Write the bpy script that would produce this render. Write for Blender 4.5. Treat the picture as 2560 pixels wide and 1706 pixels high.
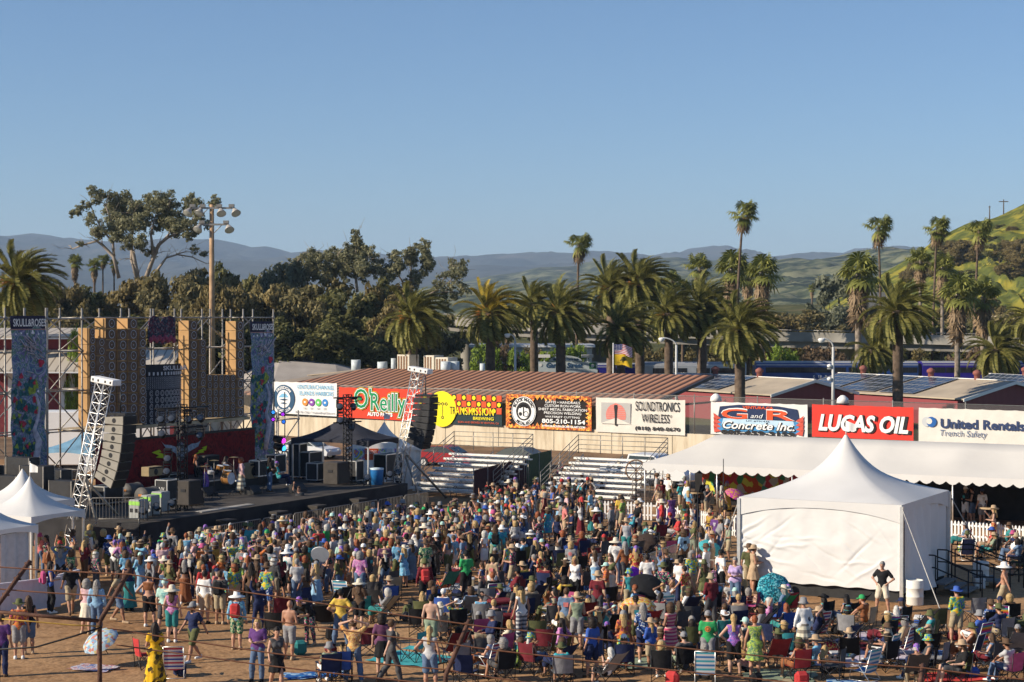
import bpy, math, random
import numpy as np
from mathutils import Vector, Matrix
random.seed(7); np.random.seed(7)
R=math.radians; PI=math.pi
for o in list(bpy.data.objects): bpy.data.objects.remove(o)
scene=bpy.context.scene; COL=scene.collection
# ------------------------------------------------------------------ camera, sky, sun
CH=10.2; FPX=4500.0; PITCH=math.atan(63/FPX)
cam=bpy.data.cameras.new('camera'); camo=bpy.data.objects.new('camera',cam); COL.objects.link(camo)
camo.location=(0,0,CH); camo.rotation_euler=(PI/2-PITCH,0,0)
cam.sensor_width=36; cam.lens=36*FPX/2560; cam.clip_start=.5; cam.clip_end=60000
scene.camera=camo
SUN_AZ=Vector((-.955,-.296)); SUN_EL=R(27)
world=bpy.data.worlds.new('World'); scene.world=world; world.use_nodes=True
nt=world.node_tree; bg=nt.nodes['Background']; sky=nt.nodes.new('ShaderNodeTexSky')
sky.sky_type='NISHITA'; sky.sun_disc=False; sky.sun_elevation=SUN_EL
sky.sun_rotation=math.atan2(SUN_AZ.x,SUN_AZ.y); sky.air_density=.9; sky.dust_density=.05; sky.ozone_density=6.0; sky.altitude=0
nt.links.new(sky.outputs[0],bg.inputs[0]); bg.inputs[1].default_value=.08
sl=bpy.data.lights.new('sun','SUN'); sl.energy=5.0; sl.angle=R(.5); sl.color=(1,.88,.71)
so=bpy.data.objects.new('sun',sl); COL.objects.link(so)
sd=Vector((SUN_AZ.x*math.cos(SUN_EL),SUN_AZ.y*math.cos(SUN_EL),math.sin(SUN_EL)))
so.rotation_euler=sd.to_track_quat('Z','Y').to_euler()
vs=scene.view_settings; vs.view_transform='Standard'; vs.look='None'; vs.exposure=0.52; vs.gamma=1
scene.cycles.max_bounces=6; scene.cycles.diffuse_bounces=2; scene.cycles.glossy_bounces=2
scene.cycles.transparent_max_bounces=12; scene.cycles.volume_bounces=0; scene.cycles.use_denoising=True
# ------------------------------------------------------------------ picture -> place
def ray(px,py):
    u=(px-1280)/FPX; v=(853-py)/FPX; c,s=math.cos(PITCH),math.sin(PITCH)
    return Vector((u,c+v*s,-s+v*c))
def at(px,py,z=0):
    d=ray(px,py); t=(z-CH)/d.z; return Vector((d.x*t,d.y*t,z))
def atY(px,py,Y):
    d=ray(px,py); t=Y/d.y; return Vector((d.x*t,Y,CH+d.z*t))
class Frame:
    def __init__(s,x,y,rz): s.o=Vector((x,y,0)); s.rz=rz; s.c=math.cos(rz); s.s=math.sin(rz)
    def w(s,x,y,z=0): return Vector((s.o.x+x*s.c-y*s.s,s.o.y+x*s.s+y*s.c,z))
    def l(s,p): dx,dy=p.x-s.o.x,p.y-s.o.y; return Vector((dx*s.c+dy*s.s,-dx*s.s+dy*s.c,p.z))
    def hit(s,px,py,ax,val):
        d=ray(px,py); o=s.l(Vector((0,0,CH))); dl=Vector((d.x*s.c+d.y*s.s,-d.x*s.s+d.y*s.c,d.z))
        t=(val-o[ax])/dl[ax]; return o+dl*t
RG=math.atan2(-.48,.87)
ST=Frame(-15.9,76.7,RG)           # stage: +x out of the stage front, +y along it
WA=Frame(-19.35,147.6,math.atan2(-32.3,45.45))   # track wall: +x along it, -y towards us
# ------------------------------------------------------------------ materials
MATS={}
def newmat(name):
    m=bpy.data.materials.new(name); m.use_nodes=True; n=m.node_tree; b=n.nodes['Principled BSDF']; return m,n,b
def N(n,t,**k):
    x=n.nodes.new(t)
    for a,v in k.items():
        if a in x.inputs.keys(): x.inputs[a].default_value=v
        else: setattr(x,a,v)
    return x
def ramp(n,stops,interp='LINEAR'):
    r=n.nodes.new('ShaderNodeValToRGB'); e=r.color_ramp.elements; r.color_ramp.interpolation=interp
    while len(e)<len(stops): e.new(.5)
    for el,(p,c) in zip(e,stops): el.position=p; el.color=(*c,1)
    return r
def sh(c,f): return tuple(max(0,min(1,x*f)) for x in c)
def mat(name,col,rough=.75,var=.18,scale=6,metal=0,bump=0,bscale=None,spec=.3,col2=None,detail=4,coords='Object'):
    if name in MATS: return MATS[name]
    m,n,b=newmat(name); L=n.links.new
    b.inputs['Roughness'].default_value=rough; b.inputs['Metallic'].default_value=metal; b.inputs['Specular IOR Level'].default_value=spec
    tc=N(n,'ShaderNodeTexCoord'); nz=N(n,'ShaderNodeTexNoise',Scale=scale,Detail=detail); L(tc.outputs[coords],nz.inputs['Vector'])
    r=ramp(n,[(.3,sh(col,1-var)),(.7,col2 or sh(col,1+var))]); L(nz.outputs[0],r.inputs[0]); L(r.outputs[0],b.inputs['Base Color'])
    if bump:
        z=N(n,'ShaderNodeTexNoise',Scale=bscale or scale*3,Detail=5); L(tc.outputs[coords],z.inputs['Vector'])
        bp=N(n,'ShaderNodeBump',Strength=bump,Distance=.05); L(z.outputs[0],bp.inputs['Height']); L(bp.outputs[0],b.inputs['Normal'])
    MATS[name]=m; return m
def emis(name,col,s):
    if name in MATS: return MATS[name]
    m,n,b=newmat(name); b.inputs['Base Color'].default_value=(*col,1); b.inputs['Emission Color'].default_value=(*col,1); b.inputs['Emission Strength'].default_value=s
    MATS[name]=m; return m
def multi(name,cols,scale=5,kind='tie',rough=.85):
    """cloth with several colours: tie (tie dye), stripe, floral"""
    if name in MATS: return MATS[name]
    m,n,b=newmat(name); L=n.links.new; b.inputs['Roughness'].default_value=rough; b.inputs['Specular IOR Level'].default_value=.15
    tc=N(n,'ShaderNodeTexCoord')
    if kind=='tie':
        t=N(n,'ShaderNodeTexNoise',Scale=scale*1.1,Detail=3.0,Distortion=2.2)
    elif kind=='stripe':
        t=N(n,'ShaderNodeTexWave',Scale=scale); t.bands_direction='Z'; t.wave_profile='SAW'
    else:
        t=N(n,'ShaderNodeTexVoronoi',Scale=scale*3)
    L(tc.outputs['Object'],t.inputs['Vector'])
    k=len(cols); st=[(i/k if kind!='tie' else .34+.32*i/max(1,k-1),c) for i,c in enumerate(cols)]
    r=ramp(n,st,'LINEAR' if kind=='tie' else 'CONSTANT')
    if kind=='floral':
        sx=N(n,'ShaderNodeSeparateColor'); L(t.outputs['Color'],sx.inputs[0]); L(sx.outputs[0],r.inputs[0])
    else: L(t.outputs['Color'],r.inputs[0])
    L(r.outputs[0],b.inputs['Base Color']); MATS[name]=m; return m
# ------------------------------------------------------------------ mesh builder
class MB:
    def __init__(s): s.v=[]; s.f=[]; s.m=[]; s.sm=[]; s.mats=[]; s.cur=0; s.T=None
    def mat(s,m):
        if m not in s.mats: s.mats.append(m)
        s.cur=s.mats.index(m); return s
    def add(s,vs,fs,smooth=False):
        b=len(s.v)
        if s.T is not None: vs=[s.T@Vector(p) for p in vs]
        s.v.extend([tuple(p) for p in vs])
        for f in fs: s.f.append(tuple(i+b for i in f)); s.m.append(s.cur); s.sm.append(smooth)
        return s
    def box(s,x0,x1,y0,y1,z0,z1):
        return s.add([(x0,y0,z0),(x1,y0,z0),(x1,y1,z0),(x0,y1,z0),(x0,y0,z1),(x1,y0,z1),(x1,y1,z1),(x0,y1,z1)],
            [(0,3,2,1),(4,5,6,7),(0,1,5,4),(1,2,6,5),(2,3,7,6),(3,0,4,7)])
    def bbox(s,x0,x1,y0,y1,z0,z1,b=.03):
        """box with chamfered edges"""
        vs=[];
        for x,sx in((x0,1),(x1,-1)):
            for y,sy in((y0,1),(y1,-1)):
                for z,sz in((z0,1),(z1,-1)):
                    vs+=[(x,y+sy*b,z+sz*b),(x+sx*b,y,z+sz*b),(x+sx*b,y+sy*b,z)]
        I=lambda a,c,d,k:(a*4+c*2+d)*3+k
        fs=[(I(0,0,0,0),I(0,0,1,0),I(0,1,1,0),I(0,1,0,0)),(I(1,0,0,0),I(1,1,0,0),I(1,1,1,0),I(1,0,1,0)),
            (I(0,0,0,1),I(1,0,0,1),I(1,0,1,1),I(0,0,1,1)),(I(0,1,0,1),I(0,1,1,1),I(1,1,1,1),I(1,1,0,1)),
            (I(0,0,0,2),I(0,1,0,2),I(1,1,0,2),I(1,0,0,2)),(I(0,0,1,2),I(1,0,1,2),I(1,1,1,2),I(0,1,1,2))]
        for a in(0,1):
            for c in(0,1):
                fs+=[(I(a,c,0,0),I(a,c,0,1),I(a,c,1,1),I(a,c,1,0)),(I(a,0,c,0),I(a,0,c,2),I(a,1,c,2),I(a,1,c,0)),(I(0,a,c,1),I(0,a,c,2),I(1,a,c,2),I(1,a,c,1))]
                for d in(0,1): fs.append((I(a,c,d,0),I(a,c,d,1),I(a,c,d,2)))
        return s.add(vs,fs)
    def tube(s,p,q,r,n=6,r2=None,cap=True,smooth=True):
        p=Vector(p);q=Vector(q);d=q-p
        if d.length<1e-6: return s
        d.normalize(); u=d.orthogonal().normalized(); w=d.cross(u); r2=r if r2 is None else r2
        vs=[p+(u*math.cos(2*PI*i/n)+w*math.sin(2*PI*i/n))*r for i in range(n)]+[q+(u*math.cos(2*PI*i/n)+w*math.sin(2*PI*i/n))*r2 for i in range(n)]
        s.add(vs,[(i,(i+1)%n,n+(i+1)%n,n+i) for i in range(n)],smooth)
        if cap: 
            b=len(s.v)-2*n; s.f.append(tuple(b+i for i in reversed(range(n)))); s.f.append(tuple(b+n+i for i in range(n))); s.m+= [s.cur]*2; s.sm+=[False]*2
        return s
    def path(s,pts,rs,n=6):
        if not hasattr(rs,'__len__'): rs=[rs]*len(pts)
        pts=[Vector(p) for p in pts]; vs=[]; u=None
        for i,p in enumerate(pts):
            d=(pts[min(i+1,len(pts)-1)]-pts[max(i-1,0)]).normalized()
            u=d.orthogonal().normalized() if u is None else (u-d*u.dot(d)).normalized()
            w=d.cross(u); vs+=[p+(u*math.cos(2*PI*k/n)+w*math.sin(2*PI*k/n))*rs[i] for k in range(n)]
        fs=[(a*n+k,a*n+(k+1)%n,(a+1)*n+(k+1)%n,(a+1)*n+k) for a in range(len(pts)-1) for k in range(n)]
        s.add(vs,fs,True); b=len(s.v)-len(vs); e=len(s.v)-n
        s.f+= [tuple(b+k for k in reversed(range(n))),tuple(e+k for k in range(n))]; s.m+=[s.cur]*2; s.sm+=[False]*2
        return s
    def lathe(s,prof,n=16,c=(0,0,0),smooth=True,sx=1,sy=1,a0=0,a1=2*PI):
        full=abs(a1-a0-2*PI)<1e-6; k=n if full else n+1
        vs=[(c[0]+r*sx*math.cos(a0+(a1-a0)*i/n),c[1]+r*sy*math.sin(a0+(a1-a0)*i/n),c[2]+z) for r,z in prof for i in range(k)]
        fs=[(a*k+i,a*k+(i+1)%k,(a+1)*k+(i+1)%k,(a+1)*k+i) for a in range(len(prof)-1) for i in range(n)]
        return s.add(vs,fs,smooth)
    def grid(s,P,smooth=True):
        """P[i][j] points"""
        a,b=len(P),len(P[0]); vs=[p for row in P for p in row]
        return s.add(vs,[(i*b+j,i*b+j+1,(i+1)*b+j+1,(i+1)*b+j) for i in range(a-1) for j in range(b-1)],smooth)
    def poly(s,pts): return s.add(pts,[tuple(range(len(pts)))])
    def prism(s,pts,d):
        """flat outline pts extruded by vector d"""
        d=Vector(d); k=len(pts); P=[Vector(p) for p in pts]
        return s.add(P+[p+d for p in P],[tuple(reversed(range(k))),tuple(range(k,2*k))]+[(i,(i+1)%k,k+(i+1)%k,k+i) for i in range(k)])
    def mesh(s,name='mesh'):
        me=bpy.data.meshes.new(name); me.from_pydata(s.v,[],s.f)
        for m in s.mats: me.materials.append(m)
        me.polygons.foreach_set('material_index',s.m); me.polygons.foreach_set('use_smooth',s.sm); me.update(); return me
    def build(s,name,parent=None,loc=None,rz=0):
        return obj(name,s.mesh(name),parent,loc,rz)
def obj(name,me,parent=None,loc=None,rz=0):
    o=bpy.data.objects.new(name,me); COL.objects.link(o); o.parent=parent
    if loc is not None: o.location=loc
    if rz: o.rotation_euler=(0,0,rz)
    return o
def tag(o,label=None,cat=None,group=None,kind=None):
    if label: o['label']=label
    if cat: o['category']=cat
    if group: o['group']=group
    if kind: o['kind']=kind
    return o
def thing(name,label,cat,loc=(0,0,0),rz=0,group=None):
    o=bpy.data.objects.new(name,None); COL.objects.link(o); o.location=loc; o.rotation_euler=(0,0,rz); o.empty_display_size=.2
    return tag(o,label,cat,group)
def dup(root,loc,rz=0,label=None,group=None,scale=None):
    r=root.copy(); COL.objects.link(r); r.location=loc; r.rotation_euler=(0,0,rz)
    if scale: r.scale=(scale,)*3 if not hasattr(scale,'__len__') else scale
    if label: r['label']=label
    if group: r['group']=group
    for ch in list(root.children):
        c=ch.copy(); COL.objects.link(c); c.parent=r
        for g in list(ch.children):
            d=g.copy(); COL.objects.link(d); d.parent=c
    return r
DG=None
def textmesh(txt,size,m,bold=0,shear=0,sx=1.0,align='CENTER',space=1.0,wrap_arc=None,h=None,w=None):
    """lettering as a mesh in the xz plane facing -y, baseline at 0; w fits the width, h the height"""
    cu=bpy.data.curves.new('lettering','FONT'); cu.body=txt; cu.size=size; cu.offset=bold; cu.shear=shear; cu.align_x=align; cu.space_character=space; cu.resolution_u=3
    t=bpy.data.objects.new('tmp',cu); COL.objects.link(t); dg=bpy.context.evaluated_depsgraph_get(); dg.update()
    me=bpy.data.meshes.new_from_object(t.evaluated_get(dg)); bpy.data.objects.remove(t); bpy.data.curves.remove(cu)
    n=len(me.vertices); a=np.zeros(n*3); me.vertices.foreach_get('co',a); a=a.reshape(-1,3)
    if n:
        if w:
            k=w/max(1e-6,np.ptp(a[:,0])); a[:,0]*=k
        if h:
            k=h/max(1e-6,np.ptp(a[:,1])); a[:,1]*=k
        a[:,0]*=sx
        if wrap_arc:            # (radius, centre angle in degrees, outward True/False)
            r,c,out=wrap_arc; th=a[:,0]/r; c=math.radians(c); y=a[:,1].copy()
            if out: rr=r+y; ang=c-th; a[:,0]=rr*np.cos(ang); a[:,1]=rr*np.sin(ang)
            else: rr=r-y; ang=c+th; a[:,0]=rr*np.cos(ang); a[:,1]=rr*np.sin(ang)
        b=np.stack([a[:,0],np.zeros(n),a[:,1]],1); me.vertices.foreach_set('co',b.ravel())
    me.materials.clear(); me.materials.append(m); me.update(); return me
def text(txt,parent,x,z,y=-.02,size=1,m=None,**k):
    o=obj('lettering',textmesh(txt,size,m,**k),parent,(x,y,z)); return o
def disc(mb,x,z,r,y,n=28,r0=0):
    if r0: mb.add([(x+q*math.cos(2*PI*i/n),y,z+q*math.sin(2*PI*i/n)) for q in(r0,r) for i in range(n)],[(i,(i+1)%n,n+(i+1)%n,n+i) for i in range(n)])
    else: mb.add([(x+r*math.cos(2*PI*i/n),y,z+r*math.sin(2*PI*i/n)) for i in range(n)],[tuple(range(n))])
    return mb
def rect(mb,x0,x1,z0,z1,y): return mb.add([(x0,y,z0),(x1,y,z0),(x1,y,z1),(x0,y,z1)],[(0,1,2,3)])
WHITE=mat('white paint',(.78,.77,.74),.5,.05); BLACK=mat('black',(.012,.012,.014),.55,.3); STEEL=mat('galvanised steel',(.30,.28,.25),.5,.25,9,.45)
ALU=mat('bright aluminium',(.72,.71,.68),.38,.1,5,.75); DKMET=mat('dark metal',(.03,.03,.033),.4,.3,5,.5)
# ------------------------------------------------------------------ noise
_T=np.random.RandomState(3).rand(256,256)
def vn(x,y):
    x=np.asarray(x,float); y=np.asarray(y,float); xi=np.floor(x).astype(int); yi=np.floor(y).astype(int); fx=x-xi; fy=y-yi
    fx=fx*fx*(3-2*fx); fy=fy*fy*(3-2*fy); g=lambda a,b:_T[a%256,b%256]
    return (g(xi,yi)*(1-fx)+g(xi+1,yi)*fx)*(1-fy)+(g(xi,yi+1)*(1-fx)+g(xi+1,yi+1)*fx)*fy
def fbm(x,y,o=5): return sum(vn(x*2**i+17*i,y*2**i+9*i)*.5**i for i in range(o))/(2-.5**(o-1))
# ------------------------------------------------------------------ ground
m,n,b=newmat('packed dirt'); L=n.links.new; b.inputs['Roughness'].default_value=.95; b.inputs['Specular IOR Level'].default_value=.1
tc=N(n,'ShaderNodeTexCoord'); a1=N(n,'ShaderNodeTexNoise',Scale=.12,Detail=6.0); a2=N(n,'ShaderNodeTexNoise',Scale=2.2,Detail=8.0); a3=N(n,'ShaderNodeTexNoise',Scale=9.0,Detail=6.0)
for q in(a1,a2,a3): L(tc.outputs['Object'],q.inputs['Vector'])
r1=ramp(n,[(.35,(.33,.185,.09)),(.65,(.47,.29,.155))]); L(a1.outputs[0],r1.inputs[0])
r2=ramp(n,[(.3,(.62,.6,.57)),(.5,(1,1,1)),(.75,(1.0,1.0,1.0))]); L(a2.outputs[0],r2.inputs[0])
r3=ramp(n,[(.32,(.66,.64,.61)),(.55,(1,1,1)),(.8,(1,1,1))]); L(a3.outputs[0],r3.inputs[0])
mx=N(n,'ShaderNodeMixRGB',blend_type='MULTIPLY'); mx.inputs[0].default_value=1; L(r1.outputs[0],mx.inputs[1]); L(r2.outputs[0],mx.inputs[2])
mx2=N(n,'ShaderNodeMixRGB',blend_type='MULTIPLY'); mx2.inputs[0].default_value=1; L(mx.outputs[0],mx2.inputs[1]); L(r3.outputs[0],mx2.inputs[2]); L(mx2.outputs[0],b.inputs['Base Color'])
bp=N(n,'ShaderNodeBump',Strength=.8,Distance=.09); L(a2.outputs[0],bp.inputs['Height']); L(bp.outputs[0],b.inputs['Normal'])
DIRT=m
mb=MB().mat(DIRT); mb.poly([(-16000,-300,0),(16000,-300,0),(16000,15000,0),(-16000,15000,0)]); tag(mb.build('ground'),'flat brown dirt field under the whole festival',kind='structure')
GRASSY=mat('dry verge',(.13,.11,.05),.95,.4,.05,col2=(.10,.12,.045))
mb=MB().mat(GRASSY)
p0=WA.w(-160,9); p1=WA.w(160,9); mb.poly([(p0.x,p0.y,.02),(p1.x,p1.y,.02),(4000,500,.02),(4000,6000,.02),(-4000,6000,.02),(-2000,500,.02)]); tag(mb.build('verge'),kind='structure')
# race track: darker bank of soil below the wall
TRACK=mat('track soil',(.17,.105,.06),.97,.45,.5,bump=.8,bscale=2)
P=[]
for i in range(121):
    x=-110+220*i/120; row=[]
    for j,(y,z) in enumerate([(-26,.012),(-16,.04),(-9,.12),(-5,.16),(-2.6,.3),(-1.2,.42),(-.3,.36),(.4,.3)]):
        z2=z+ (0 if j<1 else .25*(vn(x*.6,j*1.7+3)-.4)*min(1,z*2)); row.append(WA.w(x,y,z2))
    P.append(row)
mb=MB().mat(TRACK); mb.grid(P); tag(mb.build('race_track'),kind='structure')
# ------------------------------------------------------------------ hills
def hillmat(name,stops,scale,extra=None,rough=1.0):
    m,n,b=newmat(name); L=n.links.new; b.inputs['Roughness'].default_value=rough; b.inputs['Specular IOR Level'].default_value=0
    tc=N(n,'ShaderNodeTexCoord'); z=N(n,'ShaderNodeTexNoise',Scale=scale,Detail=9.0,Roughness=.62); L(tc.outputs['Object'],z.inputs['Vector'])
    r=ramp(n,stops); L(z.outputs[0],r.inputs[0]); out=r.outputs[0]
    if extra:
        sc,lo,hi,colr=extra; v=N(n,'ShaderNodeTexNoise',Scale=sc,Detail=8.0,Roughness=.7); L(tc.outputs['Object'],v.inputs['Vector']); q=ramp(n,[(lo,(0,0,0)),(hi,(1,1,1))]); L(v.outputs[0],q.inputs[0])
        mx=N(n,'ShaderNodeMixRGB'); L(q.outputs[0],mx.inputs[0]); L(out,mx.inputs[1]); mx.inputs[2].default_value=(*colr,1); out=mx.outputs[0]
    L(out,b.inputs['Base Color']); return m
def ridge(name,pts,D,front,back,m,step=10,rough=.22,nt_=64,f0=None,ext=260,label=None,slope=1.0):
    pts=sorted(pts); pts=[(pts[0][0]-ext,pts[0][1]+12)]+pts+[(pts[-1][0]+ext,pts[-1][1]+ (12 if pts[-1][0]<2550 else -60))]
    xs=np.arange(pts[0][0],pts[-1][0]+1,step); ys=np.interp(xs,[p[0] for p in pts],[p[1] for p in pts])
    u=(xs-1280)/FPX; X=u*D; Z=CH-(ys-790)/FPX*D; f=f0 or 6.0/front
    Z=Z+ (fbm(X*f*3,X*0+2,4)-.5)*Z.max()*.03
    P=[]; ts=list(np.linspace(0,1,nt_))+[1.15,1.5,2.0]
    for t in ts:
        if t<=1: y=D-front*(1-t); base=Z*(t**slope)
        else: y=D+back*(t-1); base=Z*(1-(t-1))
        w=math.sin(PI*min(1,t))**.8 if t<1 else 0
        rid=1-np.abs(2*fbm(X*f+5,y*f*.55+3,5)-1)
        z=base*(1+w*rough*2*(rid-.72))+w*Z.max()*.15*(1-np.abs(2*fbm(X*f*4+1,y*f*3+7,4)-1)-.7)
        k=(y/D)*.25+.75 if t<=1 else 1
        P.append([(X[i]*k,y,max(-4,z[i])-1.0*(t==0)) for i in range(len(xs))])
    mb=MB().mat(m); mb.grid(P); o=mb.build(name); tag(o,label,kind='structure'); return o
far=[(-60,600),(0,593),(40,590),(80,585),(120,590),(160,598),(240,603),(330,608),(400,602),(470,599),(550,601),(600,612),(634,621),(672,617),(700,623),(730,632),(790,624),(830,628),(920,634),(950,633),(1010,641),(1080,642),(1200,641),(1290,637),(1373,632),(1444,632),(1524,629),(1572,638),(1628,640),(1664,630),(1688,634),(1721,620),(1786,613),(1819,620),(1866,642),(1900,646),(1950,641),(1994,634),(2026,638),(2058,632),(2100,637),(2136,622),(2188,620),(2252,624),(2284,632),(2400,650),(2560,660)]
FARM=hillmat('distant scrub slope',[(.35,(.03,.036,.034)),(.6,(.07,.07,.06)),(.75,(.17,.14,.11))],.003)
ridge('mountain',far,9000,4200,3000,FARM,step=8,rough=.35,f0=.0011)
low=[(0,640),(60,650),(200,640),(420,660),(600,640),(760,650),(900,672),(1050,664),(1200,650)]
ridge('far_hills',[(a,b+12) for a,b in low],6800,2600,2000,FARM,step=10,rough=.3,f0=.0016)
mid=[(1040,720),(1174,700),(1227,690),(1304,679),(1349,668),(1438,665),(1468,655),(1536,649),(1616,644),(1688,645),(1735,652),(1795,652),(1850,668),(1913,676),(2000,690),(2100,700)]
MIDM=hillmat('green hillside',[(.42,(.025,.034,.02)),(.5,(.075,.09,.045)),(.57,(.17,.17,.095))],.022,extra=(.012,.60,.68,(.30,.23,.15)))
ridge('mid_hills',mid,4300,1900,1500,MIDM,step=6,rough=.2,f0=.0032)
m2=[(1120,735),(1200,722),(1300,706),(1400,700),(1480,712),(1560,706),(1640,700),(1700,692),(1760,684),(1830,668),(1913,655),(1960,648),(1981,646),(2026,652),(2091,641),(2136,629),(2204,619),(2252,631),(2300,645),(2400,660),(2560,660)]
ridge('near_hills',m2,2600,1500,900,MIDM,step=6,rough=.2,f0=.0052)
HILLM=hillmat('mustard flower hillside',[(.38,(.07,.085,.025)),(.48,(.115,.13,.032)),(.6,(.27,.235,.04))],.13,extra=(.16,.54,.60,(.05,.06,.025)))
nh=[(1990,800),(2060,770),(2130,725),(2197,690),(2268,648),(2317,619),(2365,590),(2414,561),(2478,545),(2520,528),(2560,507),(2700,450)]
hill=ridge('flower_hill',nh,620,230,200,HILLM,step=6,rough=.10,f0=.02,ext=60,slope=.8,label='green hill covered in yellow mustard flowers at the right')
LOWM=hillmat('scrub slope',[(.35,(.05,.055,.025)),(.55,(.10,.10,.045)),(.7,(.17,.13,.07))],.03)
ridge('valley_slope',[(1000,800),(1200,790),(1400,778),(1600,772),(1800,765),(2000,762),(2200,760),(2400,750),(2560,745)],900,480,300,LOWM,step=12,rough=.2,f0=.012)
# town on the ridge: houses far away
for k,(px,py,w,h,c) in enumerate([(2187,625,14,7,'white'),(2204,620,9,8,'white'),(2243,630,9,8,'tan'),(1981,648,5,4,'white'),(2160,628,8,4,'tan')]):
    a=atY(px,py+3,2590); s=2590/FPX
    mb=MB().mat(WHITE if c=='white' else mat('tan stucco',(.5,.4,.28))); mb.box(-w*s/2,w*s/2,0,8,-8,h*s); t=thing('hilltop_house',['long white house below the tall palm on the distant ridge','white block house topmost on the distant ridge','round looking tan house at the right end of the distant ridge','tiny white house on the bare knoll left of the ridge','low tan house left of the white ones on the distant ridge'][k],'house',a,group='houses on the far ridge'); mb.build('wall',t)
    mb=MB().mat(mat('grey roofing',(.2,.19,.18))); mb.prism([(-w*s/2-.5,-.5,h*s),(w*s/2+.5,-.5,h*s),(0,-.5,h*s+2)],(0,9,0)); mb.build('roof',t)
# ------------------------------------------------------------------ foliage
def leafmat(name,c1,c2,sc=.6,tr=.4):
    c1=sh(c1,1.35); c2=sh(c2,1.75)
    m,n,b=newmat(name); L=n.links.new; b.inputs['Roughness'].default_value=.6; b.inputs['Specular IOR Level'].default_value=.2
    g=N(n,'ShaderNodeNewGeometry'); tc=N(n,'ShaderNodeTexCoord'); z=N(n,'ShaderNodeTexNoise',Scale=sc,Detail=3.0); L(tc.outputs['Object'],z.inputs['Vector'])
    ad=N(n,'ShaderNodeMath',operation='ADD'); mu=N(n,'ShaderNodeMath',operation='MULTIPLY'); mu.inputs[1].default_value=.5; L(g.outputs['Random Per Island'],mu.inputs[0]); L(mu.outputs[0],ad.inputs[0]); 
    mu2=N(n,'ShaderNodeMath',operation='MULTIPLY'); mu2.inputs[1].default_value=.6; L(z.outputs[0],mu2.inputs[0]); L(mu2.outputs[0],ad.inputs[1])
    r=ramp(n,[(.2,c1),(.85,c2)]); L(ad.outputs[0],r.inputs[0]); L(r.outputs[0],b.inputs['Base Color'])
    t=N(n,'ShaderNodeBsdfTranslucent'); L(r.outputs[0],t.inputs['Color']); ms=N(n,'ShaderNodeMixShader'); ms.inputs[0].default_value=tr; L(b.outputs[0],ms.inputs[1]); L(t.outputs[0],ms.inputs[2]); L(ms.outputs[0],n.nodes['Material Output'].inputs[0])
    return m
LF=[leafmat('olive eucalyptus leaves',(.055,.055,.022),(.20,.165,.075)),leafmat('dark green leaves',(.035,.042,.015),(.145,.135,.048)),
    leafmat('brown olive leaves',(.06,.052,.02),(.20,.155,.065)),leafmat('bright hedge leaves',(.06,.10,.015),(.20,.26,.04)),leafmat('blossoming leaves',(.08,.07,.03),(.36,.28,.12)),
    leafmat('grey green gum leaves',(.055,.065,.04),(.15,.155,.10)),leafmat('dry brown brush',(.07,.05,.03),(.16,.11,.065))]
BARK=mat('grey bark',(.22,.18,.14),.9,.4,1.2,bump=.6); BARKD=mat('brown bark',(.10,.075,.055),.95,.4,2,bump=.6); GUM=mat('pale gum bark',(.34,.28,.22),.85,.35,.6)
def leaves(mb,clumps,per,size,rs,soft=False,aspect=1.6):
    """small leaf faces spread through clumps [(centre, radius)]"""
    V=[]
    for c,r in clumps:
        k=max(6,int(per*r*r)); d=rs.normal(size=(k,3)); d/=np.linalg.norm(d,axis=1)[:,None]
        rad=r*((.5+.65*rs.rand(k)) if not soft else 1.15*rs.rand(k)**.55); p=np.array(c)+d*rad[:,None]*np.array([1,1,.8])
        nrm=d+rs.normal(size=(k,3))*.55; nrm/=np.linalg.norm(nrm,axis=1)[:,None]
        t=np.cross(nrm,rs.normal(size=(k,3))); t/=np.linalg.norm(t,axis=1)[:,None]; bt=np.cross(nrm,t)
        s=(size*(.6+.8*rs.rand(k)))[:,None]
        V.append(np.stack([p-t*s*aspect*.5,p+bt*s*.42-t*s*.05,p+t*s*aspect*.5,p-bt*s*.42+t*s*.05],1))
    V=np.concatenate(V).reshape(-1,3); nq=len(V)//4; b=len(mb.v)
    mb.v.extend(map(tuple,V)); mb.f.extend([(b+4*i,b+4*i+1,b+4*i+2,b+4*i+3) for i in range(nq)]); mb.m.extend([mb.cur]*nq); mb.sm.extend([False]*nq)
def branch(mb,rs,p,d,l,r,depth,tips,spread=.6,n=6,up=.15):
    p=Vector(p); d=Vector(d).normalized(); pts=[p]; rr=[r]; k=4
    for i in range(k):
        d=(d+Vector(rs.normal(size=3))*.13+Vector((0,0,up*.3))).normalized(); p=p+d*(l/k); pts.append(p); rr.append(r*(1-.4*(i+1)/k))
    mb.path(pts,rr,n)
    if depth==0: tips.append((p,r)); return
    for i in range(rs.randint(2,4)):
        q=pts[-1] if i<2 else pts[-2]
        e=(d+Vector(rs.normal(size=3))*spread); e.z=e.z*.8+up; branch(mb,rs,q,e,l*rs.uniform(.58,.82),rr[-1]*.72,depth-1,tips,spread,max(4,n-1),up)
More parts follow.
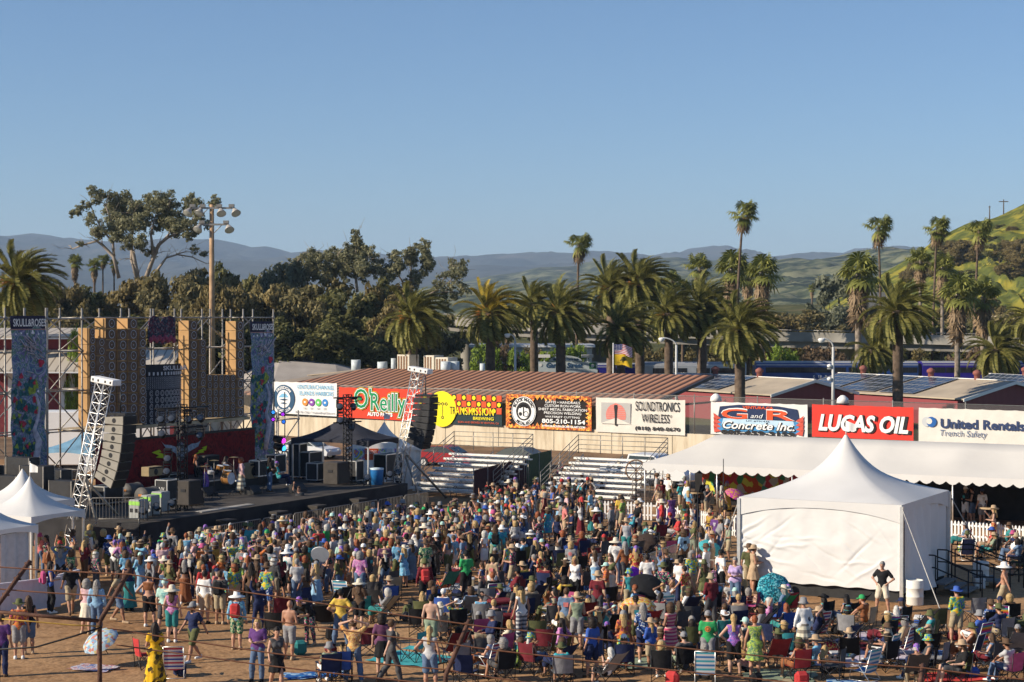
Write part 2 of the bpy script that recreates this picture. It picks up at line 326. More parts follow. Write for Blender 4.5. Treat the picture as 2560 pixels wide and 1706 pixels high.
def bushtree(seed,h,w,lm,bm=None,per=105,size=.34,lobes=30,low=.12,top=1.0,bare=0):
    """dense rounded tree; returns (crown mesh, trunk mesh)"""
    rs=np.random.RandomState(seed); mb=MB().mat(lm); cl=[]
    for i in range(lobes):
        a=rs.rand()*2*PI; t=rs.rand()**.8; z=h*(low+(.97-low)*t); prof=math.sin(PI*min(1,.22+.72*(1-t)))**.7
        rr=w/2*prof*math.sqrt(.3+.7*rs.rand()); c=(rr*math.cos(a),rr*math.sin(a),z); r0=w*rs.uniform(.11,.2)*(1.15-.35*t)
        cl.append((c,r0))
        for j in range(3):
            d=rs.normal(size=3); d/=np.linalg.norm(d); cl.append((np.array(c)+d*r0*1.0,r0*rs.uniform(.4,.6)))
    leaves(mb,cl,per/ (size*size)*.18,size,rs)
    tb=MB().mat(bm or BARKD); tips=[]
    tb.path([(0,0,-.3),(.1,0,h*.2),(.2,.1,h*.5),(.1,0,h*.8)],[w*.045,w*.036,w*.025,w*.008],7)
    for i in range(6):
        a=rs.rand()*2*PI; branch(tb,rs,(.1,0,h*rs.uniform(.15,.5)),(math.cos(a),math.sin(a),.7),w*.3,w*.016,1,tips,n=5)
    return mb.mesh('crown'),tb.mesh('trunk')
def tree(name,label,meshes,loc,sc=(1,1,1),rz=0,group=None,cat='tree'):
    t=thing(name,label,cat,loc,rz,group); t.scale=sc if hasattr(sc,'__len__') else (sc,)*3
    obj('crown',meshes[0],t)
    if meshes[1]: obj('trunk',meshes[1],t)
    return t
def mext(me):
    a=np.zeros(len(me.vertices)*3); me.vertices.foreach_get('co',a); a=a.reshape(-1,3); return a[:,0].min(),a[:,0].max(),a[:,2].max()
BT=[bushtree(11,10,9,LF[0]),bushtree(12,10,8,LF[1],lobes=24),bushtree(13,10,10,LF[2],lobes=30),bushtree(14,10,8.5,LF[4],lobes=26),bushtree(15,10,9,LF[5],lobes=24),bushtree(16,10,8,LF[0],lobes=20)]
def put(label,px,ytop,Y,wpx,var,name='tree',rz=0,z0=0,group='trees in the wood behind the stage',cat='tree',hmin=None):
    a=atY(px,ytop,Y); H=a.z-z0; W=wpx*Y/FPX*1.5; e=mext(BT[var][0]); base_w=e[1]-e[0]; hz=e[2]
    return tree(name,label,BT[var],(a.x,Y,z0),(W/base_w,W/base_w,H/hz),rz,group,cat)
FOREST=[('dark round evergreen behind the left edge date palm',60,735,225,150,1),('brown leaved tree between the left palm and scaffold banner',160,700,228,150,2),('dense dark tree right behind the first banner',240,712,232,170,1),
('brown tangled tree at the foot of the tall gum',330,690,236,170,2),('green yellow tree under the right limb of the tall gum',440,672,230,150,0),('grey olive tree just left of the floodlight mast',505,668,238,140,5),
('dark crown rising behind the mast, blue black',600,652,262,120,1),('olive tree immediately right of the floodlight mast',560,700,222,130,2),('tree with pale tan blossom right of the mast',655,708,224,110,3),
('tall grey green tree behind the blossoming tree',720,650,245,130,4),('broad olive tree above the right banner',735,720,226,150,0),('small rounded green tree on the skyline left of the gum row',680,668,255,100,0),
('large olive tree left of centre of the wood',800,690,235,170,5),('flat topped dark green tree below the gum row',890,690,232,150,1),('flat topped olive tree below the second gum',975,700,232,150,2),('dark tree overhanging the pale canvas shed',760,790,215,170,1),
('dark shaded tree behind the first date palm',900,770,222,190,1),('brown tree behind the leftmost centre date palm',1010,745,225,150,2),('low dark tree at the end of the overpass',1090,770,230,120,5),('scrubby tree at far left below the hills',110,705,250,120,5),
('shaded tree behind the right banner',640,790,214,150,1),('dark low tree behind the cabinets',450,770,214,190,2),('dark low tree behind the left scaffold',290,785,214,190,1),('dark low tree behind far left scaffold',110,790,216,190,2)]
for k,(lb,px,yt,Y,w,v) in enumerate(FOREST): put(lb,px,yt,Y,w,v,'broadleaf_tree',rz=k*1.3)
# gum trees: foliage clumps and limbs placed in depth round each trunk
GUML=leafmat('tall gum leaves',(.075,.082,.04),(.20,.19,.11))
def clumptree(label,cl,limbs,Y,ox,oy,base,sz=.24,lm=None,bm=None,dens=60,seed=5,group='gum trees above the wood',br=.75):
    """cl: (x,y,r) in thirds of a picture unit; limbs: lists of (x,y) with start radius in m"""
    rs=np.random.RandomState(seed); k=Y/FPX; q=lambda x,y,dy=0:atY(ox+x/3.361,oy+y/3.361,Y)+Vector((0,dy,0)); b0=q(*base); t=thing('eucalyptus_tree',label,'tree',(b0.x,Y,0),0,group); o=Vector((b0.x,Y,0))
    C=[]
    for x,y,r in cl:
        r=r/3.361*k; c=np.array(q(x,y,rs.normal()*2.2)-o); C.append((c,r*1.0))
        for _ in range(9): d=rs.normal(size=3); d/=np.linalg.norm(d); C.append((c+d*r*rs.uniform(.6,1.35),r*rs.uniform(.3,.6)))
    mb=MB().mat(lm or GUML); leaves(mb,C,dens/(sz*sz)*.20,sz,rs,True); mb.build('crown',t); mb=MB().mat(bm or GUM)
    for r0,L in limbs:
        P=[q(x,y,(rs.normal()*.5 if i else 0))-o for i,(x,y) in enumerate(L)]; n=len(P); mb.path(P,[r0*.52*(1-.72*i/(n-1)) for i in range(n)],7)
        for i in range(1,n):
            for _ in range(3):
                d=Vector(rs.normal(size=3))+Vector((0,0,.5))+(P[i]-P[i-1]).normalized()*.8; d.normalize(); l=br*rs.uniform(1.2,3.0); e=P[i]+d*l; mb.path([P[i],P[i]+d*l*.5+Vector((0,0,.15)),e],[r0*.13,r0*.08,.02],4)
                if rs.rand()<.6: mb.path([e,e+(d+Vector(rs.normal(size=3))*.6).normalized()*l*.7],[.025,.012],3)
    mb.build('trunk',t); return t
clumptree('tall spreading gum tree with bare pale limbs above the stage scaffold',[(840,150,48),(790,140,45),(745,180,45),(730,265,42),(665,300,38),(640,330,25),(960,210,80),(1015,190,65),(900,240,65),(1120,255,60),(1200,190,48),(1235,180,40),(1340,195,75),(1420,215,70),(1300,265,75),(1400,290,75),(1080,330,95),(1180,340,85),(950,330,85),(870,390,75),(800,370,55),(820,450,65),(765,480,42),(960,440,85),(1080,430,95),(1200,430,85),(1300,390,80),(1420,385,75),(1500,345,60),(1560,265,50),(1600,222,55),(1645,300,48),(1560,420,75),(1640,445,60),(1700,345,50),(1725,240,45),(1790,212,48),(1825,245,40),(1740,405,40),(1480,470,60),(1600,510,42),(1120,560,60),(1230,560,58),(1240,645,42),(1180,600,42),(1000,520,48),(680,565,24),(1620,615,34),(1700,650,30)],
 [(.62,[(1180,1050),(1150,850),(1120,640),(1060,560),(990,490),(930,380),(900,260)]),(.5,[(1150,860),(1100,700),(1110,500),(1120,330)]),(.5,[(1000,860),(960,680),(860,580),(820,550),(700,580),(600,615)]),(.35,[(960,680),(940,560),(850,440),(800,330),(760,230)]),(.58,[(1230,850),(1290,660),(1340,580),(1420,520),(1520,470),(1620,400),(1700,320)]),(.42,[(1290,660),(1270,500),(1280,380),(1330,250)]),(.36,[(1340,580),(1420,480),(1440,340)]),(.34,[(1310,810),(1400,690),(1480,660),(1600,680),(1740,740)]),(.2,[(1480,660),(1560,640),(1700,640)]),(.5,[(1130,1150),(1200,1020),(1290,940)])],236,0,440,(1180,1400),dens=52,group=None)
GUMG='gum trees above the wood'
clumptree('slender gum with the highest round top in the gum row',[(975,185,48),(988,228,45),(1000,270,62),(935,292,55),(1050,292,45),(1100,302,50),(1112,370,55),(940,350,62),(1010,360,72),(960,412,62),(1052,420,62),(1090,460,62),(900,470,60),(1000,490,60)],[(.4,[(985,640),(965,480),(975,330),(980,200)]),(.3,[(965,480),(1050,400),(1100,320)])],240,600,540,(985,1150),lm=GUML,seed=6,group=GUMG)
clumptree('gum left of the highest one on the skyline',[(830,310,55),(800,352,55),(820,400,55),(860,432,55),(780,432,46),(722,352,46),(722,432,55),(742,492,55),(830,480,60),(700,500,50)],[(.35,[(800,640),(800,480),(820,330)]),(.25,[(800,500),(730,430),(720,350)])],243,600,540,(800,1150),lm=GUML,seed=7,group=GUMG)
clumptree('thin gum at the left end of the gum row',[(620,330,60),(592,382,55),(640,412,55),(640,472,55),(490,372,50),(452,422,46),(500,442,50),(382,422,38),(560,442,55),(570,500,60),(470,490,55)],[(.35,[(560,640),(580,480),(615,340)]),(.25,[(560,600),(500,460),(480,380)])],246,600,540,(560,1150),lm=GUML,seed=8,group=GUMG)
clumptree('gum with two leafy tops right of the gap',[(1550,258,48),(1562,302,48),(1442,302,55),(1402,342,55),(1322,332,46),(1292,372,55),(1302,432,55),(1282,492,55),(1352,422,52),(1442,392,55),(1562,372,55),(1602,402,46),(1562,442,52),(1502,512,55),(1442,562,55),(1222,432,55),(1172,472,55),(1230,520,60)],[(.4,[(1420,700),(1430,540),(1440,400),(1440,310)]),(.3,[(1430,540),(1530,430),(1555,270)]),(.3,[(1420,640),(1320,480),(1310,350)])],239,600,540,(1420,1150),lm=GUML,bm=BARK,seed=9,group=GUMG)
clumptree('wispy leaning gum at the right end of the wood',[(1782,412,44),(1852,442,52),(1882,402,40),(1862,502,52),(1782,502,42),(1702,512,46),(1682,582,46),(1762,602,46),(1852,592,50),(1902,622,46),(1802,682,40),(1702,662,46),(1642,622,46),(1722,742,46),(1600,690,46)],[(.35,[(1500,760),(1580,670),(1660,620),(1760,550),(1840,470)]),(.25,[(1580,670),(1720,640),(1880,640)]),(.2,[(1660,620),(1740,480),(1780,420)])],234,600,540,(1480,1150),lm=GUML,bm=BARK,seed=10,dens=40,group=GUMG)
# bushes and hedges
HB=[bushtree(31,6,7,LF[3],lobes=22,low=.05,size=.3,per=40),bushtree(32,6,7,LF[6],lobes=22,low=.05,size=.32,per=40),bushtree(33,6,7,LF[2],lobes=22,low=.05,size=.34,per=40)]
for k,(lb,px,yt,Y,w,v) in enumerate([('bright green hedge right of the overpass column',1215,868,222,90,0),('clipped bright hedge between the street light and palm',1300,880,221,70,0),('hedge behind the garden sign, bright green',1410,872,222,110,0),('red brown bush beside the first street light',1262,845,223,70,1),('dark bush behind the sign left end',1335,872,223,50,2),
    ('dark green bush behind the silver rail car',1610,868,226,110,2),('small bush right of the pale palm trunk',1700,880,227,80,2),('bush under the overpass, left of the blue car',1960,872,226,90,0),('brown bush under the overpass centre',2060,868,227,110,1),('bush under the overpass behind the mid palm',2260,876,226,110,2),('brown bush under the overpass at right',2420,874,226,120,1),('green bush under the overpass at right edge',2540,868,226,110,2),('yellow green bush beside the left scaffold tower',187,838,150,42,0)]):
    a=atY(px,yt,Y); W=w*Y/FPX; tree('bush',lb,HB[v],(a.x,Y,0),(W/7,W/7,a.z/6),k*2.1,'bushes beside the overpass','bush')
for k,(lb,px,yt,Y,w,v) in enumerate([('large green oak left of the shaggy fan palm',2095,672,330,150,4),('broad scrub tree beyond the overpass rail',1965,778,300,150,2),('round scrub beside the shaggy palm',2035,772,310,130,5),('brown scrub right of the broad scrub tree',1900,790,305,110,2),('scrub beyond the rail right of the big date palm',2370,790,300,160,1),('green scrub near the cream wall',2480,778,300,150,0),('dark scrub at the right edge beyond the rail',2550,770,320,120,2),('scrub between the tall palms',2250,770,320,160,2),('brown brush slope tree at right',2440,735,380,150,2),('scrub tree behind the leaning palm',1840,775,330,130,4),('small scrub behind the date palm crowns',1780,768,320,130,0),('scrub behind the flag palms',1600,772,320,150,5),('scrub left of the flags beyond the bridge',1480,775,320,140,2),('scrub right of the first thin fan palm',1390,772,320,140,4)]):
    put(lb,px,yt,Y,w,v,'scrub_tree',k*1.7,0,'scrub beyond the overpass')
# trees on the flower hill
from mathutils.bvhtree import BVHTree
bpy.context.view_layer.update(); hb=BVHTree.FromPolygons([v.co for v in hill.data.vertices],[p.vertices for p in hill.data.polygons])
HT_=[(2365,640,90,60),(2390,660,70,80),(2420,650,80,70),(2470,640,70,70),(2500,655,90,70),(2530,640,80,60),(2555,665,80,80),(2450,690,90,60),(2400,705,90,50),(2340,690,70,50),(2525,690,70,50),(2545,585,50,26),(2500,570,34,20),(2300,690,60,60),(2275,700,50,40),(2240,720,60,50),(2480,600,30,22),(2530,575,30,20),(2350,600,40,40),(2555,735,80,50),(2210,735,60,40)]
HT=[(a,b_,c*.8,d*.78) for i,(a,b_,c,d) in enumerate(HT_) if i%4!=3]
names=['dark green','brown','brown']
for k,(px,py,w,h) in enumerate(HT):
    d=ray(px,py); hh=hb.ray_cast(Vector((0,0,CH)),d)
    if hh[0] is None: continue
    p=hh[0]; s=p.y/FPX; v=[1,2,2][k%3]
    where=['left upper','upper','right'][0 if px<2380 else 1 if px<2480 else 2]; row=['top','high','middle','lower','lowest'][min(4,int((py-565)/40))]
    tree('hillside_tree','%s shrub on the %s part of the flower hill, %s row, %s'%(names[k%3],where,row,['wide','narrow'][w<60]),BT[v],(p.x,p.y,p.z-1),(w*s/8.5,w*s/8.5,h*s/10),k*1.1,'shrubs on the flower hill')
# ------------------------------------------------------------------ palms
FROND=leafmat('date palm frond',(.055,.062,.015),(.175,.16,.045),.5,.3); FROND2=leafmat('yellowing palm frond',(.13,.10,.012),(.30,.22,.03),.5,.3); DEAD=leafmat('dead palm skirt',(.07,.048,.028),(.20,.14,.08),.6,.1)
FAN=leafmat('fan palm leaf',(.06,.075,.016),(.19,.19,.05),.6,.3); FRUIT=mat('orange fruit stalks',(.42,.16,.03),.8,.3,3); PTR=mat('palm trunk',(.12,.085,.06),.95,.45,1.6,bump=.9,bscale=5); PTR2=mat('ringed palm trunk',(.23,.19,.15),.95,.55,2.2,bump=.9,bscale=6)
def frond(mb,rs,az,el,L,droop,wind,wid=.42,nl=34):
    d=Vector((math.cos(az)*math.cos(el),math.sin(az)*math.cos(el),math.sin(el))); p=Vector((0,0,0)); pts=[]; n=11
    for i in range(n):
        pts.append((p.copy(),d.copy())); d=(d+Vector((wind*.09,0,-droop*(.06+.16*i/n)))).normalized(); p=p+d*(L/n)
    mb.path([q[0] for q in pts],[.05*(1-.85*i/(n-1)) for i in range(n)],3)
    V=[];F=[]
    for k in range(nl):
        t=.1+.9*k/nl; f=t*(n-1); i=min(n-2,int(f)); a=pts[i][0].lerp(pts[i+1][0],f-i); dd=pts[i][1]
        s=dd.cross(Vector((0,0,1)));
        if s.length<.1: s=Vector((1,0,0))
        s.normalize(); u=s.cross(dd); ln=1.15*wid*math.sin(PI*(.12+.83*t))**.6*rs.uniform(.85,1.15)
        for sg in(-1,1):
            tip=a+(s*sg*.72+u*.42+dd*.62)*ln+Vector((wind*.08,0,-.12*ln)); w=dd*.075
            b=len(V); V+=[a-w,a+w,tip+w*.4,tip-w*.3]; F.append((b,b+1,b+2,b+3))
    mb.add(V,F)
def datepalm_crown(seed,L=4.2,nf=92,yellow=0,wind=1.0):
    rs=np.random.RandomState(seed); mb=MB()
    for k in range(nf):
        t=k/nf; el=R(84-118*t**.9+rs.normal()*6); az=k*2.399+rs.normal()*.15
        mb.mat(FROND2 if yellow and t<.35 and rs.rand()<.8 else FROND); frond(mb,rs,az,el,L*(.85+.2*math.sin(PI*min(1,t+.15)))*rs.uniform(.9,1.08),.9+.9*t,wind*(1.1-.5*t))
    return mb.mesh('crown')
def fruit_mesh(seed):
    rs=np.random.RandomState(seed); mb=MB().mat(FRUIT)
    for i in range(7):
        a=rs.rand()*2*PI; 
        for j in range(14): 
            d=Vector((math.cos(a)+rs.normal()*.25,math.sin(a)+rs.normal()*.25,.3+rs.normal()*.3)); mb.tube(d*.25,d*rs.uniform(.8,1.5)+Vector((0,0,-.35)),.03,3,.015)
    return mb.mesh('fruit_cluster')
DPC=[datepalm_crown(s,yellow=(s==43)) for s in(41,42,43,44)]; FR=[fruit_mesh(1),fruit_mesh(2)]
def dtrunk(h,r=.42,bend=0):
    mb=MB().mat(PTR); n=14; mb.path([(bend*(i/n)**2,0,-.3+(h+.3)*i/n) for i in range(n+1)],[r*(1.25 if i==0 else 1+.06*(i%2)-.12*i/n) for i in range(n+1)],10)
    mb.lathe([(r*.9,h-.9),(r*1.5,h-.35),(r*1.45,h+.1),(r*.6,h+.5)],10,(bend,0,0)); return mb.mesh('trunk')
DP=[('wind blown date palm cropped by the left edge of the picture',48,712,150,106,0,1,0),('date palm behind the roof fans, nearest the wood',1032,800,176,92,0,1,0),('yellow topped date palm just right of the overpass column',1226,788,180,88,2,1,0),('slim dark date palm between the yellow one and the sign palm',1335,765,196,70,1,0,0),
('date palm with orange fruit stalks in front of the garden sign',1402,788,182,90,3,1,0),('left one of the two tallest date palms with orange fruit',1528,725,206,84,1,1,0),('right one of the two tallest date palms with orange fruit',1600,715,204,86,0,1,0),
('date palm standing right behind the two flags',1552,828,184,80,3,0,0),('date palm with its trunk before the silver rail car',1672,790,190,80,1,1,0),('date palm just left of the biggest palm clump',1755,775,192,88,3,0,0),('broad dark date palm before the solar roofs, centre right',1850,828,160,98,0,0,0),
('broad golden date palm on the dark blue rail car',2245,785,163,96,1,0,0),('short date palm standing low before the blue car',2186,880,200,70,3,0,0),('low wide date palm at the right, before the blue cars',2492,878,196,80,0,0,0),('date palm cut by the right edge of the picture',2585,800,190,70,1,0,0)]
for lb,px,py,Y,rp,v,fr,rz in DP:
    a=atY(px,py,Y); s=rp*Y/FPX/3.25; t=thing('date_palm',lb,'palm tree',(a.x,Y,0),0,'date palms along the street'); obj('trunk',dtrunk(a.z,.42*s+.05),t)
    c=obj('crown',DPC[v],t,(0,0,a.z),R(random.uniform(-25,25))); c.scale=(s,s,s)
    if fr: f=obj('fruit_cluster',FR[v%2],t,(0,0,a.z-.1)); f.scale=(s,s,s)
def fan(mb,rs,d,L,r,seg=11,fold=.35):
    d=Vector(d).normalized(); p=d*L; mb.tube((0,0,0),p,.03,3,.02)
    s=d.cross(Vector((0,0,1))); s=s.normalized() if s.length>.1 else Vector((1,0,0)); u=s.cross(d); V=[p];F=[]
    for i in range(seg):
        an=R(-125+250*i/(seg-1)); q=d*math.cos(an)+s*math.sin(an)-u*fold*abs(math.sin(an))
        wv=(d*-math.sin(an)+s*math.cos(an))*r*.11; tip=p+q*r*rs.uniform(.85,1.1)+Vector((0,0,-.28*r)); mid=p+q*r*.55
        b=len(V); V+=[mid-wv,mid+wv,tip]; F+=[(0,b,b+1),(b,b+2,b+1)]
    mb.add(V,F)
def fanpalm_crown(seed,skirt,wind=.5):
    rs=np.random.RandomState(seed); mb=MB().mat(FAN)
    for k in range(30):
        t=k/30; el=R(82-122*t+rs.normal()*13); az=k*2.399; d=(math.cos(az)*math.cos(el)+wind*.6*(1-.4*t),math.sin(az)*math.cos(el),math.sin(el)); fan(mb,rs,d,rs.uniform(.6,1.3),rs.uniform(.7,1.05))
    mb2=MB().mat(DEAD)
    for k in range(8+int(46*skirt**1.5)):
        az=rs.rand()*2*PI; z=-rs.rand()*2.6*skirt; f_=max(.25,1+z/2.9); mb2.T=Matrix.Translation((math.cos(az)*.2*f_,math.sin(az)*.2*f_,z)); fan(mb2,rs,(math.cos(az)*.75*f_+wind*.3,math.sin(az)*.75*f_,-1.0-.3*rs.rand()),rs.uniform(.5,.9),rs.uniform(.55,.85),9,.6)
    return mb.mesh('crown'),mb2.mesh('dead_skirt')
FP=[fanpalm_crown(61,.35,1.0),fanpalm_crown(62,1.0,.3),fanpalm_crown(63,.35,.9),fanpalm_crown(64,.9,.3)]
WP=[('thin tall fan palm alone left of the flags',1447,612,230,48,0,6,.17,(-8,3)),('tallest fan palm, leaning, thin trunk against the sky',1858,535,225,54,2,1,.17,(-22,-2)),('thin tall fan palm in front of the distant houses',2196,570,235,52,0,2,.16,(8,3)),('tall thin fan palm left of the flower hill crest',2342,572,240,50,2,2,.16,(-12,2)),('tall thin fan palm against the flower hill',2447,577,235,50,0,1,.17,(-14,0)),
('mid height fan palm above the date palms, ragged',1749,668,240,46,3,0,.22,(0,0)),('thick shaggy fan palm behind the tallest one',1829,672,236,64,1,0,.3,(0,0)),('shaggy fan palm with long dead skirt right of the tallest',1905,680,232,60,1,0,.32,(0,0)),('very shaggy fan palm with thick ringed trunk before the overpass',2146,685,210,74,1,0,.36,(0,0)),('slender fan palm with pale trunk at the foot of the hill',2301,650,245,42,3,0,.24,(0,0)),('fan palm right of the slender pale one',2356,668,243,46,1,0,.24,(0,0)),
('yellow skirted fan palm with pale ringed trunk at right',2394,735,205,68,1,0,.3,(0,0)),('dark fan palm beside the yellow skirted one',2458,738,208,62,3,0,.3,(0,0)),('small fan palm far off, left of the pair',1680,700,260,34,3,0,.2,(0,0)),('small fan palm behind the right date palm pair',1707,722,262,32,1,0,.2,(0,0)),('half hidden fan palm below the mid height one',1752,725,262,32,3,0,.2,(0,0)),('small shaggy fan palm leftmost above the wood',187,655,290,26,1,0,.2,(0,0)),('small dark fan palm second above the wood at left',236,664,290,24,3,0,.2,(0,0)),('thin small fan palm left of the gum limbs',257,650,292,24,0,0,.15,(0,0)),('tiny fan palm far behind near the oak',2030,722,420,14,3,0,.2,(0,0)),('small fan palm half behind the gum trunk',285,660,292,20,3,0,.15,(0,0)),('small fan palm between the shaggy pair',1870,690,250,40,3,0,.2,(0,0))]
for lb,px,py,Y,rp,v,k,r,(b0,b1) in WP:
    a=atY(px,py,Y); s=rp*Y/FPX/(2.3 if r<.2 else 1.95); t=thing('fan_palm',lb,'palm tree',(a.x+b0*Y/FPX,Y,0),0,'fan palms along the railway'); off=-b0*Y/FPX; n=16
    mb=MB().mat(PTR2 if r>.2 else PTR); mb.path([(off*((i/n)**1.6)+(math.sin(i/n*PI)*b1*Y/FPX*.3),0,-.3+(a.z+.3)*i/n) for i in range(n+1)],[r*(1.25-.5*i/n+.05*(i%2)) for i in range(n+1)],8); mb.build('trunk',t)
    c=obj('crown',FP[v][0],t,(off,0,a.z)); c.scale=(s,)*3; c=obj('dead_skirt',FP[v][1],t,(off,0,a.z)); c.scale=(s,)*3
# ------------------------------------------------------------------ overpass
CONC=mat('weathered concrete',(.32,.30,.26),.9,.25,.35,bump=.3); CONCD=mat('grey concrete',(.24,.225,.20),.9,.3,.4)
t=thing('overpass','grey concrete freeway overpass running behind the palms','bridge',(0,0,0))
def deck(pts,z0,z1,y0,y1,m,name):
    mb=MB().mat(m); P=[]
    for (x,y,z) in pts: P.append([(x,y+y0,z+z0),(x,y+y1,z+z0),(x,y+y1,z+z1),(x,y+y0,z+z1),(x,y+y0,z+z0)])
    mb.grid(P,False); return mb.build(name,t)
pl=[]
for px,py,Y in [(1060,782,262),(1110,785,258),(1200,794,255),(1350,803,250),(1500,810,247),(1700,818,243),(1945,825,240),(2250,831,234),(2560,838,228),(2800,842,222)]: a=atY(px,py,Y); pl.append((a.x,Y,a.z))
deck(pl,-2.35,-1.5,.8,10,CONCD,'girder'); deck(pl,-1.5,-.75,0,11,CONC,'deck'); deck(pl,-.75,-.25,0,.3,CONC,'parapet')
mb=MB().mat(STEEL)
for i in range(len(pl)-1):
    a=Vector(pl[i]);c=Vector(pl[i+1]); mb.tube(a+Vector((0,.15,0)),c+Vector((0,.15,0)),.06,5); n=int((c-a).length/2.5)
    for k in range(n): q=a.lerp(c,k/n)+Vector((0,.15,0)); mb.tube(q-Vector((0,0,.3)),q,.05,4)
mb.build('railing',t)
for px,Y in [(1168,260),(1500,252),(1755,248),(2130,242),(2700,228)]:
    zt=np.interp(px,[1060,1110,1200,1350,1500,1700,1945,2250,2560,2800],[p[2] for p in pl])-2.3; a=atY(px,800,Y)
    mb=MB().mat(CONC); mb.lathe([(1.05,-.2),(1.0,zt-1.3),(1.6,zt)],14,(a.x,Y+2,0)); mb.build('column',t)
# pale low building seen between the palm trunks
def bldg(name,label,px0,px1,ytop,Y,depth,wm,rm,wins=(),wc=None,over=.4):
    a=atY(px0,ytop,Y); c=atY(px1,ytop,Y); w=c.x-a.x; h=a.z
    t=thing(name,label,'building',(a.x,Y,0)); mb=MB().mat(wm); mb.box(0,w,0,depth,0,h-.35); mb.build('wall',t)
    mb=MB().mat(rm); mb.box(-over,w+over,-over,depth+over,h-.35,h); mb.build('roof',t)
    for (u,v,ww,hh) in wins:
        f=MB().mat(WHITE).box(u*w,u*w+ww,-.08,.02,v*h,v*h+hh).build('window',t); MB().mat(mat('window glass',(.05,.06,.07),.15,.1)).box(u*w+.1,u*w+ww-.1,-.11,-.085,v*h+.1,v*h+hh-.1).build('pane',f)
    return t
TAN=mat('tan stucco',(.5,.4,.28)); GREYR=mat('grey roofing',(.2,.19,.18))
bldg('low_building','low cream building with white framed windows between the palm trunks',1180,1480,862,238,12,mat('cream stucco',(.55,.50,.42)),mat('white trim',(.7,.7,.68)),[(.42,.45,1.4,2.0),(.60,.45,1.6,2.2),(.86,.45,1.2,2.0)])
bldg('white_house','white flat house beyond the overpass between oak and shaggy palm',2050,2110,778,345,10,WHITE,WHITE,[(.2,.75,1,1)])
bldg('cream_building','cream walled building at the right edge behind the palms',2500,2620,790,325,14,mat('warm cream wall',(.6,.48,.30)),TAN,[(.1,.7,1.2,1.2)])
# billboard frame behind the shaggy palm
t=thing('billboard','back of a grey billboard on a pole behind the shaggy palm','billboard',atY(2195,800,300)*1.0); t.location.z=0; zc=atY(2195,755,300).z
mb=MB().mat(STEEL); mb.box(-1.6,1.4,0,.3,zc-1.2,zc+1.6); mb.build('panel',t); MB().mat(STEEL).tube((1.6,.2,0),(1.6,.2,zc+2),.3,8).build('pole',t)
for k,(px,yt,yb) in enumerate([(2474,515,545),(2509,499,530)]):
    p=hb.ray_cast(Vector((0,0,CH)),ray(px,yb+6)); p=p[0] if p[0] else atY(px,yb,600); zt=atY(px,yt,p.y).z
    t=thing('utility_pole',['single dark utility pole on the flower hill crest','utility pole with crossarms highest on the flower hill'][k],'pole',p); MB().mat(BARKD).tube((0,0,-1),(0,0,zt-p.z),.22,6,.15).build('post',t)
    mb=MB().mat(BARKD); mb.box(-1.6,1.6,-.1,.1,zt-p.z-.9,zt-p.z-.6) if k else mb.box(-.4,.4,-.1,.1,zt-p.z-.5,zt-p.z-.3); mb.build('crossarm',t)
# ------------------------------------------------------------------ train
def railcar(label,px0,px1,Y,body,kind,nwin,ytop=904):
    a=atY(px0,ytop,Y); c=atY(px1,ytop,Y); w=c.x-a.x; h=4.35; t=thing('rail_car',label,'rail car',(a.x,Y,a.z-h),0,'passenger train behind the palms')
    mb=MB().mat(body); D=3.0; prof=[(0,.9),(0,h-.5),(.08,h-.22),(.5,h-.06),(1.5,h),(2.5,h-.06),(2.92,h-.22),(3,h-.5),(3,.9)]
    k=len(prof); P=[[(x,y,z) for y,z in prof] for x in(0,.15,w-.15,w)]; mb.grid(P,False); mb.poly([(0,y,z) for y,z in prof]); mb.poly([(w,y,z) for y,z in reversed(prof)]); mb.build('body',t)
    mb=MB().mat(mat('silver stripe',(.62,.63,.65),.35,.1,2,.3)); mb.box(.05,w-.05,-.012,.0,h-.44,h-.36); mb.build('stripe',t)
    mb=MB().mat(mat('grey car roof',(.30,.31,.33),.5,.2)); mb.grid([[(x,y,z+.02) for y,z in prof[2:7]] for x in(0.02,w-.02)],False); mb.build('roof',t)
    mb=MB().mat(DKMET); mb.box(.6,w-.6,.3,2.7,.35,.9)
    mb.build('underframe',t)
    for x in(1.6,w-1.6):
        for q in(-.9,.9): mb=MB().mat(DKMET); mb.tube((x+q,.15,.45),(x+q,2.85,.45),.45,12); mb.build('wheel',t)
    GL=mat('train window',(.02,.022,.028),.12,.1,spec=.6)
    for x in nwin:
        f=MB().mat(GL).box(x*w,x*w+1.55,-.02,.01,h-1.3,h-.68).build('window',t)
        MB().mat(DKMET).box(x*w+.5,x*w+.54,-.03,-.021,h-1.3,h-.68).box(x*w+1.02,x*w+1.06,-.03,-.021,h-1.3,h-.68).build('frame',f)
    return t,w,h
BLU=mat('dark blue train paint',(.02,.06,.23),.35,.12,1,spec=.5); SIL=mat('silver train paint',(.45,.47,.50),.35,.12,1,.3); NAVY=mat('deep blue paint',(.02,.02,.22),.35,.1,1)
railcar('silver rail car with brown tinted windows behind the flags',1606,1866,207,SIL,'s',[.1,.3,.52,.66,.78],906)
railcar('blue nosed rail car between the flag palms',1440,1592,207,NAVY,'n',[.15,.5],909)
t,w,h=railcar('dark blue rail car lettered SUR beside the curved street light',1890,2296,207,BLU,'b',[.06,.14,.22,.30,.38,.47,.57,.70,.83,.91])
text('S U R',t,w*.395,h-1.95,-.03,.5,WHITE,bold=.012,space=1.5); text('6951 Pacific Business Class',t,w*.09,h-1.9,-.03,.2,WHITE)
railcar('violet blue rail car at the right end of the train',2306,2700,207,mat('violet blue paint',(.03,.02,.24),.35,.1,1),'b',[.06,.15,.23,.31,.4,.5])
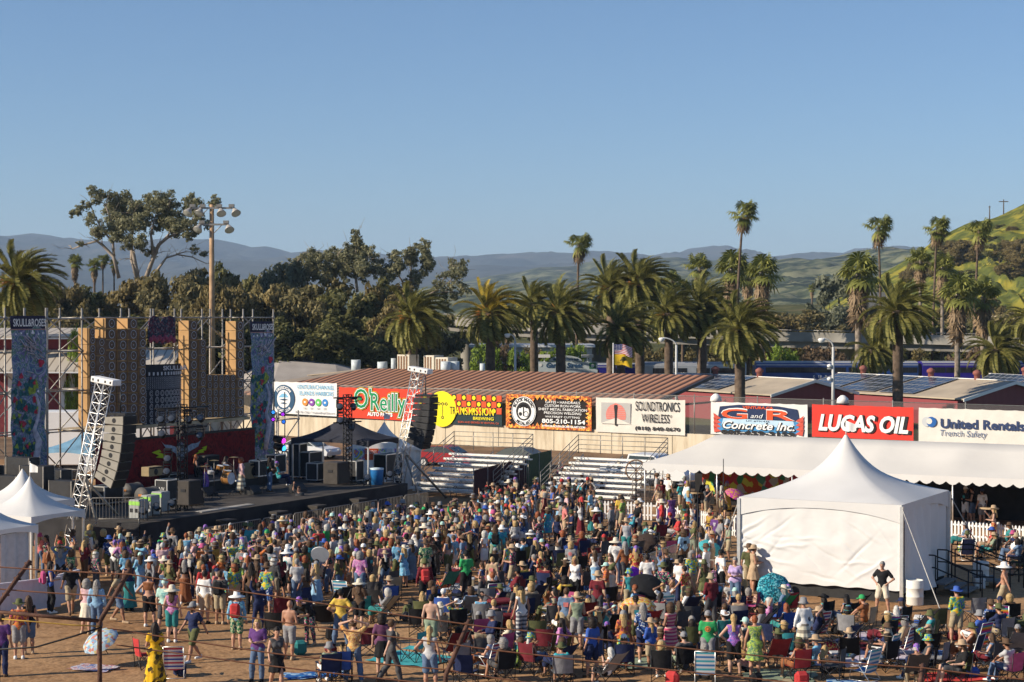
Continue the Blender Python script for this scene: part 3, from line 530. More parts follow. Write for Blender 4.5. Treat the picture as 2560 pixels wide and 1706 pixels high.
# ------------------------------------------------------------------ solar roofed barns
MAROON=mat('maroon siding',(.20,.035,.04),.7,.2,3); ROOFT=mat('tan metal roof',(.42,.35,.26),.6,.15,.5); PANEL=mat('solar panel',(.03,.045,.08),.18,.3,1.2,spec=.8)
m,n,b=newmat('maroon corrugated'); L=n.links.new; tc=N(n,'ShaderNodeTexCoord'); wv=N(n,'ShaderNodeTexWave',Scale=2.2); wv.bands_direction='Y'; L(tc.outputs['Object'],wv.inputs['Vector']); r=ramp(n,[(.2,(.13,.02,.025)),(.6,(.25,.05,.055))]); L(wv.outputs[0],r.inputs[0]); L(r.outputs[0],b.inputs['Base Color']); b.inputs['Roughness'].default_value=.55
bp=N(n,'ShaderNodeBump',Strength=.6,Distance=.06); L(wv.outputs[0],bp.inputs['Height']); L(bp.outputs[0],b.inputs['Normal']); CORR=m
def barn(label,pL,pR,pe,zr,ze,panels,vents):
    def gp(px,py,z): a=at(px,py,z); return Vector((a.x,a.y,0))
    A=gp(*pL,zr); B=gp(*pR,zr); u=(B-A).normalized(); d_=ray(*pe); t_=(B.x*u.x+B.y*u.y)/(d_.x*u.x+d_.y*u.y); E=Vector((d_.x*t_,d_.y*t_,0)); ze=CH+d_.z*t_; wv_=Vector((-u.y,u.x,0)); hw=abs((E-B).dot(wv_)); 
    if (E-B).dot(wv_)<0: wv_=-wv_
    f=math.atan2(u.y,u.x); t=thing('barn',label,'barn',(A.x,A.y,0),f,'solar roofed barns'); Lg=(B-A).length; s=1 if (Matrix.Rotation(f,3,'Z')@Vector((0,1,0))).dot(wv_)>0 else -1
    mb=MB().mat(CORR); y=hw-.3; mb.poly([(Lg-.3,-y,0),(Lg-.3,y,0),(Lg-.3,y,ze-.1),(Lg-.3,0,zr-.15),(Lg-.3,-y,ze-.1)]); mb.poly([(0.3,-y,0),(.3,y,0),(.3,y,ze-.1),(.3,0,zr-.15),(.3,-y,ze-.1)])
    for q in(-y,y): mb.add([(0.3,q,0),(Lg-.3,q,0),(Lg-.3,q,ze-.1),(.3,q,ze-.1)],[(0,1,2,3)])
    mb.build('wall',t)
    mb=MB().mat(ROOFT)
    for q in(-1,1): mb.prism([(0,0,zr),(Lg,0,zr),(Lg,q*hw,ze),(0,q*hw,ze)],(0,0,.12))
    mb.build('roof',t); mb=MB().mat(WHITE)
    for q in(-1,1): mb.prism([(Lg+.03,0,zr+.13),(Lg+.03,q*hw,ze+.13),(Lg+.03,q*hw,ze-.15),(Lg+.03,0,zr-.15)],(.08,0,0))
    mb.box(0,Lg,-.15,.15,zr+.13,zr+.2); mb.build('trim',t)
    for (x0,x1) in panels:
        for j in range(1):
            p=lambda x,v:Vector((x*Lg,s*hw*v,zr+(ze-zr)*v+.2)); a_,b_,c_,d_=p(x0,.06),p(x1,.06),p(x1,.94),p(x0,.94)
            o=MB().mat(PANEL).prism([a_,b_,c_,d_],(0,0,.05)).build('solar_panel',t); g=MB().mat(mat('panel frame',(.35,.36,.38),.4,.1)); nx=int((x1-x0)*Lg/1.0); 
            for k in range(nx+1): e=k/nx; g.tube(a_.lerp(b_,e)+Vector((0,0,.06)),d_.lerp(c_,e)+Vector((0,0,.06)),.018,3,cap=False)
            for k in range(5): e=k/4; g.tube(a_.lerp(d_,e)+Vector((0,0,.06)),b_.lerp(c_,e)+Vector((0,0,.06)),.018,3,cap=False)
            g.build('frame',o)
    for x in vents: mb=MB().mat(mat('red vent',(.25,.09,.07))); mb.lathe([(.3,0),(.3,.45),(.42,.5),(.42,.75),(.1,.95),(0,.95)],10,(x*Lg,-s*.1,zr+.1)); mb.build('roof_vent',t)
barn('maroon barn with half tan roof and solar panels nearest the brown roof',(1690,936),(2038,953),(1926,990),4.0,2.9,[(.02,.34),(.36,.62)],[.3,.62])
barn('maroon barn whose long roof carries three rows of solar panels',(2097,936),(2539,957),(2408,1001),4.0,2.9,[(.03,.25),(.28,.5),(.53,.72)],[.15,.55,.8])
barn('barn at the far right edge with solar panels to the rim',(2475,938),(2700,950),(2640,985),4.0,2.9,[(.03,.5),(.52,.97)],[.4])
# ------------------------------------------------------------------ brown roofed stand behind the wall
m,n,b=newmat('brown corrugated roof'); L=n.links.new; tc=N(n,'ShaderNodeTexCoord'); wv=N(n,'ShaderNodeTexWave',Scale=.40); wv.bands_direction='X'; L(tc.outputs['Object'],wv.inputs['Vector']); r=ramp(n,[(.22,(.06,.026,.013)),(.4,(.36,.165,.085)),(.85,(.45,.215,.115))]); L(wv.outputs[0],r.inputs[0])
nz=N(n,'ShaderNodeTexNoise',Scale=.8,Detail=4.0); L(tc.outputs['Object'],nz.inputs['Vector']); mx=N(n,'ShaderNodeMixRGB',blend_type='MULTIPLY'); mx.inputs[0].default_value=.22; L(r.outputs[0],mx.inputs[1]); L(nz.outputs[0],mx.inputs[2]); L(mx.outputs[0],b.inputs['Base Color']); b.inputs['Roughness'].default_value=.6
bp=N(n,'ShaderNodeBump',Strength=.8,Distance=.12); L(wv.outputs[0],bp.inputs['Height']); L(bp.outputs[0],b.inputs['Normal']); BROOF=m
A=at(920,925,5.1); B=at(1780,943,5.1); u=(B-A); Lg=u.length; f=math.atan2(u.y,u.x); t=thing('roofed_stand','long building with a brown corrugated roof behind the banner wall','building',(A.x,A.y,0),f)
ew=11.0; mb=MB().mat(BROOF); mb.prism([(0,0,5.1),(Lg,0,5.1),(Lg,-ew,3.0),(-6.5,-ew,3.0)],(0,0,.15)); mb.build('roof',t)
mb=MB().mat(mat('taupe roof end',(.30,.24,.18),.7,.15,.6)); mb.prism([(-.05,0,5.13),(-6.6,-ew,3.03),(-15,-ew+6,2.7),(-15,6,3.6)],(0,0,.12)); mb.prism([(0,.02,5.1),(Lg,.02,5.1),(Lg-10,9,4.0),(-15,9,4.0)],(0,0,.12)); mb.build('roof_slope',t)
mb=MB().mat(mat('tan timber wall',(.36,.27,.17),.85,.3,1)); mb.box(-12,Lg-.8,-ew+5.4,-ew+5.7,0,3.1); mb.build('wall',t)
for x in [2,9,16,23,30,Lg-1]: MB().mat(DKMET).box(x-.14,x+.14,-ew+.7,-ew+1.0,0,3.1).build('post',t)
MB().mat(DKMET).box(Lg+.02,Lg+.2,-ew,-.1,2.95,3.1).prism([(Lg+.02,-ew,2.95),(Lg+.02,-.05,5.0),(Lg+.02,-.05,5.25),(Lg+.02,-ew,3.2)],(.2,0,0)).build('fascia',t)
# flat roof behind with air handlers and fans
fr=Frame(A.x,A.y,f)
def roofbox(label,px,ytop,ybot,w,kind,yl=6.0):
    h0=fr.hit(px,ybot,1,yl); h1=fr.hit(px,ytop,1,yl); p=fr.w(h0.x,yl); t=thing('rooftop_unit' if kind=='ac' else 'roof_fan',label,'air conditioner' if kind=='ac' else 'roof fan',(p.x,p.y,4.3),f,'machines on the roof behind'); H=h1.z-4.3
    if kind=='ac':
        MB().mat(mat('cream sheet metal',(.62,.56,.45),.5,.1)).bbox(-w/2,w/2,0,1.6,0,H,.03).build('casing',t); mb=MB().mat(mat('rusty coil',(.20,.11,.06),.8,.4,5))
        for k in range(int(w/.32)): x=-w/2+.12+k*.32; mb.box(x,x+.17,-.03,0,.12,H-.15)
        mb.build('grille',t)
    else:
        mb=MB().mat(mat('pale blue grey metal',(.50,.55,.56),.5,.12)); mb.lathe([(w*.42,0),(w*.42,H*.25),(w*.5,H*.27),(w*.5,H),(w*.44,H),(w*.44,H*.8),(0,H*.8)],16); mb.build('housing',t); MB().mat(mat('rusty coil',(.20,.11,.06))).lathe([(w*.46,-.3),(w*.46,.12)],14).build('curb',t)
roofbox('pale round roof fan furthest left on the flat roof',890,900,921,.95,'fan'); roofbox('round roof fan second from the left',956,905,921,1.0,'fan'); roofbox('roof air unit with rusty slats left of the date palm trunk',1008,887,919,1.5,'ac'); roofbox('tall roof air unit right of the date palm trunk',1072,889,920,1.25,'ac'); roofbox('lower wide roof air unit beside the tall one',1104,894,920,1.5,'ac'); roofbox('grey mushroom roof fan beside the air units',1114,904,922,.95,'fan',5.0); roofbox('pale roof fan beside the overpass column',1137,904,920,.9,'fan'); roofbox('small white roof box before the yellow palm',1206,909,926,.5,'fan'); roofbox('cone shaped roof fan left of the air units',984,896,918,.5,'fan')
MB().mat(GREYR)
t=thing('flat_roof_building','flat roofed annex carrying fans and air units behind the brown roof','building',(A.x,A.y,0),f); MB().mat(GREYR).box(-4,17,3.2,12,3.9,4.28).build('roof',t); MB().mat(TAN).box(-3.7,16.7,3.5,11.7,0,3.9).build('wall',t)
# canvas shed left
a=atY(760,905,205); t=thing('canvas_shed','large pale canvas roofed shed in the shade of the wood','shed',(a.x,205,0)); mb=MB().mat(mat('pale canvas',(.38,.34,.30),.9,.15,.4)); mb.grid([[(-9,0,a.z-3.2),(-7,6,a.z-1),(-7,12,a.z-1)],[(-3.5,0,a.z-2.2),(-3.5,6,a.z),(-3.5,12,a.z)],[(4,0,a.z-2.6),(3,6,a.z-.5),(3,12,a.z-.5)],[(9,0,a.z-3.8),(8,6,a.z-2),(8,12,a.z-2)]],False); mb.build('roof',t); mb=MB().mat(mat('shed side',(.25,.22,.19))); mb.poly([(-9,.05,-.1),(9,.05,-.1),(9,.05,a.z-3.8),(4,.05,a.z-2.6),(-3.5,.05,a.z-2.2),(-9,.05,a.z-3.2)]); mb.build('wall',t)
# maroon and tan building behind the left scaffold
t=thing('fair_building','maroon building with pale ribbed roofs behind the left scaffold','building',(0,150,0)); X=lambda px:(px-1280)/FPX*150; Z=lambda py:CH-(py-790)/FPX*150
m,n,b=newmat('pale ribbed roof'); L=n.links.new; tc=N(n,'ShaderNodeTexCoord'); wv=N(n,'ShaderNodeTexWave',Scale=.42); wv.bands_direction='X'; L(tc.outputs['Object'],wv.inputs['Vector']); r=ramp(n,[(.0,(.16,.13,.10)),(.12,(.5,.44,.36))]); L(wv.outputs[0],r.inputs[0]); L(r.outputs[0],b.inputs['Base Color'])
mb=MB().mat(m); mb.prism([(X(-80),-2.5,Z(928)),(X(440),-2.5,Z(928)),(X(440),2.2,Z(880)),(X(-80),2.2,Z(880))],(0,0,.14)); mb.prism([(X(-80),1.5,Z(846)),(X(168),1.5,Z(846)),(X(168),8,Z(826)),(X(-80),8,Z(826))],(0,0,.14)); mb.build('roof',t)
mb=MB().mat(MAROON); mb.box(X(-80),X(438),0,8,0,Z(930)); mb.box(X(-80),X(160),2.4,8,Z(885),Z(845)); mb.build('wall',t); mb=MB().mat(WHITE); mb.box(X(-80),X(168),1.4,1.5,Z(849),Z(846)); mb.box(X(-80),X(440),-2.6,-2.5,Z(931),Z(928)); mb.build('fascia',t)
for px in(20,150,172,300,380): MB().mat(WHITE).box(X(px),X(px)+.5,-.12,-.0,0,Z(930)).build('pillar',t)
MB().mat(mat('window shutter',(.55,.54,.5))).box(X(10),X(26),2.28,2.39,Z(880),Z(852)).build('window',t)
# ------------------------------------------------------------------ track wall, fence, banners
m,n,b=newmat('sandy concrete wall'); L=n.links.new; tc=N(n,'ShaderNodeTexCoord'); mp=N(n,'ShaderNodeMapping'); mp.inputs['Scale'].default_value=(1.2,1,.16); L(tc.outputs['Object'],mp.inputs['Vector']); z=N(n,'ShaderNodeTexNoise',Scale=1.6,Detail=7.0,Roughness=.7); L(mp.outputs[0],z.inputs['Vector']); r=ramp(n,[(.3,(.38,.30,.20)),(.5,(.60,.51,.37)),(.7,(.68,.60,.46))]); L(z.outputs[0],r.inputs[0]); L(r.outputs[0],b.inputs['Base Color']); b.inputs['Roughness'].default_value=.92
t=thing('track_wall','long sandy concrete wall along the race track, below the banners','wall',tuple(WA.w(0,0)),WA.rz); mb=MB().mat(m)
P=[[(-95+5*i,y,zz) for y,zz in((0,0),(0,2.0),(.3,2.0),(.3,0))] for i in range(39)]; mb.grid(P,False); mb.build('wall',t); mb=MB().mat(DKMET)
for i in range(38): mb.box(-92.5+5*i-.02,-92.5+5*i+.02,-.006,.0,.3,2.0)
mb.build('joint',t)
m,n,b=newmat('chain link mesh'); L=n.links.new; tc=N(n,'ShaderNodeTexCoord'); sx=N(n,'ShaderNodeSeparateXYZ'); L(tc.outputs['Object'],sx.inputs[0]); outs=[]
for op in('ADD','SUBTRACT'):
    q=N(n,'ShaderNodeMath',operation=op); L(sx.outputs[0],q.inputs[0]); L(sx.outputs[2],q.inputs[1]); w=N(n,'ShaderNodeMath',operation='PINGPONG'); L(q.outputs[0],w.inputs[0]); w.inputs[1].default_value=.06; c=N(n,'ShaderNodeMath',operation='LESS_THAN'); L(w.outputs[0],c.inputs[0]); c.inputs[1].default_value=.008; outs.append(c)
mxm=N(n,'ShaderNodeMath',operation='MAXIMUM'); L(outs[0].outputs[0],mxm.inputs[0]); L(outs[1].outputs[0],mxm.inputs[1]); L(mxm.outputs[0],b.inputs['Alpha']); b.inputs['Base Color'].default_value=(.2,.19,.18,1)
t=thing('chain_fence','chain link fence on top of the sandy wall behind the banners','fence',tuple(WA.w(0,.12,2.0)),WA.rz); MB().mat(m).add([(-60,0,0),(95,0,0),(95,0,2.6),(-60,0,2.6)],[(0,1,2,3)]).build('mesh_panel',t)
for i in range(-12,20): MB().mat(STEEL).tube((i*4.9,0,0),(i*4.9,0,2.75),.04,5).build('post',t)
MB().mat(STEEL).tube((-60,0,2.62),(95,0,2.62),.03,5).build('rail',t)
def cloth(name,c,k=.03): return mat(name,c,.7,k+.03,1.2,spec=.2,bump=.4,bscale=2.2)
def banner(label,pxl,pxr,tl,bl,tr,br,col,name):
    a=WA.hit(pxl,tl,1,-.12); c=WA.hit(pxl,bl,1,-.12); d=WA.hit(pxr,tr,1,-.12); e=WA.hit(pxr,br,1,-.12); w=d.x-a.x; z0=(c.z+e.z)/2; h=(a.z+d.z)/2-z0
    p=WA.w(a.x,-.12,z0); t=thing('banner',label,'banner',p,WA.rz,'sponsor banners on the track wall'); nx=28; wob=lambda u,v:.035*math.sin(u*9+v*3+pxl)+.02*math.sin(u*23+v*7)
    mb=MB().mat(cloth(name,col)); mb.grid([[(w*i/nx,wob(i/nx,j/4)*0.5,(c.z-z0)*(1-i/nx)*(1-j/4)+h*j/4-.03*math.sin(PI*((i/nx*7)%1))*(j==4)) for j in range(5)] for i in range(nx+1)]); mb.build('cloth',t)
    return t,w,h
F_=-.06
t,w,h=banner('white boat club banner with round navy emblem, leftmost on the wall',668,842,949,1032,963,1044,(.74,.74,.72),'white banner cloth')
NAV=cloth('navy print',(.03,.085,.16)); LB=cloth('light blue print',(.20,.46,.66)); GRY=cloth('grey print',(.3,.3,.32)); WP_=cloth('white print',(.8,.8,.78))
cx,cz=w*.25,h*.47; r=h*.44; mb=MB().mat(NAV); disc(mb,cx,cz,r,F_,32); mb.mat(WP_); disc(mb,cx,cz,r*.62,F_-.01,28); mb.build('emblem',t)
mb=MB().mat(LB); mb.poly([(cx-r*.5,F_-.02,cz+r*.1),(cx+r*.5,F_-.02,cz+r*.12),(cx+r*.2,F_-.02,cz+r*.38),(cx-r*.15,F_-.02,cz+r*.38)]); mb.mat(NAV); mb.poly([(cx-r*.45,F_-.02,cz-.02),(cx+.1,F_-.02,cz+r*.02),(cx+r*.5,F_-.02,cz-.06),(cx,F_-.02,cz-r*.12)]); mb.poly([(cx-r*.35,F_-.02,cz-r*.3),(cx,F_-.02,cz-r*.22),(cx+r*.4,F_-.02,cz-r*.34),(cx,F_-.02,cz-r*.36)]); mb.build('emblem_boat',t)
text('FREEDOM',t,cx,cz,F_-.015,.34,WP_,bold=.008,wrap_arc=(r*.70,90,True)); text('BOAT CLUB',t,cx,cz,F_-.015,.32,WP_,bold=.008,wrap_arc=(r*.93,-90,False))
text('VENTURA/CHANNEL',t,w*.70,h*.80,F_,.4,LB,w=w*.53,h=h*.13,bold=.004); text('ISLANDS HARBORS',t,w*.71,h*.61,F_,.4,LB,w=w*.49,h=h*.13,bold=.004)
for k,c in enumerate([(.75,.25,.05),(.22,.06,.35),(.12,.5,.12),(.04,.22,.55)]):
    mb=MB().mat(cloth('disc print %d'%k,c)); disc(mb,w*(.555+.095*k),h*.40,h*.115,F_,18); mb.mat(WP_); rect(mb,w*(.555+.095*k)-.1,w*(.555+.095*k)+.1,h*.40-.07,h*.40+.07,F_-.01); mb.mat(GRY); 
    for q in range(2): rect(mb,w*(.555+.095*k)-.18,w*(.555+.095*k)+.18,h*(.225-.035*q),h*(.235-.035*q),F_)
    mb.build('icon',t)
text('805-781-7363 · FreedomBoatClub.com',t,w*.70,h*.06,F_,.24,GRY,w=w*.56,bold=.004)
t,w,h=banner("red banner with green O'Reilly lettering outlined in yellow",847,1050,963,1043,979,1057,(.66,.055,.025),'red banner cloth')
for off,m_,y in((.17,cloth('yellow print',(.85,.62,.03)),0),(.135,cloth('black print',(.015,.015,.015)),.012),(.085,WP_,.024),(.012,cloth('green print',(.0,.24,.09)),.036)):
    text("O'",t,w*.31,h*.36,F_-y,2.15,m_,bold=off*.9,sx=.86); text('Reilly',t,w*.615,h*.30,F_-y-.004,1.95,m_,bold=off*.9,sx=.84)
mb=MB().mat(MATS['green print'])
for q in((0,.12),(-.1,-.02),(.1,-.02)): disc(mb,w*.275+q[0],h*.40+.62+q[1],.10,F_-.04,10)
rect(mb,w*.275-.02,w*.275+.02,h*.40+.40,h*.40+.6,F_-.04); mb.build('clover',t)
text('AUTO PARTS',t,w*.52,h*.12,F_,.4,WP_,w=w*.31,bold=.02)
t,w,h=banner('dark green brewing banner with yellow disc and red checkers',1046,1255,979,1057,994,1068,(.02,.04,.045),'dark teal banner cloth')
RED=cloth('red print',(.62,.09,.03)); YEL=cloth('lemon print',(.85,.72,.02)); DTE=cloth('dark teal print',(.012,.025,.028))
mb=MB().mat(RED); s=w/17
for i in range(17):
    for j in range(3):
        if (i+j)%2==0 and not(j==3 and i%4==1): rect(mb,i*s,(i+1)*s,h-(j+1)*s*1.0,h-j*s,F_)
mb.build('checkers',t); mb=MB().mat(YEL)
for i in range(17):
    for j in range(3):
        if (i+j)%2==1: disc(mb,(i+.5)*s,h-(j+.5)*s,s*.36,F_-.012,12)
disc(mb,w*.295,h*.5,w*.172,F_-.02,36); mb.build('yellow_disc',t)
mb=MB().mat(DTE)
for x,z in((-.15,.17),(0,.17),(.15,.17),(0,-.28)): disc(mb,w*.305+x*h*1.0,h*.5+z*h,h*.055,F_-.035,14,h*.03)
rect(mb,w*.305-h*.10,w*.305-h*.05,h*.66,h*.68,F_-.035); rect(mb,w*.305+h*.05,w*.305+h*.10,h*.66,h*.68,F_-.035); rect(mb,w*.305-.02,w*.305+.02,h*.28,h*.6,F_-.035); mb.build('emblem',t)
text('TR',t,w*.425,h*.34,F_-.04,.7,DTE,w=w*.07,h=h*.25); text('ANSMISSION',t,w*.69,h*.34,F_-.04,.7,YEL,w=w*.45,h=h*.25,bold=.004,space=1.15)
text('BREWING',t,w*.79,h*.19,F_-.03,.3,YEL,w=w*.24,h=h*.1,bold=.004); text('BORN AND BREWED IN VENTURA, CA',t,w*.73,h*.07,F_-.03,.2,RED,w=w*.48,bold=.0)
t,w,h=banner('black banner framed in orange flames, metal art shop',1266,1480,984,1069,993,1078,(.02,.014,.012),'black banner cloth')
m,n,b=newmat('flame print'); L=n.links.new; tc=N(n,'ShaderNodeTexCoord'); z=N(n,'ShaderNodeTexNoise',Scale=3.2,Detail=6.0,Distortion=1.6); L(tc.outputs['Object'],z.inputs['Vector']); r=ramp(n,[(.32,(.02,.008,.004)),(.45,(.45,.07,.01)),(.55,(.80,.28,.02)),(.68,(.95,.70,.12))]); L(z.outputs[0],r.inputs[0]); L(r.outputs[0],b.inputs['Base Color']); b.inputs['Roughness'].default_value=.7
rs=np.random.RandomState(4); mb=MB().mat(m)
def jag(x0,x1,z0,dz,nn): 
    xs=np.linspace(x0,x1,nn); return [(x,F_,z0+dz*(rs.uniform(.5,1.25) if i%2 else rs.uniform(.3,.7))) for i,x in enumerate(xs)]
top=jag(0,w,h,-h*.17,41); mb.grid([[(p[0],F_,h),p] for p in top],False); bot=jag(0,w,0,h*.16,41); mb.grid([[(p[0],F_,0),p] for p in bot],False)
for x0,sg in((0,1),(w,-1)):
    zs=np.linspace(0,h,19); mb.grid([[(x0,F_-.004,z_),(x0+sg*w*(.07 if i%2 else .035),F_-.004,z_)] for i,z_ in enumerate(zs)],False)
mb.build('flames',t); mb=MB().mat(WP_); disc(mb,w*.215,h*.5,h*.44,F_-.02,36); mb.mat(BLACK); disc(mb,w*.215,h*.5,h*.42,F_-.03,36,h*.405); disc(mb,w*.215,h*.5,h*.275,F_-.03,32); mb.mat(WP_); disc(mb,w*.215,h*.47,h*.20,F_-.04,24); mb.mat(BLACK)
for q in range(9): an=R(30+15*q); disc(mb,w*.215+math.cos(an)*h*.14,h*.60+math.sin(an)*h*.07,h*.05,F_-.05,7)
rect(mb,w*.215-.05,w*.215+.05,h*.36,h*.62,F_-.05); disc(mb,w*.215+.22,h*.42,h*.09,F_-.05,16,h*.07); disc(mb,w*.215-.28,h*.42,h*.06,F_-.05,9); mb.build('emblem',t)
text('BLACK MAGIC',t,w*.215,h*.5,F_-.04,.30,BLACK,bold=.012,wrap_arc=(h*.315,90,True)); text('METAL ART',t,w*.215,h*.5,F_-.04,.28,BLACK,bold=.01,wrap_arc=(h*.395,-90,False))
for k,s_ in enumerate(['GATES • HANDRAILS','CUSTOM IRON-WORK','SHEET METAL FABRICATION','PRECISION WELDING','WATERJET CUTTING']): text(s_,t,w*.67,h*(.765-.105*k),F_-.02,.26,WP_,w=w*[.40,.42,.56,.43,.40][k],h=h*.075,bold=.002)
text('805-210-1154',t,w*.68,h*.185,F_-.02,.45,WP_,w=w*.50,h=h*.13,bold=.014); text('WWW.BLACKMAGICMETALART.COM',t,w*.68,h*.07,F_-.02,.2,WP_,w=w*.50,bold=.008)
t,w,h=banner('cream banner with a microphone before a red sun',1490,1713,993,1080,1001,1089,(.66,.62,.55),'cream banner cloth')
mb=MB().mat(cloth('warm grey print',(.42,.41,.39))); mb.poly([(w*.065,F_,h*.25),(w*.40,F_,h*.27),(w*.40,F_,h*.86),(w*.065,F_,h*.86)]); mb.mat(cloth('salmon print',(.68,.20,.16))); cx=w*.235; cz=h*.5
for k in range(9):
    z0=-.12+k*.06; hh=.05; a=math.sqrt(max(0,.34**2-z0*z0)); c=math.sqrt(max(0,.34**2-(z0+hh)**2)); mb.poly([(cx-a*h,F_-.012,cz+z0*h),(cx+a*h,F_-.012,cz+z0*h),(cx+c*h,F_-.012,cz+(z0+hh)*h),(cx-c*h,F_-.012,cz+(z0+hh)*h)])
mb.mat(cloth('cream print',(.66,.62,.55))); mb.poly([(w*.06,F_-.02,h*.25),(w*.41,F_-.02,h*.25),(w*.235,F_-.02,h*.43)]); mb.mat(BLACK); mb.poly([(cx-.16,F_-.03,h*.74),(cx-.12,F_-.03,h*.80),(cx+.12,F_-.03,h*.80),(cx+.16,F_-.03,h*.74),(cx+.1,F_-.03,h*.58),(cx+.08,F_-.03,h*.2),(cx-.08,F_-.03,h*.2),(cx-.1,F_-.03,h*.58)]); mb.build('microphone_print',t)
text('SOUNDTRONICS',t,w*.70,h*.66,F_,.6,BLACK,w=w*.49,h=h*.27,bold=.004); text('WIRELESS',t,w*.68,h*.33,F_,.6,BLACK,w=w*.31,h=h*.25,bold=.004); text('®',t,w*.85,h*.48,F_,.28,BLACK); text('(818) 848-8670',t,w*.70,h*.11,F_,.42,BLACK,w=w*.50,h=h*.14,bold=.012)
t,w,h=banner('white concrete company banner with red G and R letters',1777,2019,1005,1085,1011,1095,(.70,.69,.66),'white banner cloth two')
mb=MB().mat(cloth('dark blue print',(.02,.035,.09))); mb.poly([(w*.08,F_,h*.5),(w*.10,F_,h*.86),(w*.3,F_,h*.93),(w*.7,F_,h*.92),(w*.90,F_,h*.84),(w*.92,F_,h*.5)]); mb.mat(cloth('mid blue print',(.06,.25,.50))); mb.poly([(w*.06,F_-.01,h*.12),(w*.10,F_-.01,h*.5),(w*.90,F_-.01,h*.47),(w*.94,F_-.01,h*.1)]); mb.mat(cloth('pale blue print',(.45,.62,.75))); mb.poly([(w*.12,F_-.015,h*.30),(w*.14,F_-.015,h*.5),(w*.86,F_-.015,h*.48),(w*.88,F_-.015,h*.28)])
mb.mat(cloth('flame red print',(.55,.09,.06)))
for sg,x0 in((1,.045),(-1,.955)):
    for q in range(4): mb.poly([(w*x0,F_-.02,h*(.05+.13*q)),(w*(x0+sg*.07),F_-.02,h*(.1+.13*q)),(w*(x0-sg*.012),F_-.02,h*(.27+.13*q))])
mb.build('emblem',t)
for off,m_,y in((.10,WP_,0),(.02,RED,.014)): text('G',t,w*.26,h*.50,F_-.03-y,1.1,m_,w=w*.27+off,h=h*.30+off,bold=.02); text('R',t,w*.71,h*.50,F_-.03-y,1.1,m_,w=w*.28+off,h=h*.29+off,bold=.02)
text('and',t,w*.485,h*.54,F_-.06,.5,WP_,shear=.3,w=w*.13,h=h*.13); text('VENTURA,CA',t,w*.5,h*.82,F_-.03,.24,RED,w=w*.32,bold=.01); text('LIC #791476',t,w*.5,h*.42,F_-.03,.16,MATS['dark blue print'],w=w*.24)
text('Concrete Inc.',t,w*.5,h*.19,F_-.05,.62,BLACK,w=w*.76,h=h*.27,bold=.05,shear=.3); text('Concrete Inc.',t,w*.5,h*.195,F_-.065,.62,WP_,w=w*.74,h=h*.25,bold=.012,shear=.3); text('805-659-3159',t,w*.5,h*.02,F_-.05,.4,BLACK,w=w*.76,h=h*.15,bold=.02)
t,w,h=banner('red banner with slanted white LUCAS OIL lettering',2030,2284,1011,1092,1018,1102,(.66,.045,.03),'bright red banner cloth')
text('LUCAS OIL',t,w*.52,h*.20,F_,1.4,BLACK,w=w*.92,h=h*.56,bold=.06,shear=.22); text('LUCAS OIL',t,w*.505,h*.225,F_-.02,1.4,WP_,w=w*.885,h=h*.52,bold=.055,shear=.22)
t,w,h=banner('cream rental company banner with blue and grey disc, rightmost',2297,2580,1020,1104,1027,1112,(.66,.63,.57),'cream banner cloth two')
mb=MB().mat(cloth('silver print',(.5,.52,.53))); disc(mb,w*.075,h*.58,h*.15,F_,24); mb.mat(cloth('royal blue print',(.02,.11,.35))); disc(mb,w*.12,h*.58,h*.155,F_-.012,24); mb.mat(cloth('cream print two',(.66,.63,.57))); disc(mb,w*.10,h*.60,h*.09,F_-.02,20); mb.build('emblem',t)
text('United Rentals',t,w*.57,h*.42,F_,.8,cloth('navy blue print',(.03,.05,.12)),w=w*.74,bold=.03); text('Trench Safety',t,w*.40,h*.18,F_,.55,cloth('slate print',(.14,.18,.27)),w=w*.42,shear=.12)
# bits on the fence line, lamps and floodlights
for k,(lb,px,yb,yt) in enumerate([('white globe lamp on the wall left of the red lettered banner',1790,1005,985),('white bell lamp above the concrete company banner',2107,1010,990)]):
    p=WA.hit(px,yb,1,.2); q=WA.hit(px,yt,1,.2); P=WA.w(p.x,.2,p.z-.5); t=thing('floodlight',lb,'floodlight',P,WA.rz,'lamps along the wall'); MB().mat(STEEL).tube((0,0,-1.6),(0,0,.5),.05,6).build('post',t); MB().mat(WHITE).lathe([(.1,.5),(.42,.55),(.36,.85),(.14,1.05),(0,1.08)],12).build('shade',t)
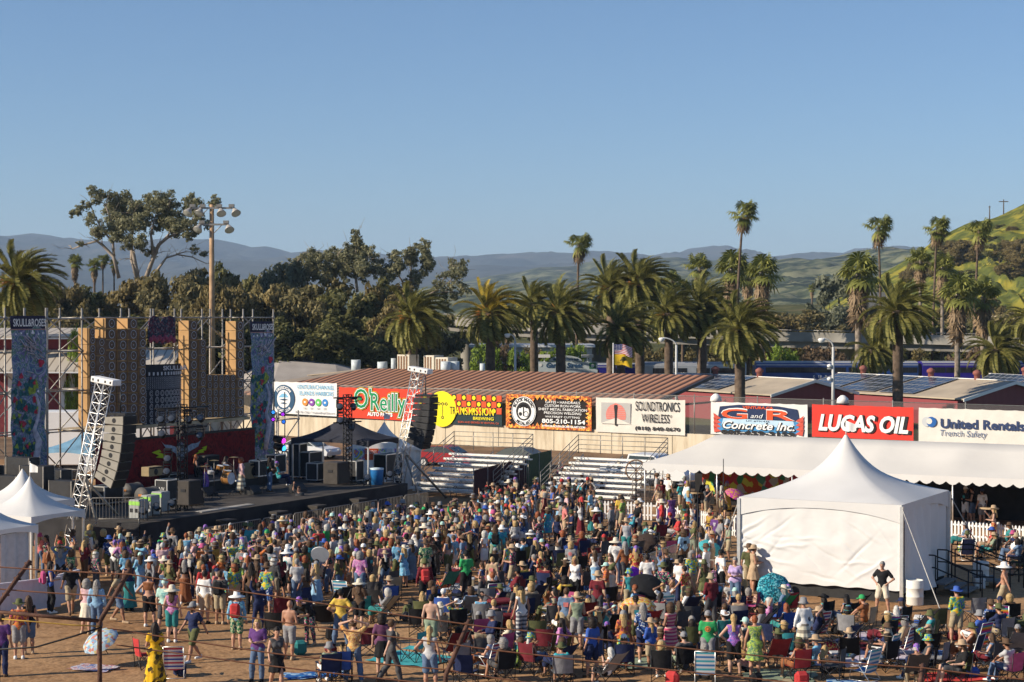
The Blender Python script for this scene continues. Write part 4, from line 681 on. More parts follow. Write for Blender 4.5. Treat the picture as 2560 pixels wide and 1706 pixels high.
# ------------------------------------------------------------------ poles and street lights
base=Vector(((530-1280)/FPX*196,196,0)); t=thing('floodlight_mast','tall wooden mast carrying six round floodlights','light mast',base); zt=atY(530,512,196).z
MB().mat(mat('weathered timber',(.40,.26,.15),.9,.3,1.2,bump=.4)).tube((0,0,-.2),(0,0,zt),.36,12,.24).build('pole',t); s=196/FPX
z1=atY(530,521,196).z; z2=atY(530,562,196).z; mb=MB().mat(STEEL); mb.box(-2.1,2.3,-.35,-.2,z1-.1,z1+.1); mb.box(-1.4,1.7,-.35,-.2,z2-.1,z2+.1); mb.tube((.3,-.27,z2-.9),(1.2,-.27,z2),.05,5); mb.build('crossarm',t)
LENS=mat('lamp glass',(.55,.55,.5),.2,.15,3,spec=.6)
for x,z,tilt in((-2.05,z1,-.8),(-.95,z1,-.5),(.85,z1,.5),(2.2,z1,.9),(-1.0,z2,-.7),(1.6,z2,.7)):
    o=MB().mat(mat('lamp housing',(.45,.42,.38),.5,.2,4,.3)); o.T=Matrix.Translation((x+tilt*.35,-.3,z-.15))@Matrix.Rotation(R(-38),4,'X')@Matrix.Rotation(R(-25*tilt),4,'Y'); o.lathe([(.10,.25),(.17,.1),(.26,-.1),(.50,-.56),(.53,-.65),(.48,-.65)],16); oo=o.build('floodlight',t)
    l=MB().mat(LENS); l.T=o.T; l.lathe([(.48,-.64),(.25,-.68),(0,-.7)],16); l.build('lens',oo)
    g=MB().mat(STEEL); g.box(x-.28,x+.28,-.5,.05,z+.1,z+.42); g.build('ballast',oo)
def cobra(label,px,ybot,ytop,Y,side,ln=60):
    s=Y/FPX; a=atY(px,ytop,Y); t=thing('street_light',label,'street light',(a.x,Y,0),0,'street lights beyond the wall'); MB().mat(mat('pale pole paint',(.5,.5,.48),.5,.1,2)).tube((0,0,0),(0,0,a.z-.6),.16,8,.11).build('pole',t)
    A=ln*s; mb=MB().mat(mat('pale pole paint',(.5,.5,.48))); mb.path([(0,0,a.z-.65)]+[(side*A*(1-math.cos(q)),0,a.z-.65+.75*math.sin(q)) for q in np.linspace(.25,PI/2,6)],[.07]*7,6); mb.build('arm',t)
    mb=MB().mat(WHITE); mb.T=Matrix.Translation((side*(A+.1),0,a.z+.05)); mb.lathe([(0,.11),(.18,.07),(.24,-.04),(.2,-.14),(.16,-.28),(0,-.34)],12,sx=1.35); mb.build('lamp_head',t); return t
cobra('pale street light curving left beside the yellow topped palm',1288,935,838,178,-1,17); cobra('pale street light before the silver rail car',1691,945,848,172,-1,34); t=cobra('pale street light with round lamp before the dark blue car',2083,1000,850,152,-1,26)
mb=MB().mat(WHITE); mb.lathe([(0,0),(.2,.05),(.22,.25),(0,.35)],10,(-.3,0,5.8)); mb.lathe([(0,0),(.2,.05),(.22,.25),(0,.35)],10,(-.3,0,4.7)); mb.box(-.5,.1,-.05,.05,5.7,5.76); mb.build('camera',t)
# flag pole and flags
a=atY(1533,858,172); t=thing('flag_pole','thin white flag pole behind the brown roof','flag pole',(a.x,172,0)); MB().mat(WHITE).tube((0,0,0),(0,0,a.z),.07,8,.045).build('pole',t)
def flag(label,x,z0,z1,L,m,sag=.35):
    t=thing('flag',label,'flag',(a.x+.08,172,z0),0,'flags on the white pole'); H=z1-z0; f=lambda u,v:(u*L,.22*math.sin(u*6+v*2)*u,v*H-sag*u*u*H*.9-.05*math.sin(u*9)); MB().mat(m).grid([[f(i/16,j/8) for j in range(9)] for i in range(17)]).build('cloth',t); return t,f,H
zf=lambda py:atY(1533,py,172).z
m,n,b=newmat('striped flag cloth'); L=n.links.new; tc=N(n,'ShaderNodeTexCoord'); sx=N(n,'ShaderNodeSeparateXYZ'); L(tc.outputs['Generated'],sx.inputs[0]); q1=N(n,'ShaderNodeMath',operation='MULTIPLY'); q1.inputs[1].default_value=.35; sq=N(n,'ShaderNodeMath',operation='MULTIPLY'); L(sx.outputs[0],sq.inputs[0]); L(sx.outputs[0],sq.inputs[1]); L(sq.outputs[0],q1.inputs[0]); q2=N(n,'ShaderNodeMath',operation='ADD'); L(q1.outputs[0],q2.inputs[0]); L(sx.outputs[2],q2.inputs[1]); q3=N(n,'ShaderNodeMath',operation='MULTIPLY'); q3.inputs[1].default_value=8.8; L(q2.outputs[0],q3.inputs[0]); q4=N(n,'ShaderNodeMath',operation='FRACT'); L(q3.outputs[0],q4.inputs[0]); r=ramp(n,[(0,(.50,.03,.05)),(.5,(.75,.72,.72))],'CONSTANT'); L(q4.outputs[0],r.inputs[0]); L(r.outputs[0],b.inputs['Base Color'])
t,f,H=flag('striped flag with blue star field, upper one on the pole',0,zf(886),zf(860),1.75,m)
mb=MB().mat(mat('flag blue',(.02,.03,.16))); mb.grid([[tuple(Vector(f(i/16,.46+.54*j/5))+Vector((0,-.02,0))) for j in range(6)] for i in range(8)]); o=mb.build('star_field',t)
mb=MB().mat(WHITE)
for i in range(5):
    for j in range(4): p=f(.05+.085*i,.53+.13*j); disc(mb,p[0],p[2],.035,p[1]-.04,6)
mb.build('star',o)
t,f,H=flag('yellow flag with dark coiled emblem, lower one on the pole',0,zf(912),zf(885),1.75,mat('yellow flag cloth',(.75,.48,.02),.8,.06)); mb=MB().mat(mat('emblem ink',(.05,.06,.02)))
for k in range(4): p=f(.5,.42+.1*k); mb.tube((p[0]-.32+.06*k,p[1]-.04,p[2]),(p[0]+.32-.06*k,p[1]-.04,p[2]+.02),.045,5)
mb.build('coil_emblem',t); p=f(.5,.2); text('DONT TREAD ON ME',t,p[0],p[2]-.02,p[1]-.05,.17,MATS['emblem ink'],w=1.2)
# garden street sign
s=186/FPX; a=atY(1346,924,186); t=thing('street_sign','pale arched fair sign lettered Garden Street behind the brown roof','sign',(a.x,186,a.z)); W=148*s; h=37*s
SG=mat('pale blue sign',(.50,.56,.58),.7,.06); mb=MB().mat(SG); mb.box(0,W,0,.3,-3.5,h*.52); mb.build('board',t); mb=MB().mat(SG); an=[R(180-180*k/14) for k in range(15)]; mb.prism([(W*.46+W*.28*math.cos(q),0.05,h*.55+h*.48*math.sin(q)*.8) for q in an],(0,.2,0)); mb.build('arch',t)
mb=MB().mat(WHITE)
for x in(.1,.83): MB().mat(WHITE).box(W*x-.6,W*x+.6,-.3,.5,h*.80,h*1.0).box(W*x-.06,W*x+.06,.1,.2,h*.5,h*.8).build('lamp_box',t)
IN=mat('sign ink',(.03,.08,.17)); text('Garden Street',t,W*.43,h*.13,-.03,.8,IN,w=W*.62,h=h*.36,bold=.035,shear=.25); text('VENTURA COUNTY FAIR',t,W*.46,h*.60,0.02,.3,IN,w=W*.44,bold=.02); mb=MB().mat(mat('sign green',(.03,.16,.07))); mb.prism([(W*.86,-.02,h*.05),(W*.97,-.02,h*.05),(W*.97,-.02,h*.46),(W*.86,-.02,h*.46)],(0,.01,0)); mb.mat(WHITE); disc(mb,W*.915,h*.25,h*.12,-.04,12); disc(mb,W*.035,h*.3,h*.12,-.03,12); mb.build('emblem',t)
# ------------------------------------------------------------------ stage
SX=lambda px,py,x:ST.hit(px,py,0,x)
CLOTHB=mat('black drape',(.035,.034,.036),.9,.25,1.5,spec=.15,bump=.3); DECKM=mat('stage deck',(.06,.052,.045),.8,.3,1.5)
t=thing('stage','low black draped festival stage with a grey deck','stage',ST.w(0,0),RG); mb=MB().mat(DECKM); mb.box(-12.5,-.02,.02,21.3,1.15,1.3); mb.build('deck',t)
mb=MB().mat(CLOTHB); nn=120; mb.grid([[(.02+.035*math.sin(i*1.3)*(1-z/1.3)+.03*math.sin(i*.37),21.4*i/nn,z) for z in(0,.4,.8,1.12,1.31)] for i in range(nn+1)]); mb.grid([[(-12.5+12.5*i/60,-.02-.03*math.sin(i*1.1)*(1-z/1.3),z) for z in(0,.6,1.31)] for i in range(61)]); mb.grid([[(-12.5+12.5*i/40,21.42,z) for z in(0,1.31)] for i in range(41)]); mb.build('skirt',t)
mb=MB().mat(mat('white deck edge',(.35,.33,.30),.6,.2,2)); mb.box(-1.0,-.55,4.9,8.8,1.305,1.34); mb.build('riser_edge',t)
# red backdrop
m=multi('red backdrop cloth',[(.045,.004,.006),(.16,.012,.014),(.26,.02,.02),(.11,.01,.012),(.20,.016,.016)],1.6,'tie',.85)
t=thing('backdrop','red patterned backdrop with grey wings and yellow lightning bolts','backdrop',ST.w(-10,0,0),RG); y0,y1=8.4,21.4; zt=3.88
mb=MB().mat(m); mb.grid([[(.03*math.sin(i*.9),y0+(y1-y0)*i/60,z) for z in(1.31,2.2,3.0,zt)] for i in range(61)]); mb.build('cloth',t); MB().mat(BLACK).box(-.02,.06,y0,y1,zt,zt+.12).build('top_bar',t)
bf=Frame(ST.w(-10,0).x,ST.w(-10,0).y,RG)
def bpts(L): return [(.09,q.y,q.z) for q in (bf.hit(a/2.8,740+b_/2.8,0,.09) for a,b_ in L)]
YB=mat('bolt yellow',(.50,.56,.01),.8,.05); mb=MB().mat(YB); mb.prism(bpts([(1062,1097),(1115,1077),(1128,1092),(1108,1096),(1172,1118),(1150,1122),(1186,1140),(1090,1132),(1112,1118)]),(.02,0,0)); mb.prism(bpts([(1345,1122),(1395,1090),(1385,1085),(1425,1068),(1412,1062),(1447,1050),(1440,1082),(1420,1083),(1428,1095),(1395,1100)]),(.02,0,0)); mb.build('lightning_bolt',t)
m=mat('wing grey',(.30,.33,.38),.85,.4,8); 
for nm,L in(('left',[(1130,1020),(1150,1042),(1190,1045),(1225,1055),(1245,1085),(1240,1110),(1200,1085),(1160,1065)]),('right',[(1405,1012),(1380,1030),(1340,1035),(1300,1060),(1285,1090),(1300,1105),(1340,1080),(1385,1055)])): mb=MB().mat(m); mb.prism(bpts(L),(.015,0,0)); mb.build('wing',t)
mb=MB().mat(mat('crest grey',(.24,.25,.28),.85,.4,6)); q=bpts([(1262,1090)])[0]; mb.prism([(.1,q[1]+.38*math.cos(k*.45),q[2]+.5*math.sin(k*.45)) for k in range(14)],(.02,0,0)); mb.build('crest',t)
# ---- stacked speaker cabinets
BOXM=mat('tan speaker box',(.46,.27,.11),.75,.12,1.5); FACE=mat('brown speaker face',(.15,.092,.054),.8,.3,3); RING=mat('white ring',(.50,.50,.52),.6,.1); CONE=mat('speaker cone',(.022,.022,.026),.5,.3)
CX=-12.5
def cab(label,x0,x1,zt_,zb,cones,name='speaker_cabinet',dep=.75,face=FACE):
    t=thing(name,label,'speaker',ST.w(CX,0,zb),RG,'speaker cabinets stacked behind the stage'); h=zt_-zb; mb=MB().mat(BOXM); mb.box(-dep,-.02,x0+.01,x1-.01,.012,h-.01); mb.build('box',t)
    MB().mat(face).box(-.018,.0,x0+.03,x1-.03,.03,h-.03).build('front_board',t)
    for k in range(cones):
        w=x1-x0; r=min(w*.42,h/cones*.40); cy=(x0+x1)/2+.06*w; cz=h*(k+.5)/cones; c=MB().mat(CONE); n_=20; c.add([(.006,cy+r*math.cos(2*PI*i/n_),cz+r*math.sin(2*PI*i/n_)) for i in range(n_)]+[(-.012,cy,cz)],[(i,(i+1)%n_,n_) for i in range(n_)]); cc=c.build('cone',t)
        rg=MB().mat(RING); rg.add([(.012,cy+q*math.cos(2*PI*i/n_),cz+q*math.sin(2*PI*i/n_)) for q in(r*.86,r) for i in range(n_)],[(i,n_+i,n_+(i+1)%n_,(i+1)%n_) for i in range(n_)]); rg.add([(.012,cy+q*math.cos(2*PI*i/8),cz+q*math.sin(2*PI*i/8)) for q in(r*.16,) for i in range(8)],[tuple(range(8))]); rg.build('ring',cc)
cp=lambda a,b_:SX(a/2.8,740+b_/2.8,CX)
COLS=[('far left column',625,668,225,915,115,2),('second column',670,746,295,910,120,2),('third column with the tallest top',740,815,155,905,75.2,1),('fourth column',822,892,232,903,75.5,1),('fifth column',895,966,157,902,75,1),('narrow sixth column',970,1024,232,897,132,2),
('first column right of the black screen',1322,1385,172,862,69,1),('short column right of the screen',1391,1446,305,858,110,2),('right column with a tall top',1652,1706,176,850,67,1)]
ORD=['top','second','third','fourth','fifth','sixth','seventh','eighth','ninth','tenth','eleventh']
for nm,a0,a1,t0,b0,st,cn in COLS:
    n_=max(1,round((b0-t0)/st)); y0=cp(a0,(t0+b0)/2).y; y1=cp(a1,(t0+b0)/2).y; ztop=cp((a0+a1)/2,t0).z; zbot=cp((a0+a1)/2,b0).z
    for k in range(n_): cab('%s cabinet from the top, %s, %s'%(ORD[k] if k else 'uppermost',nm,'two ringed cones' if cn==2 else 'one big ringed cone'),y0,y1,ztop-(ztop-zbot)*k/n_,ztop-(ztop-zbot)*(k+1)/n_,cn)
for c in range(5):
    a0=1446+c*41; y0=cp(a0,700).y; y1=cp(a0+40,700).y; ztop=cp(a0,552).z; zbot=cp(a0,856-c*1).z
    for k in range(3): cab('%s cabinet from the top in the %s of five slim low columns at right'%(['uppermost','middle','bottom'][k],['first','second','third','fourth','fifth'][c]),y0,y1,ztop-(ztop-zbot)*k/3,ztop-(ztop-zbot)*(k+1)/3,2)
# curved black screen with rings
t=thing('printed_screen','black screen printed with white rings and SKULL & ROSES, between the cabinets','screen',ST.w(CX,0,0),RG); y0=cp(1020,700).y; y1=cp(1292,700).y; zt=cp(1150,478).z; zb=cp(1150,893).z; W=y1-y0; H=zt-zb
cv=lambda u:-.25-.55*math.sin(PI*u)*-.6
mb=MB().mat(mat('black screen cloth',(.014,.016,.024),.7,.2)); mb.grid([[(cv(i/20),y0+W*i/20,zb+H*j/2) for j in range(3)] for i in range(21)]); mb.build('cloth',t)
mb=MB().mat(RING)
def ringw(u,z,r,wd): 
    n_=16; mb.add([(cv(u)+.03,y0+W*u+q*math.cos(2*PI*i/n_),z+q*math.sin(2*PI*i/n_)) for q in(r*(1-wd),r) for i in range(n_)],[(i,n_+i,n_+(i+1)%n_,(i+1)%n_) for i in range(n_)])
for i in range(9):
    for j in range(5): ringw((i+.5)/9,zb+H*(.055+.115*j),W/9*.44,.16); ringw((i+.5)/9,zb+H*(.055+.115*j),W/9*.24,.2)
mb.build('large_rings',t); mb=MB().mat(mat('small ring grey',(.30,.31,.34)))
for i in range(24):
    for j in range(6): ringw((i+.5)/24,zb+H*(.60+.035*j),W/24*.42,.3)
mb.build('small_rings',t); mb=MB().mat(RING)
for i in range(12): u=(i+.5)/12; mb.box(cv(u)+.02,cv(u)+.04,y0+W*u-.06,y0+W*u+.06,zb+H*.815,zb+H*.87)
mb.build('label_strip',t); e=thing('tmp','x','x'); bpy.data.objects.remove(e)
def stext(txt,x,y,z,m_,parent,**k):
    me=textmesh(txt,1,m_,**k); o=obj('lettering',me,parent,(x,y,z),R(90)); return o
stext('SKULL&R',.14,y0+W*.70,zb+H*.90,RING,t,w=W*.62,h=H*.075,bold=.03)
# dark emblem panel over the gap
t=thing('emblem_panel','dark crest panel of flowers and ornaments hung above the black screen','panel',ST.w(CX,0,0),RG); a=cp(1032,140);c=cp(1226,330)
mb=MB().mat(multi('emblem print',[(.02,.02,.035),(.10,.03,.05),(.04,.07,.10),(.16,.13,.15),(.03,.03,.05),(.12,.04,.06)],4,'floral')); q=[(1042,160),(1070,138),(1105,150),(1118,190),(1140,150),(1180,142),(1222,150),(1224,300),(1190,322),(1130,345),(1080,325),(1034,310),(1034,215)]; mb.prism([(0,p.y,p.z) for p in(cp(*k) for k in q)],(.06,0,0)); mb.build('print',t)
mb=MB().mat(mat('rose print',(.25,.05,.09),.8,.4,8))
for k in range(9): p=cp(1050+k*20,(295 if k%2 else 310)); mb.lathe([(.18,0),(.14,.06),(0,.09)],8,(0,0,0)); v=len(mb.v)-24; mb.v[v:]=[(.06+z,p.y+x,p.z+y) for x,y,z in mb.v[v:]]
mb.build('rose',t)
# ---- tall printed banners
BANM=multi('festival banner print',[(.06,.06,.17),(.16,.15,.30),(.03,.16,.20),(.34,.33,.46),(.10,.24,.12),(.14,.12,.30),(.42,.42,.52),(.08,.14,.30)],1.3,'tie')
for lb,pxl,pxr,pyt,pyb,side in(('tall printed festival banner on the left scaffold tower, floral',28,116,790,1218,0),('tall printed festival banner on the right scaffold tower, narrower',627,684,804,1150,1)):
    a=SX(pxl,pyt,CX+.1); c=SX(pxr,pyb,CX+.1); W=c.y-a.y; H=a.z-1.75; t=thing('tall_banner',lb,'banner',ST.w(CX+.1,a.y,1.75),RG,'tall printed banners'); f=lambda u,v:(.05*math.sin(u*7+v*11)+.04*math.sin(v*31),W*(u+(.02*math.sin(v*9) if u>.5 else 0)),H*v)
    MB().mat(BANM).grid([[f(i/10,j/40) for j in range(41)] for i in range(11)]).build('cloth',t); rs=np.random.RandomState(50+side)
    def blobs(name,m_,L,off):
        mb=MB().mat(m_)
        for u,v,r in L: x,y,z=f(u,v); n_=9; ph=rs.rand()*6; mb.add([(x+off,y+r*(1+.3*math.sin(3*(2*PI*i/n_)+ph))*math.cos(2*PI*i/n_),z+r*(1+.3*math.sin(3*(2*PI*i/n_)+ph))*math.sin(2*PI*i/n_)) for i in range(n_)],[tuple(range(n_))])
        mb.build(name,t)
    MB().mat(mat('banner navy',(.02,.02,.05))).grid([[(f(i/10,1)[0]+.02,W*i/10,H*(.925+.075*j)) for j in range(2)] for i in range(11)]).build('header',t); MB().mat(mat('banner rule',(.4,.22,.2))).grid([[(f(i/10,.92)[0]+.03,W*i/10,H*(.918+.006*j)) for j in range(2)] for i in range(11)]).build('rule',t)
    stext('SKULL&ROSES',.07,W*.5,H*.94,WHITE,t,w=W*.95,h=H*.045,bold=.02)
    blobs('star',mat('star white',(.75,.75,.8)),[(.12+.15*k,.895+.004*(k%2),.06) for k in range(6)]+[(.55,.905,.1),(.8,.56,.07)],.05)
    pale=mat('pale print',(.48,.46,.52),.8,.3,5); mb=MB().mat(pale); cx=.62 if side==0 else .55
    for k in range(26): u=min(.95,max(.05,cx+rs.normal()*.16)); v=.80+rs.normal()*.035; x,y,z=f(u,v); mb.tube((x+.06,y,z),(x+.06,y-rs.uniform(.1,.5)*(1-2*side),z+rs.uniform(0,.45)),.035,3)
    mb.build('curl_print',t)
    blobs('rose',mat('rose red print',(.42,.03,.06),.8,.4,7),[(rs.uniform(.06,.75),rs.uniform(.12,.66),rs.uniform(.08,.17)) for k in range(18)]+[(.82,.725,.2)],.055)
    blobs('leaf',mat('leaf lime print',(.26,.34,.05),.8,.5,7),[(rs.uniform(.05,.8),rs.uniform(.06,.62),rs.uniform(.06,.14)) for k in range(34)]+[(.6,.57,.3),(.7,.6,.24)],.05)
    blobs('foliage',mat('deep teal print',(.02,.10,.11),.8,.5,7),[(rs.uniform(.05,.7),rs.uniform(.10,.62),rs.uniform(.12,.26)) for k in range(30)],.045)
    mb=MB().mat(pale); pts=[f(u,v) for u,v in((.72,.55),(.80,.47),(.74,.40),(.62,.34),(.70,.27),(.66,.18),(.60,.08))]; mb.path([(x+.03,y,z) for x,y,z in pts],[.08,.1,.1,.12,.2,.2,.15],6); mb.build('stem_print',t)
# ---- scaffolding
def scaffold(label,ys,xs,zs,ztop,diag,name='scaffold'):
    t=thing(name,label,'scaffold',ST.w(0,0),RG,'steel scaffolds round the stage'); r=.045
    for y in ys:
        for x in xs: 
            o=MB().mat(STEEL).tube((x,y,0),(x,y,ztop),r,6).build('upright',t); c=MB().mat(STEEL)
            for z in zs: c.tube((x,y,z-.07),(x,y,z+.07),r*2,6)
            c.build('coupler',o)
    mb=None
    for z in zs:
        for x in xs:
            for y,y2 in zip(ys,ys[1:]): MB().mat(STEEL).tube((x,y,z),(x,y2,z),r*.8,5).build('ledger',t)
        for y in ys: MB().mat(STEEL).tube((xs[0],y,z),(xs[-1],y,z),r*.8,5).build('transom',t)
    for i,(y,y2) in enumerate(zip(ys,ys[1:])):
        for j,(z,z2) in enumerate(zip(zs,zs[1:])):
            if diag: p,q=((y,z),(y2,z2)) if (i+j)%2 else ((y2,z),(y,z2)); MB().mat(STEEL).tube((xs[0]+.06,p[0],p[1]),(xs[0]+.06,q[0],q[1]),r*.8,5).build('brace',t); MB().mat(STEEL).tube((xs[-1],q[0],p[1]),(xs[-1],p[0],q[1]),r*.8,5).build('brace',t)
    return t
scaffold('steel scaffold tower at the far left carrying the floral banner',[1.0,3.2,5.1,7.9],[-12.75,-14.2],[.3,2.3,4.4,6.4,8.4,10.1],10.6,1)
scaffold('steel scaffold bay between left banner and the cabinets',[7.95+.1,10.55],[-12.8,-14.3],[.3,2.3,4.35,6.4,8.4,10.05],10.6,1)
scaffold('long steel scaffold frame behind the stacked speaker cabinets',[11.2,14.2,16.6,18.6,21.0,23.6],[-13.4,-14.9],[4.3,6.4,8.4,10.1],10.6,1)
scaffold('steel scaffold tower at right carrying the narrow banner',[24.0,26.9],[-12.8,-14.3],[.3,2.3,4.4,6.4,8.4,10.1],10.6,1)
scaffold('low scaffold stub to the right of the narrow banner',[27.2,29.4],[-12.8,-14.3],[.3,2.2,4.0],4.5,1)
t=thing('platform','steel truss platform carrying the speaker cabinets','platform',ST.w(0,0),RG); MB().mat(mat('scaffold plank',(.45,.36,.22),.8,.3,2)).box(-14.6,-12.4,10.7,24.1,4.22,4.38).build('deck',t); mb=MB().mat(STEEL)
for k in range(11): y=10.8+k*1.3; mb.tube((-12.6,y,3.5),(-12.6,y+.65,4.2),.03,4); mb.tube((-12.6,y+.65,4.2),(-12.6,y+1.3,3.5),.03,4)
mb.tube((-12.6,10.7,3.5),(-12.6,24,3.5),.04,5); mb.build('truss',t)
for y in(12.5,16,19.5,23): MB().mat(STEEL).tube((-13.6,y,0),(-13.6,y,4.25),.06,6).build('leg',t)
# ---- leaning truss masts with line arrays
def truss(mb,p,q,w,n,r=.03):
    p=Vector(p);q=Vector(q);d=(q-p).normalized(); u=d.cross(Vector((.87,-.48,0))).normalized(); v=d.cross(u); C=[(u*a+v*b_)*w/2 for a,b_ in((1,1),(1,-1),(-1,-1),(-1,1))]
    for c in C: mb.tube(p+c,q+c,r,5)
    for k in range(n):
        a=p.lerp(q,k/n); e=p.lerp(q,(k+1)/n)
        for i in range(4): mb.tube(a+C[i],e+C[(i+1)%4],r*.6,4,cap=False); mb.tube(e+C[i],e+C[(i+1)%4],r*.6,4,cap=False)
def mast(label,base,top,s1,s2,mid):
    b_=Vector(base); t=thing('truss_mast',label,'mast',b_,0,'white truss masts beside the stage'); L=lambda p:Vector(p)-b_
    mb=MB().mat(ALU); truss(mb,(0,0,.1),L(top),.5,16); mb.build('truss',t); mb=MB().mat(WHITE); mb.T=Matrix.Translation(L(top))@Matrix.Rotation(RG,4,'Z')@Matrix.Rotation(R(8),4,'Y'); mb.bbox(-.55,.75,-.28,.28,-.02,.24,.03); mb.mat(BLACK); 
    for x in(-.4,-.1,.3,.6): mb.box(x-.04,x+.04,-.29,-.281,.06,.16)
    mb.build('head_block',t); m_=b_.lerp(Vector(top),mid)-b_
    for s_ in(s1,s2): MB().mat(STEEL).tube(m_,L(s_),.065,8).build('strut',t)
    MB().mat(DKMET).bbox(-.7,.7,-.6,.6,0,.12,.02).build('base_plate',t); return t
mast('white truss mast leaning at the left end of the stage',at(178,1372),atY(260,958,79),at(258,1370),at(352,1352),.42)
mast('white truss mast leaning at the right end of the stage',at(985,1262),atY(1046,930,97.5),at(1057,1266),at(1116,1246),.40)
CABM=mat('grey array cabinet',(.13,.12,.105),.65,.15,4); GRL=mat('black grille',(.012,.012,.013),.7,.3,30)
def array(label,top,n_,sidecol,step,ang):
    T=Vector(top); t=thing('line_array',label,'speaker',T,RG,'hanging line arrays'); MB().mat(DKMET).box(-.55,.45,-.35,.35,.02,.14).tube((-.1,0,.14),(-.1,0,1.1),.03,5).build('fly_bar',t); p=Vector((0,0,0)); a=0
    for k in range(n_):
        M=Matrix.Translation(p)@Matrix.Rotation(R(a),4,'Y'); h=step; mb=MB().mat(sidecol); mb.T=M; mb.prism([(-.62,-.43,-.05),(.40,-.43,-.0),(.40,-.43,-h+.012),(-.62,-.43,-h+.06)],(0,.86,0)); c=mb.build('cabinet',t)
        g=MB().mat(GRL); g.T=M; g.box(.40,.44,-.42,.42,-h+.02,-.01); g.build('grille',c); lg=MB().mat(BLACK); lg.T=M; lg.add([(-.1+.11*math.cos(i*PI/6),-.436,-h/2+.11*math.sin(i*PI/6)) for i in range(12)],[tuple(range(12))]); lg.build('hole',c)
        p=p+Matrix.Rotation(R(a),3,'Y')@Vector((-.02,0,-h)); a+=ang*(.4+1.2*k/n_)
array('grey line array speaker column hung beside the left mast',atY(306,1040,78.2),8,mat('light grey array side',(.28,.26,.22),.6,.1,4),.385,4.2)
array('black line array speaker column hung beside the right mast',atY(1068,993,96.2),8,mat('dark array side',(.03,.03,.032),.6,.2,4),.34,3.2)
# ---- stage lights on black towers
def light_proto(label,loc,col=None,hang=True):
    t=thing('stage_light',label,'stage light',loc,0,'moving stage lights'); s=-1 if hang else 1; MB().mat(BLACK).bbox(-.17,.17,-.13,.13,-.07*s-.06,-.07*s+.06,.02).build('base',t); MB().mat(DKMET).box(-.2,-.16,-.05,.05,min(0,s*.42),max(0,s*.42)).box(.16,.2,-.05,.05,min(0,s*.42),max(0,s*.42)).box(-.2,.2,-.051,.051,s*.08-.02,s*.08+.02).build('yoke',t)
    h=MB().mat(BLACK); h.T=Matrix.Translation((0,0,s*.4))@Matrix.Rotation(R(65),4,'X'); h.lathe([(0,-.2),(.12,-.18),(.145,-.05),(.145,.15),(.165,.22),(.15,.22)],12); hh=h.build('head',t); l=MB().mat(emis('lit lens '+str(col),col,6.0) if col else mat('dark lens',(.06,.07,.09),.1,.1,spec=.8)); l.T=h.T; l.lathe([(.15,.215),(.08,.235),(0,.24)],12); l.build('lens',hh); return t
def tower(label,base,zt,bars,Y):
    t=thing('light_tower',label,'light tower',base,RG,'black light towers on the stage'); mb=MB().mat(BLACK); truss(mb,(0,0,0),(0,0,zt-base[2]),.34,18,.028); mb.build('truss',t); mb=MB().mat(BLACK)
    for z,l0,l1 in bars: mb.tube((l0*.3,l0,z-base[2]),(l1*.3,l1,z-base[2]),.035,6)
    mb.build('crossbar',t); MB().mat(DKMET).box(-.4,.4,-.4,.4,0,.05).build('base_plate',t); return t
b1=at(456,1276,1.3); tower('black truss light tower at the left of the stage',b1,6.15,[(6.0,-1.4,1.4),(5.1,-1.3,1.3)],82)
b2=at(869,1212,1.3); tower('black truss light tower standing before the dark canopy',b2,6.05,[(5.9,-.9,.9),(4.6,-.9,.9)],95)
for lb,px,py,Y in[('first hanging light on the left light tower bar',403,1030,82.4),('second hanging light on the left light tower bar',430,1028,82.4),('third hanging light on the left tower bar, right of the truss',472,1030,82.6),('fourth hanging light, right end of the left tower bar',502,1026,82.6),('large light hanging low left of the left tower',405,1066,82),('large light hanging low right of the left tower, tilted',500,1070,82.8),('light on the side of the left tower before the lightning bolt',420,1128,82),('lower side light of the left tower',418,1160,82),
    ('upper left light on the black tower before the canopy',850,1000,94.6),('upper right light on the black tower before the canopy',884,1000,95.2),('mid light on the canopy tower, left',851,1035,94.6),('mid light on the canopy tower, tilted right',879,1052,95)]:
    light_proto(lb,atY(px,py,Y))
for lb,px,py,c in[('cyan lit lamp above a purple one right of the narrow banner',683,1031,(.05,.35,1)),('purple lit lamp, upper right of the group of four',707,1036,(.45,.03,.8)),('purple lit lamp, lower left of the group of four',683,1049,(.45,.03,.8)),('blue lit lamp, lower right of the group of four',709,1055,(.03,.18,.8))]:
    t=thing('led_lamp',lb,'stage light',atY(px,py,103),0,'lit coloured lamps'); MB().mat(BLACK).tube((0,.2,0),(0,0,0),.12,12,.14).build('housing',t); l=MB().mat(emis('led '+str(c),c,1.3)); 
    for k in range(7): an=k*PI/3; l.add([(.07*math.cos(an)*(k<6)+.03*math.cos(i*PI/3),-.01,.07*math.sin(an)*(k<6)+.03*math.sin(i*PI/3)) for i in range(6)],[tuple(range(6))])
    l.build('lens',t)
for lb,px,py,c in[('magenta lit lamp, upper of the two low lamps',708,1102,(.7,.03,.7)),('blue lit lamp, lower of the two low lamps',709,1121,(.04,.35,1))]:
    t=thing('led_lamp',lb,'stage light',atY(px,py,101),0,'lit coloured lamps'); MB().mat(BLACK).tube((-.5,.3,.1),(0,0,0),.2,12,.2).build('housing',t); l=MB().mat(emis('led '+str(c),c,2.2)); l.lathe([(.15,0),(.1,.05),(0,.07)],12,(0,0,0)); o=l.build('lens',t,(0,-.02,0)); o.rotation_euler=(R(80),0,0)
t=thing('lamp_stand','black double pole stand holding the coloured lamps','stand',at(700,1150,1.3)); mb=MB().mat(BLACK)
for x in(-.35,.3): mb.tube((x,0,0),(x,0,4.2),.035,6)
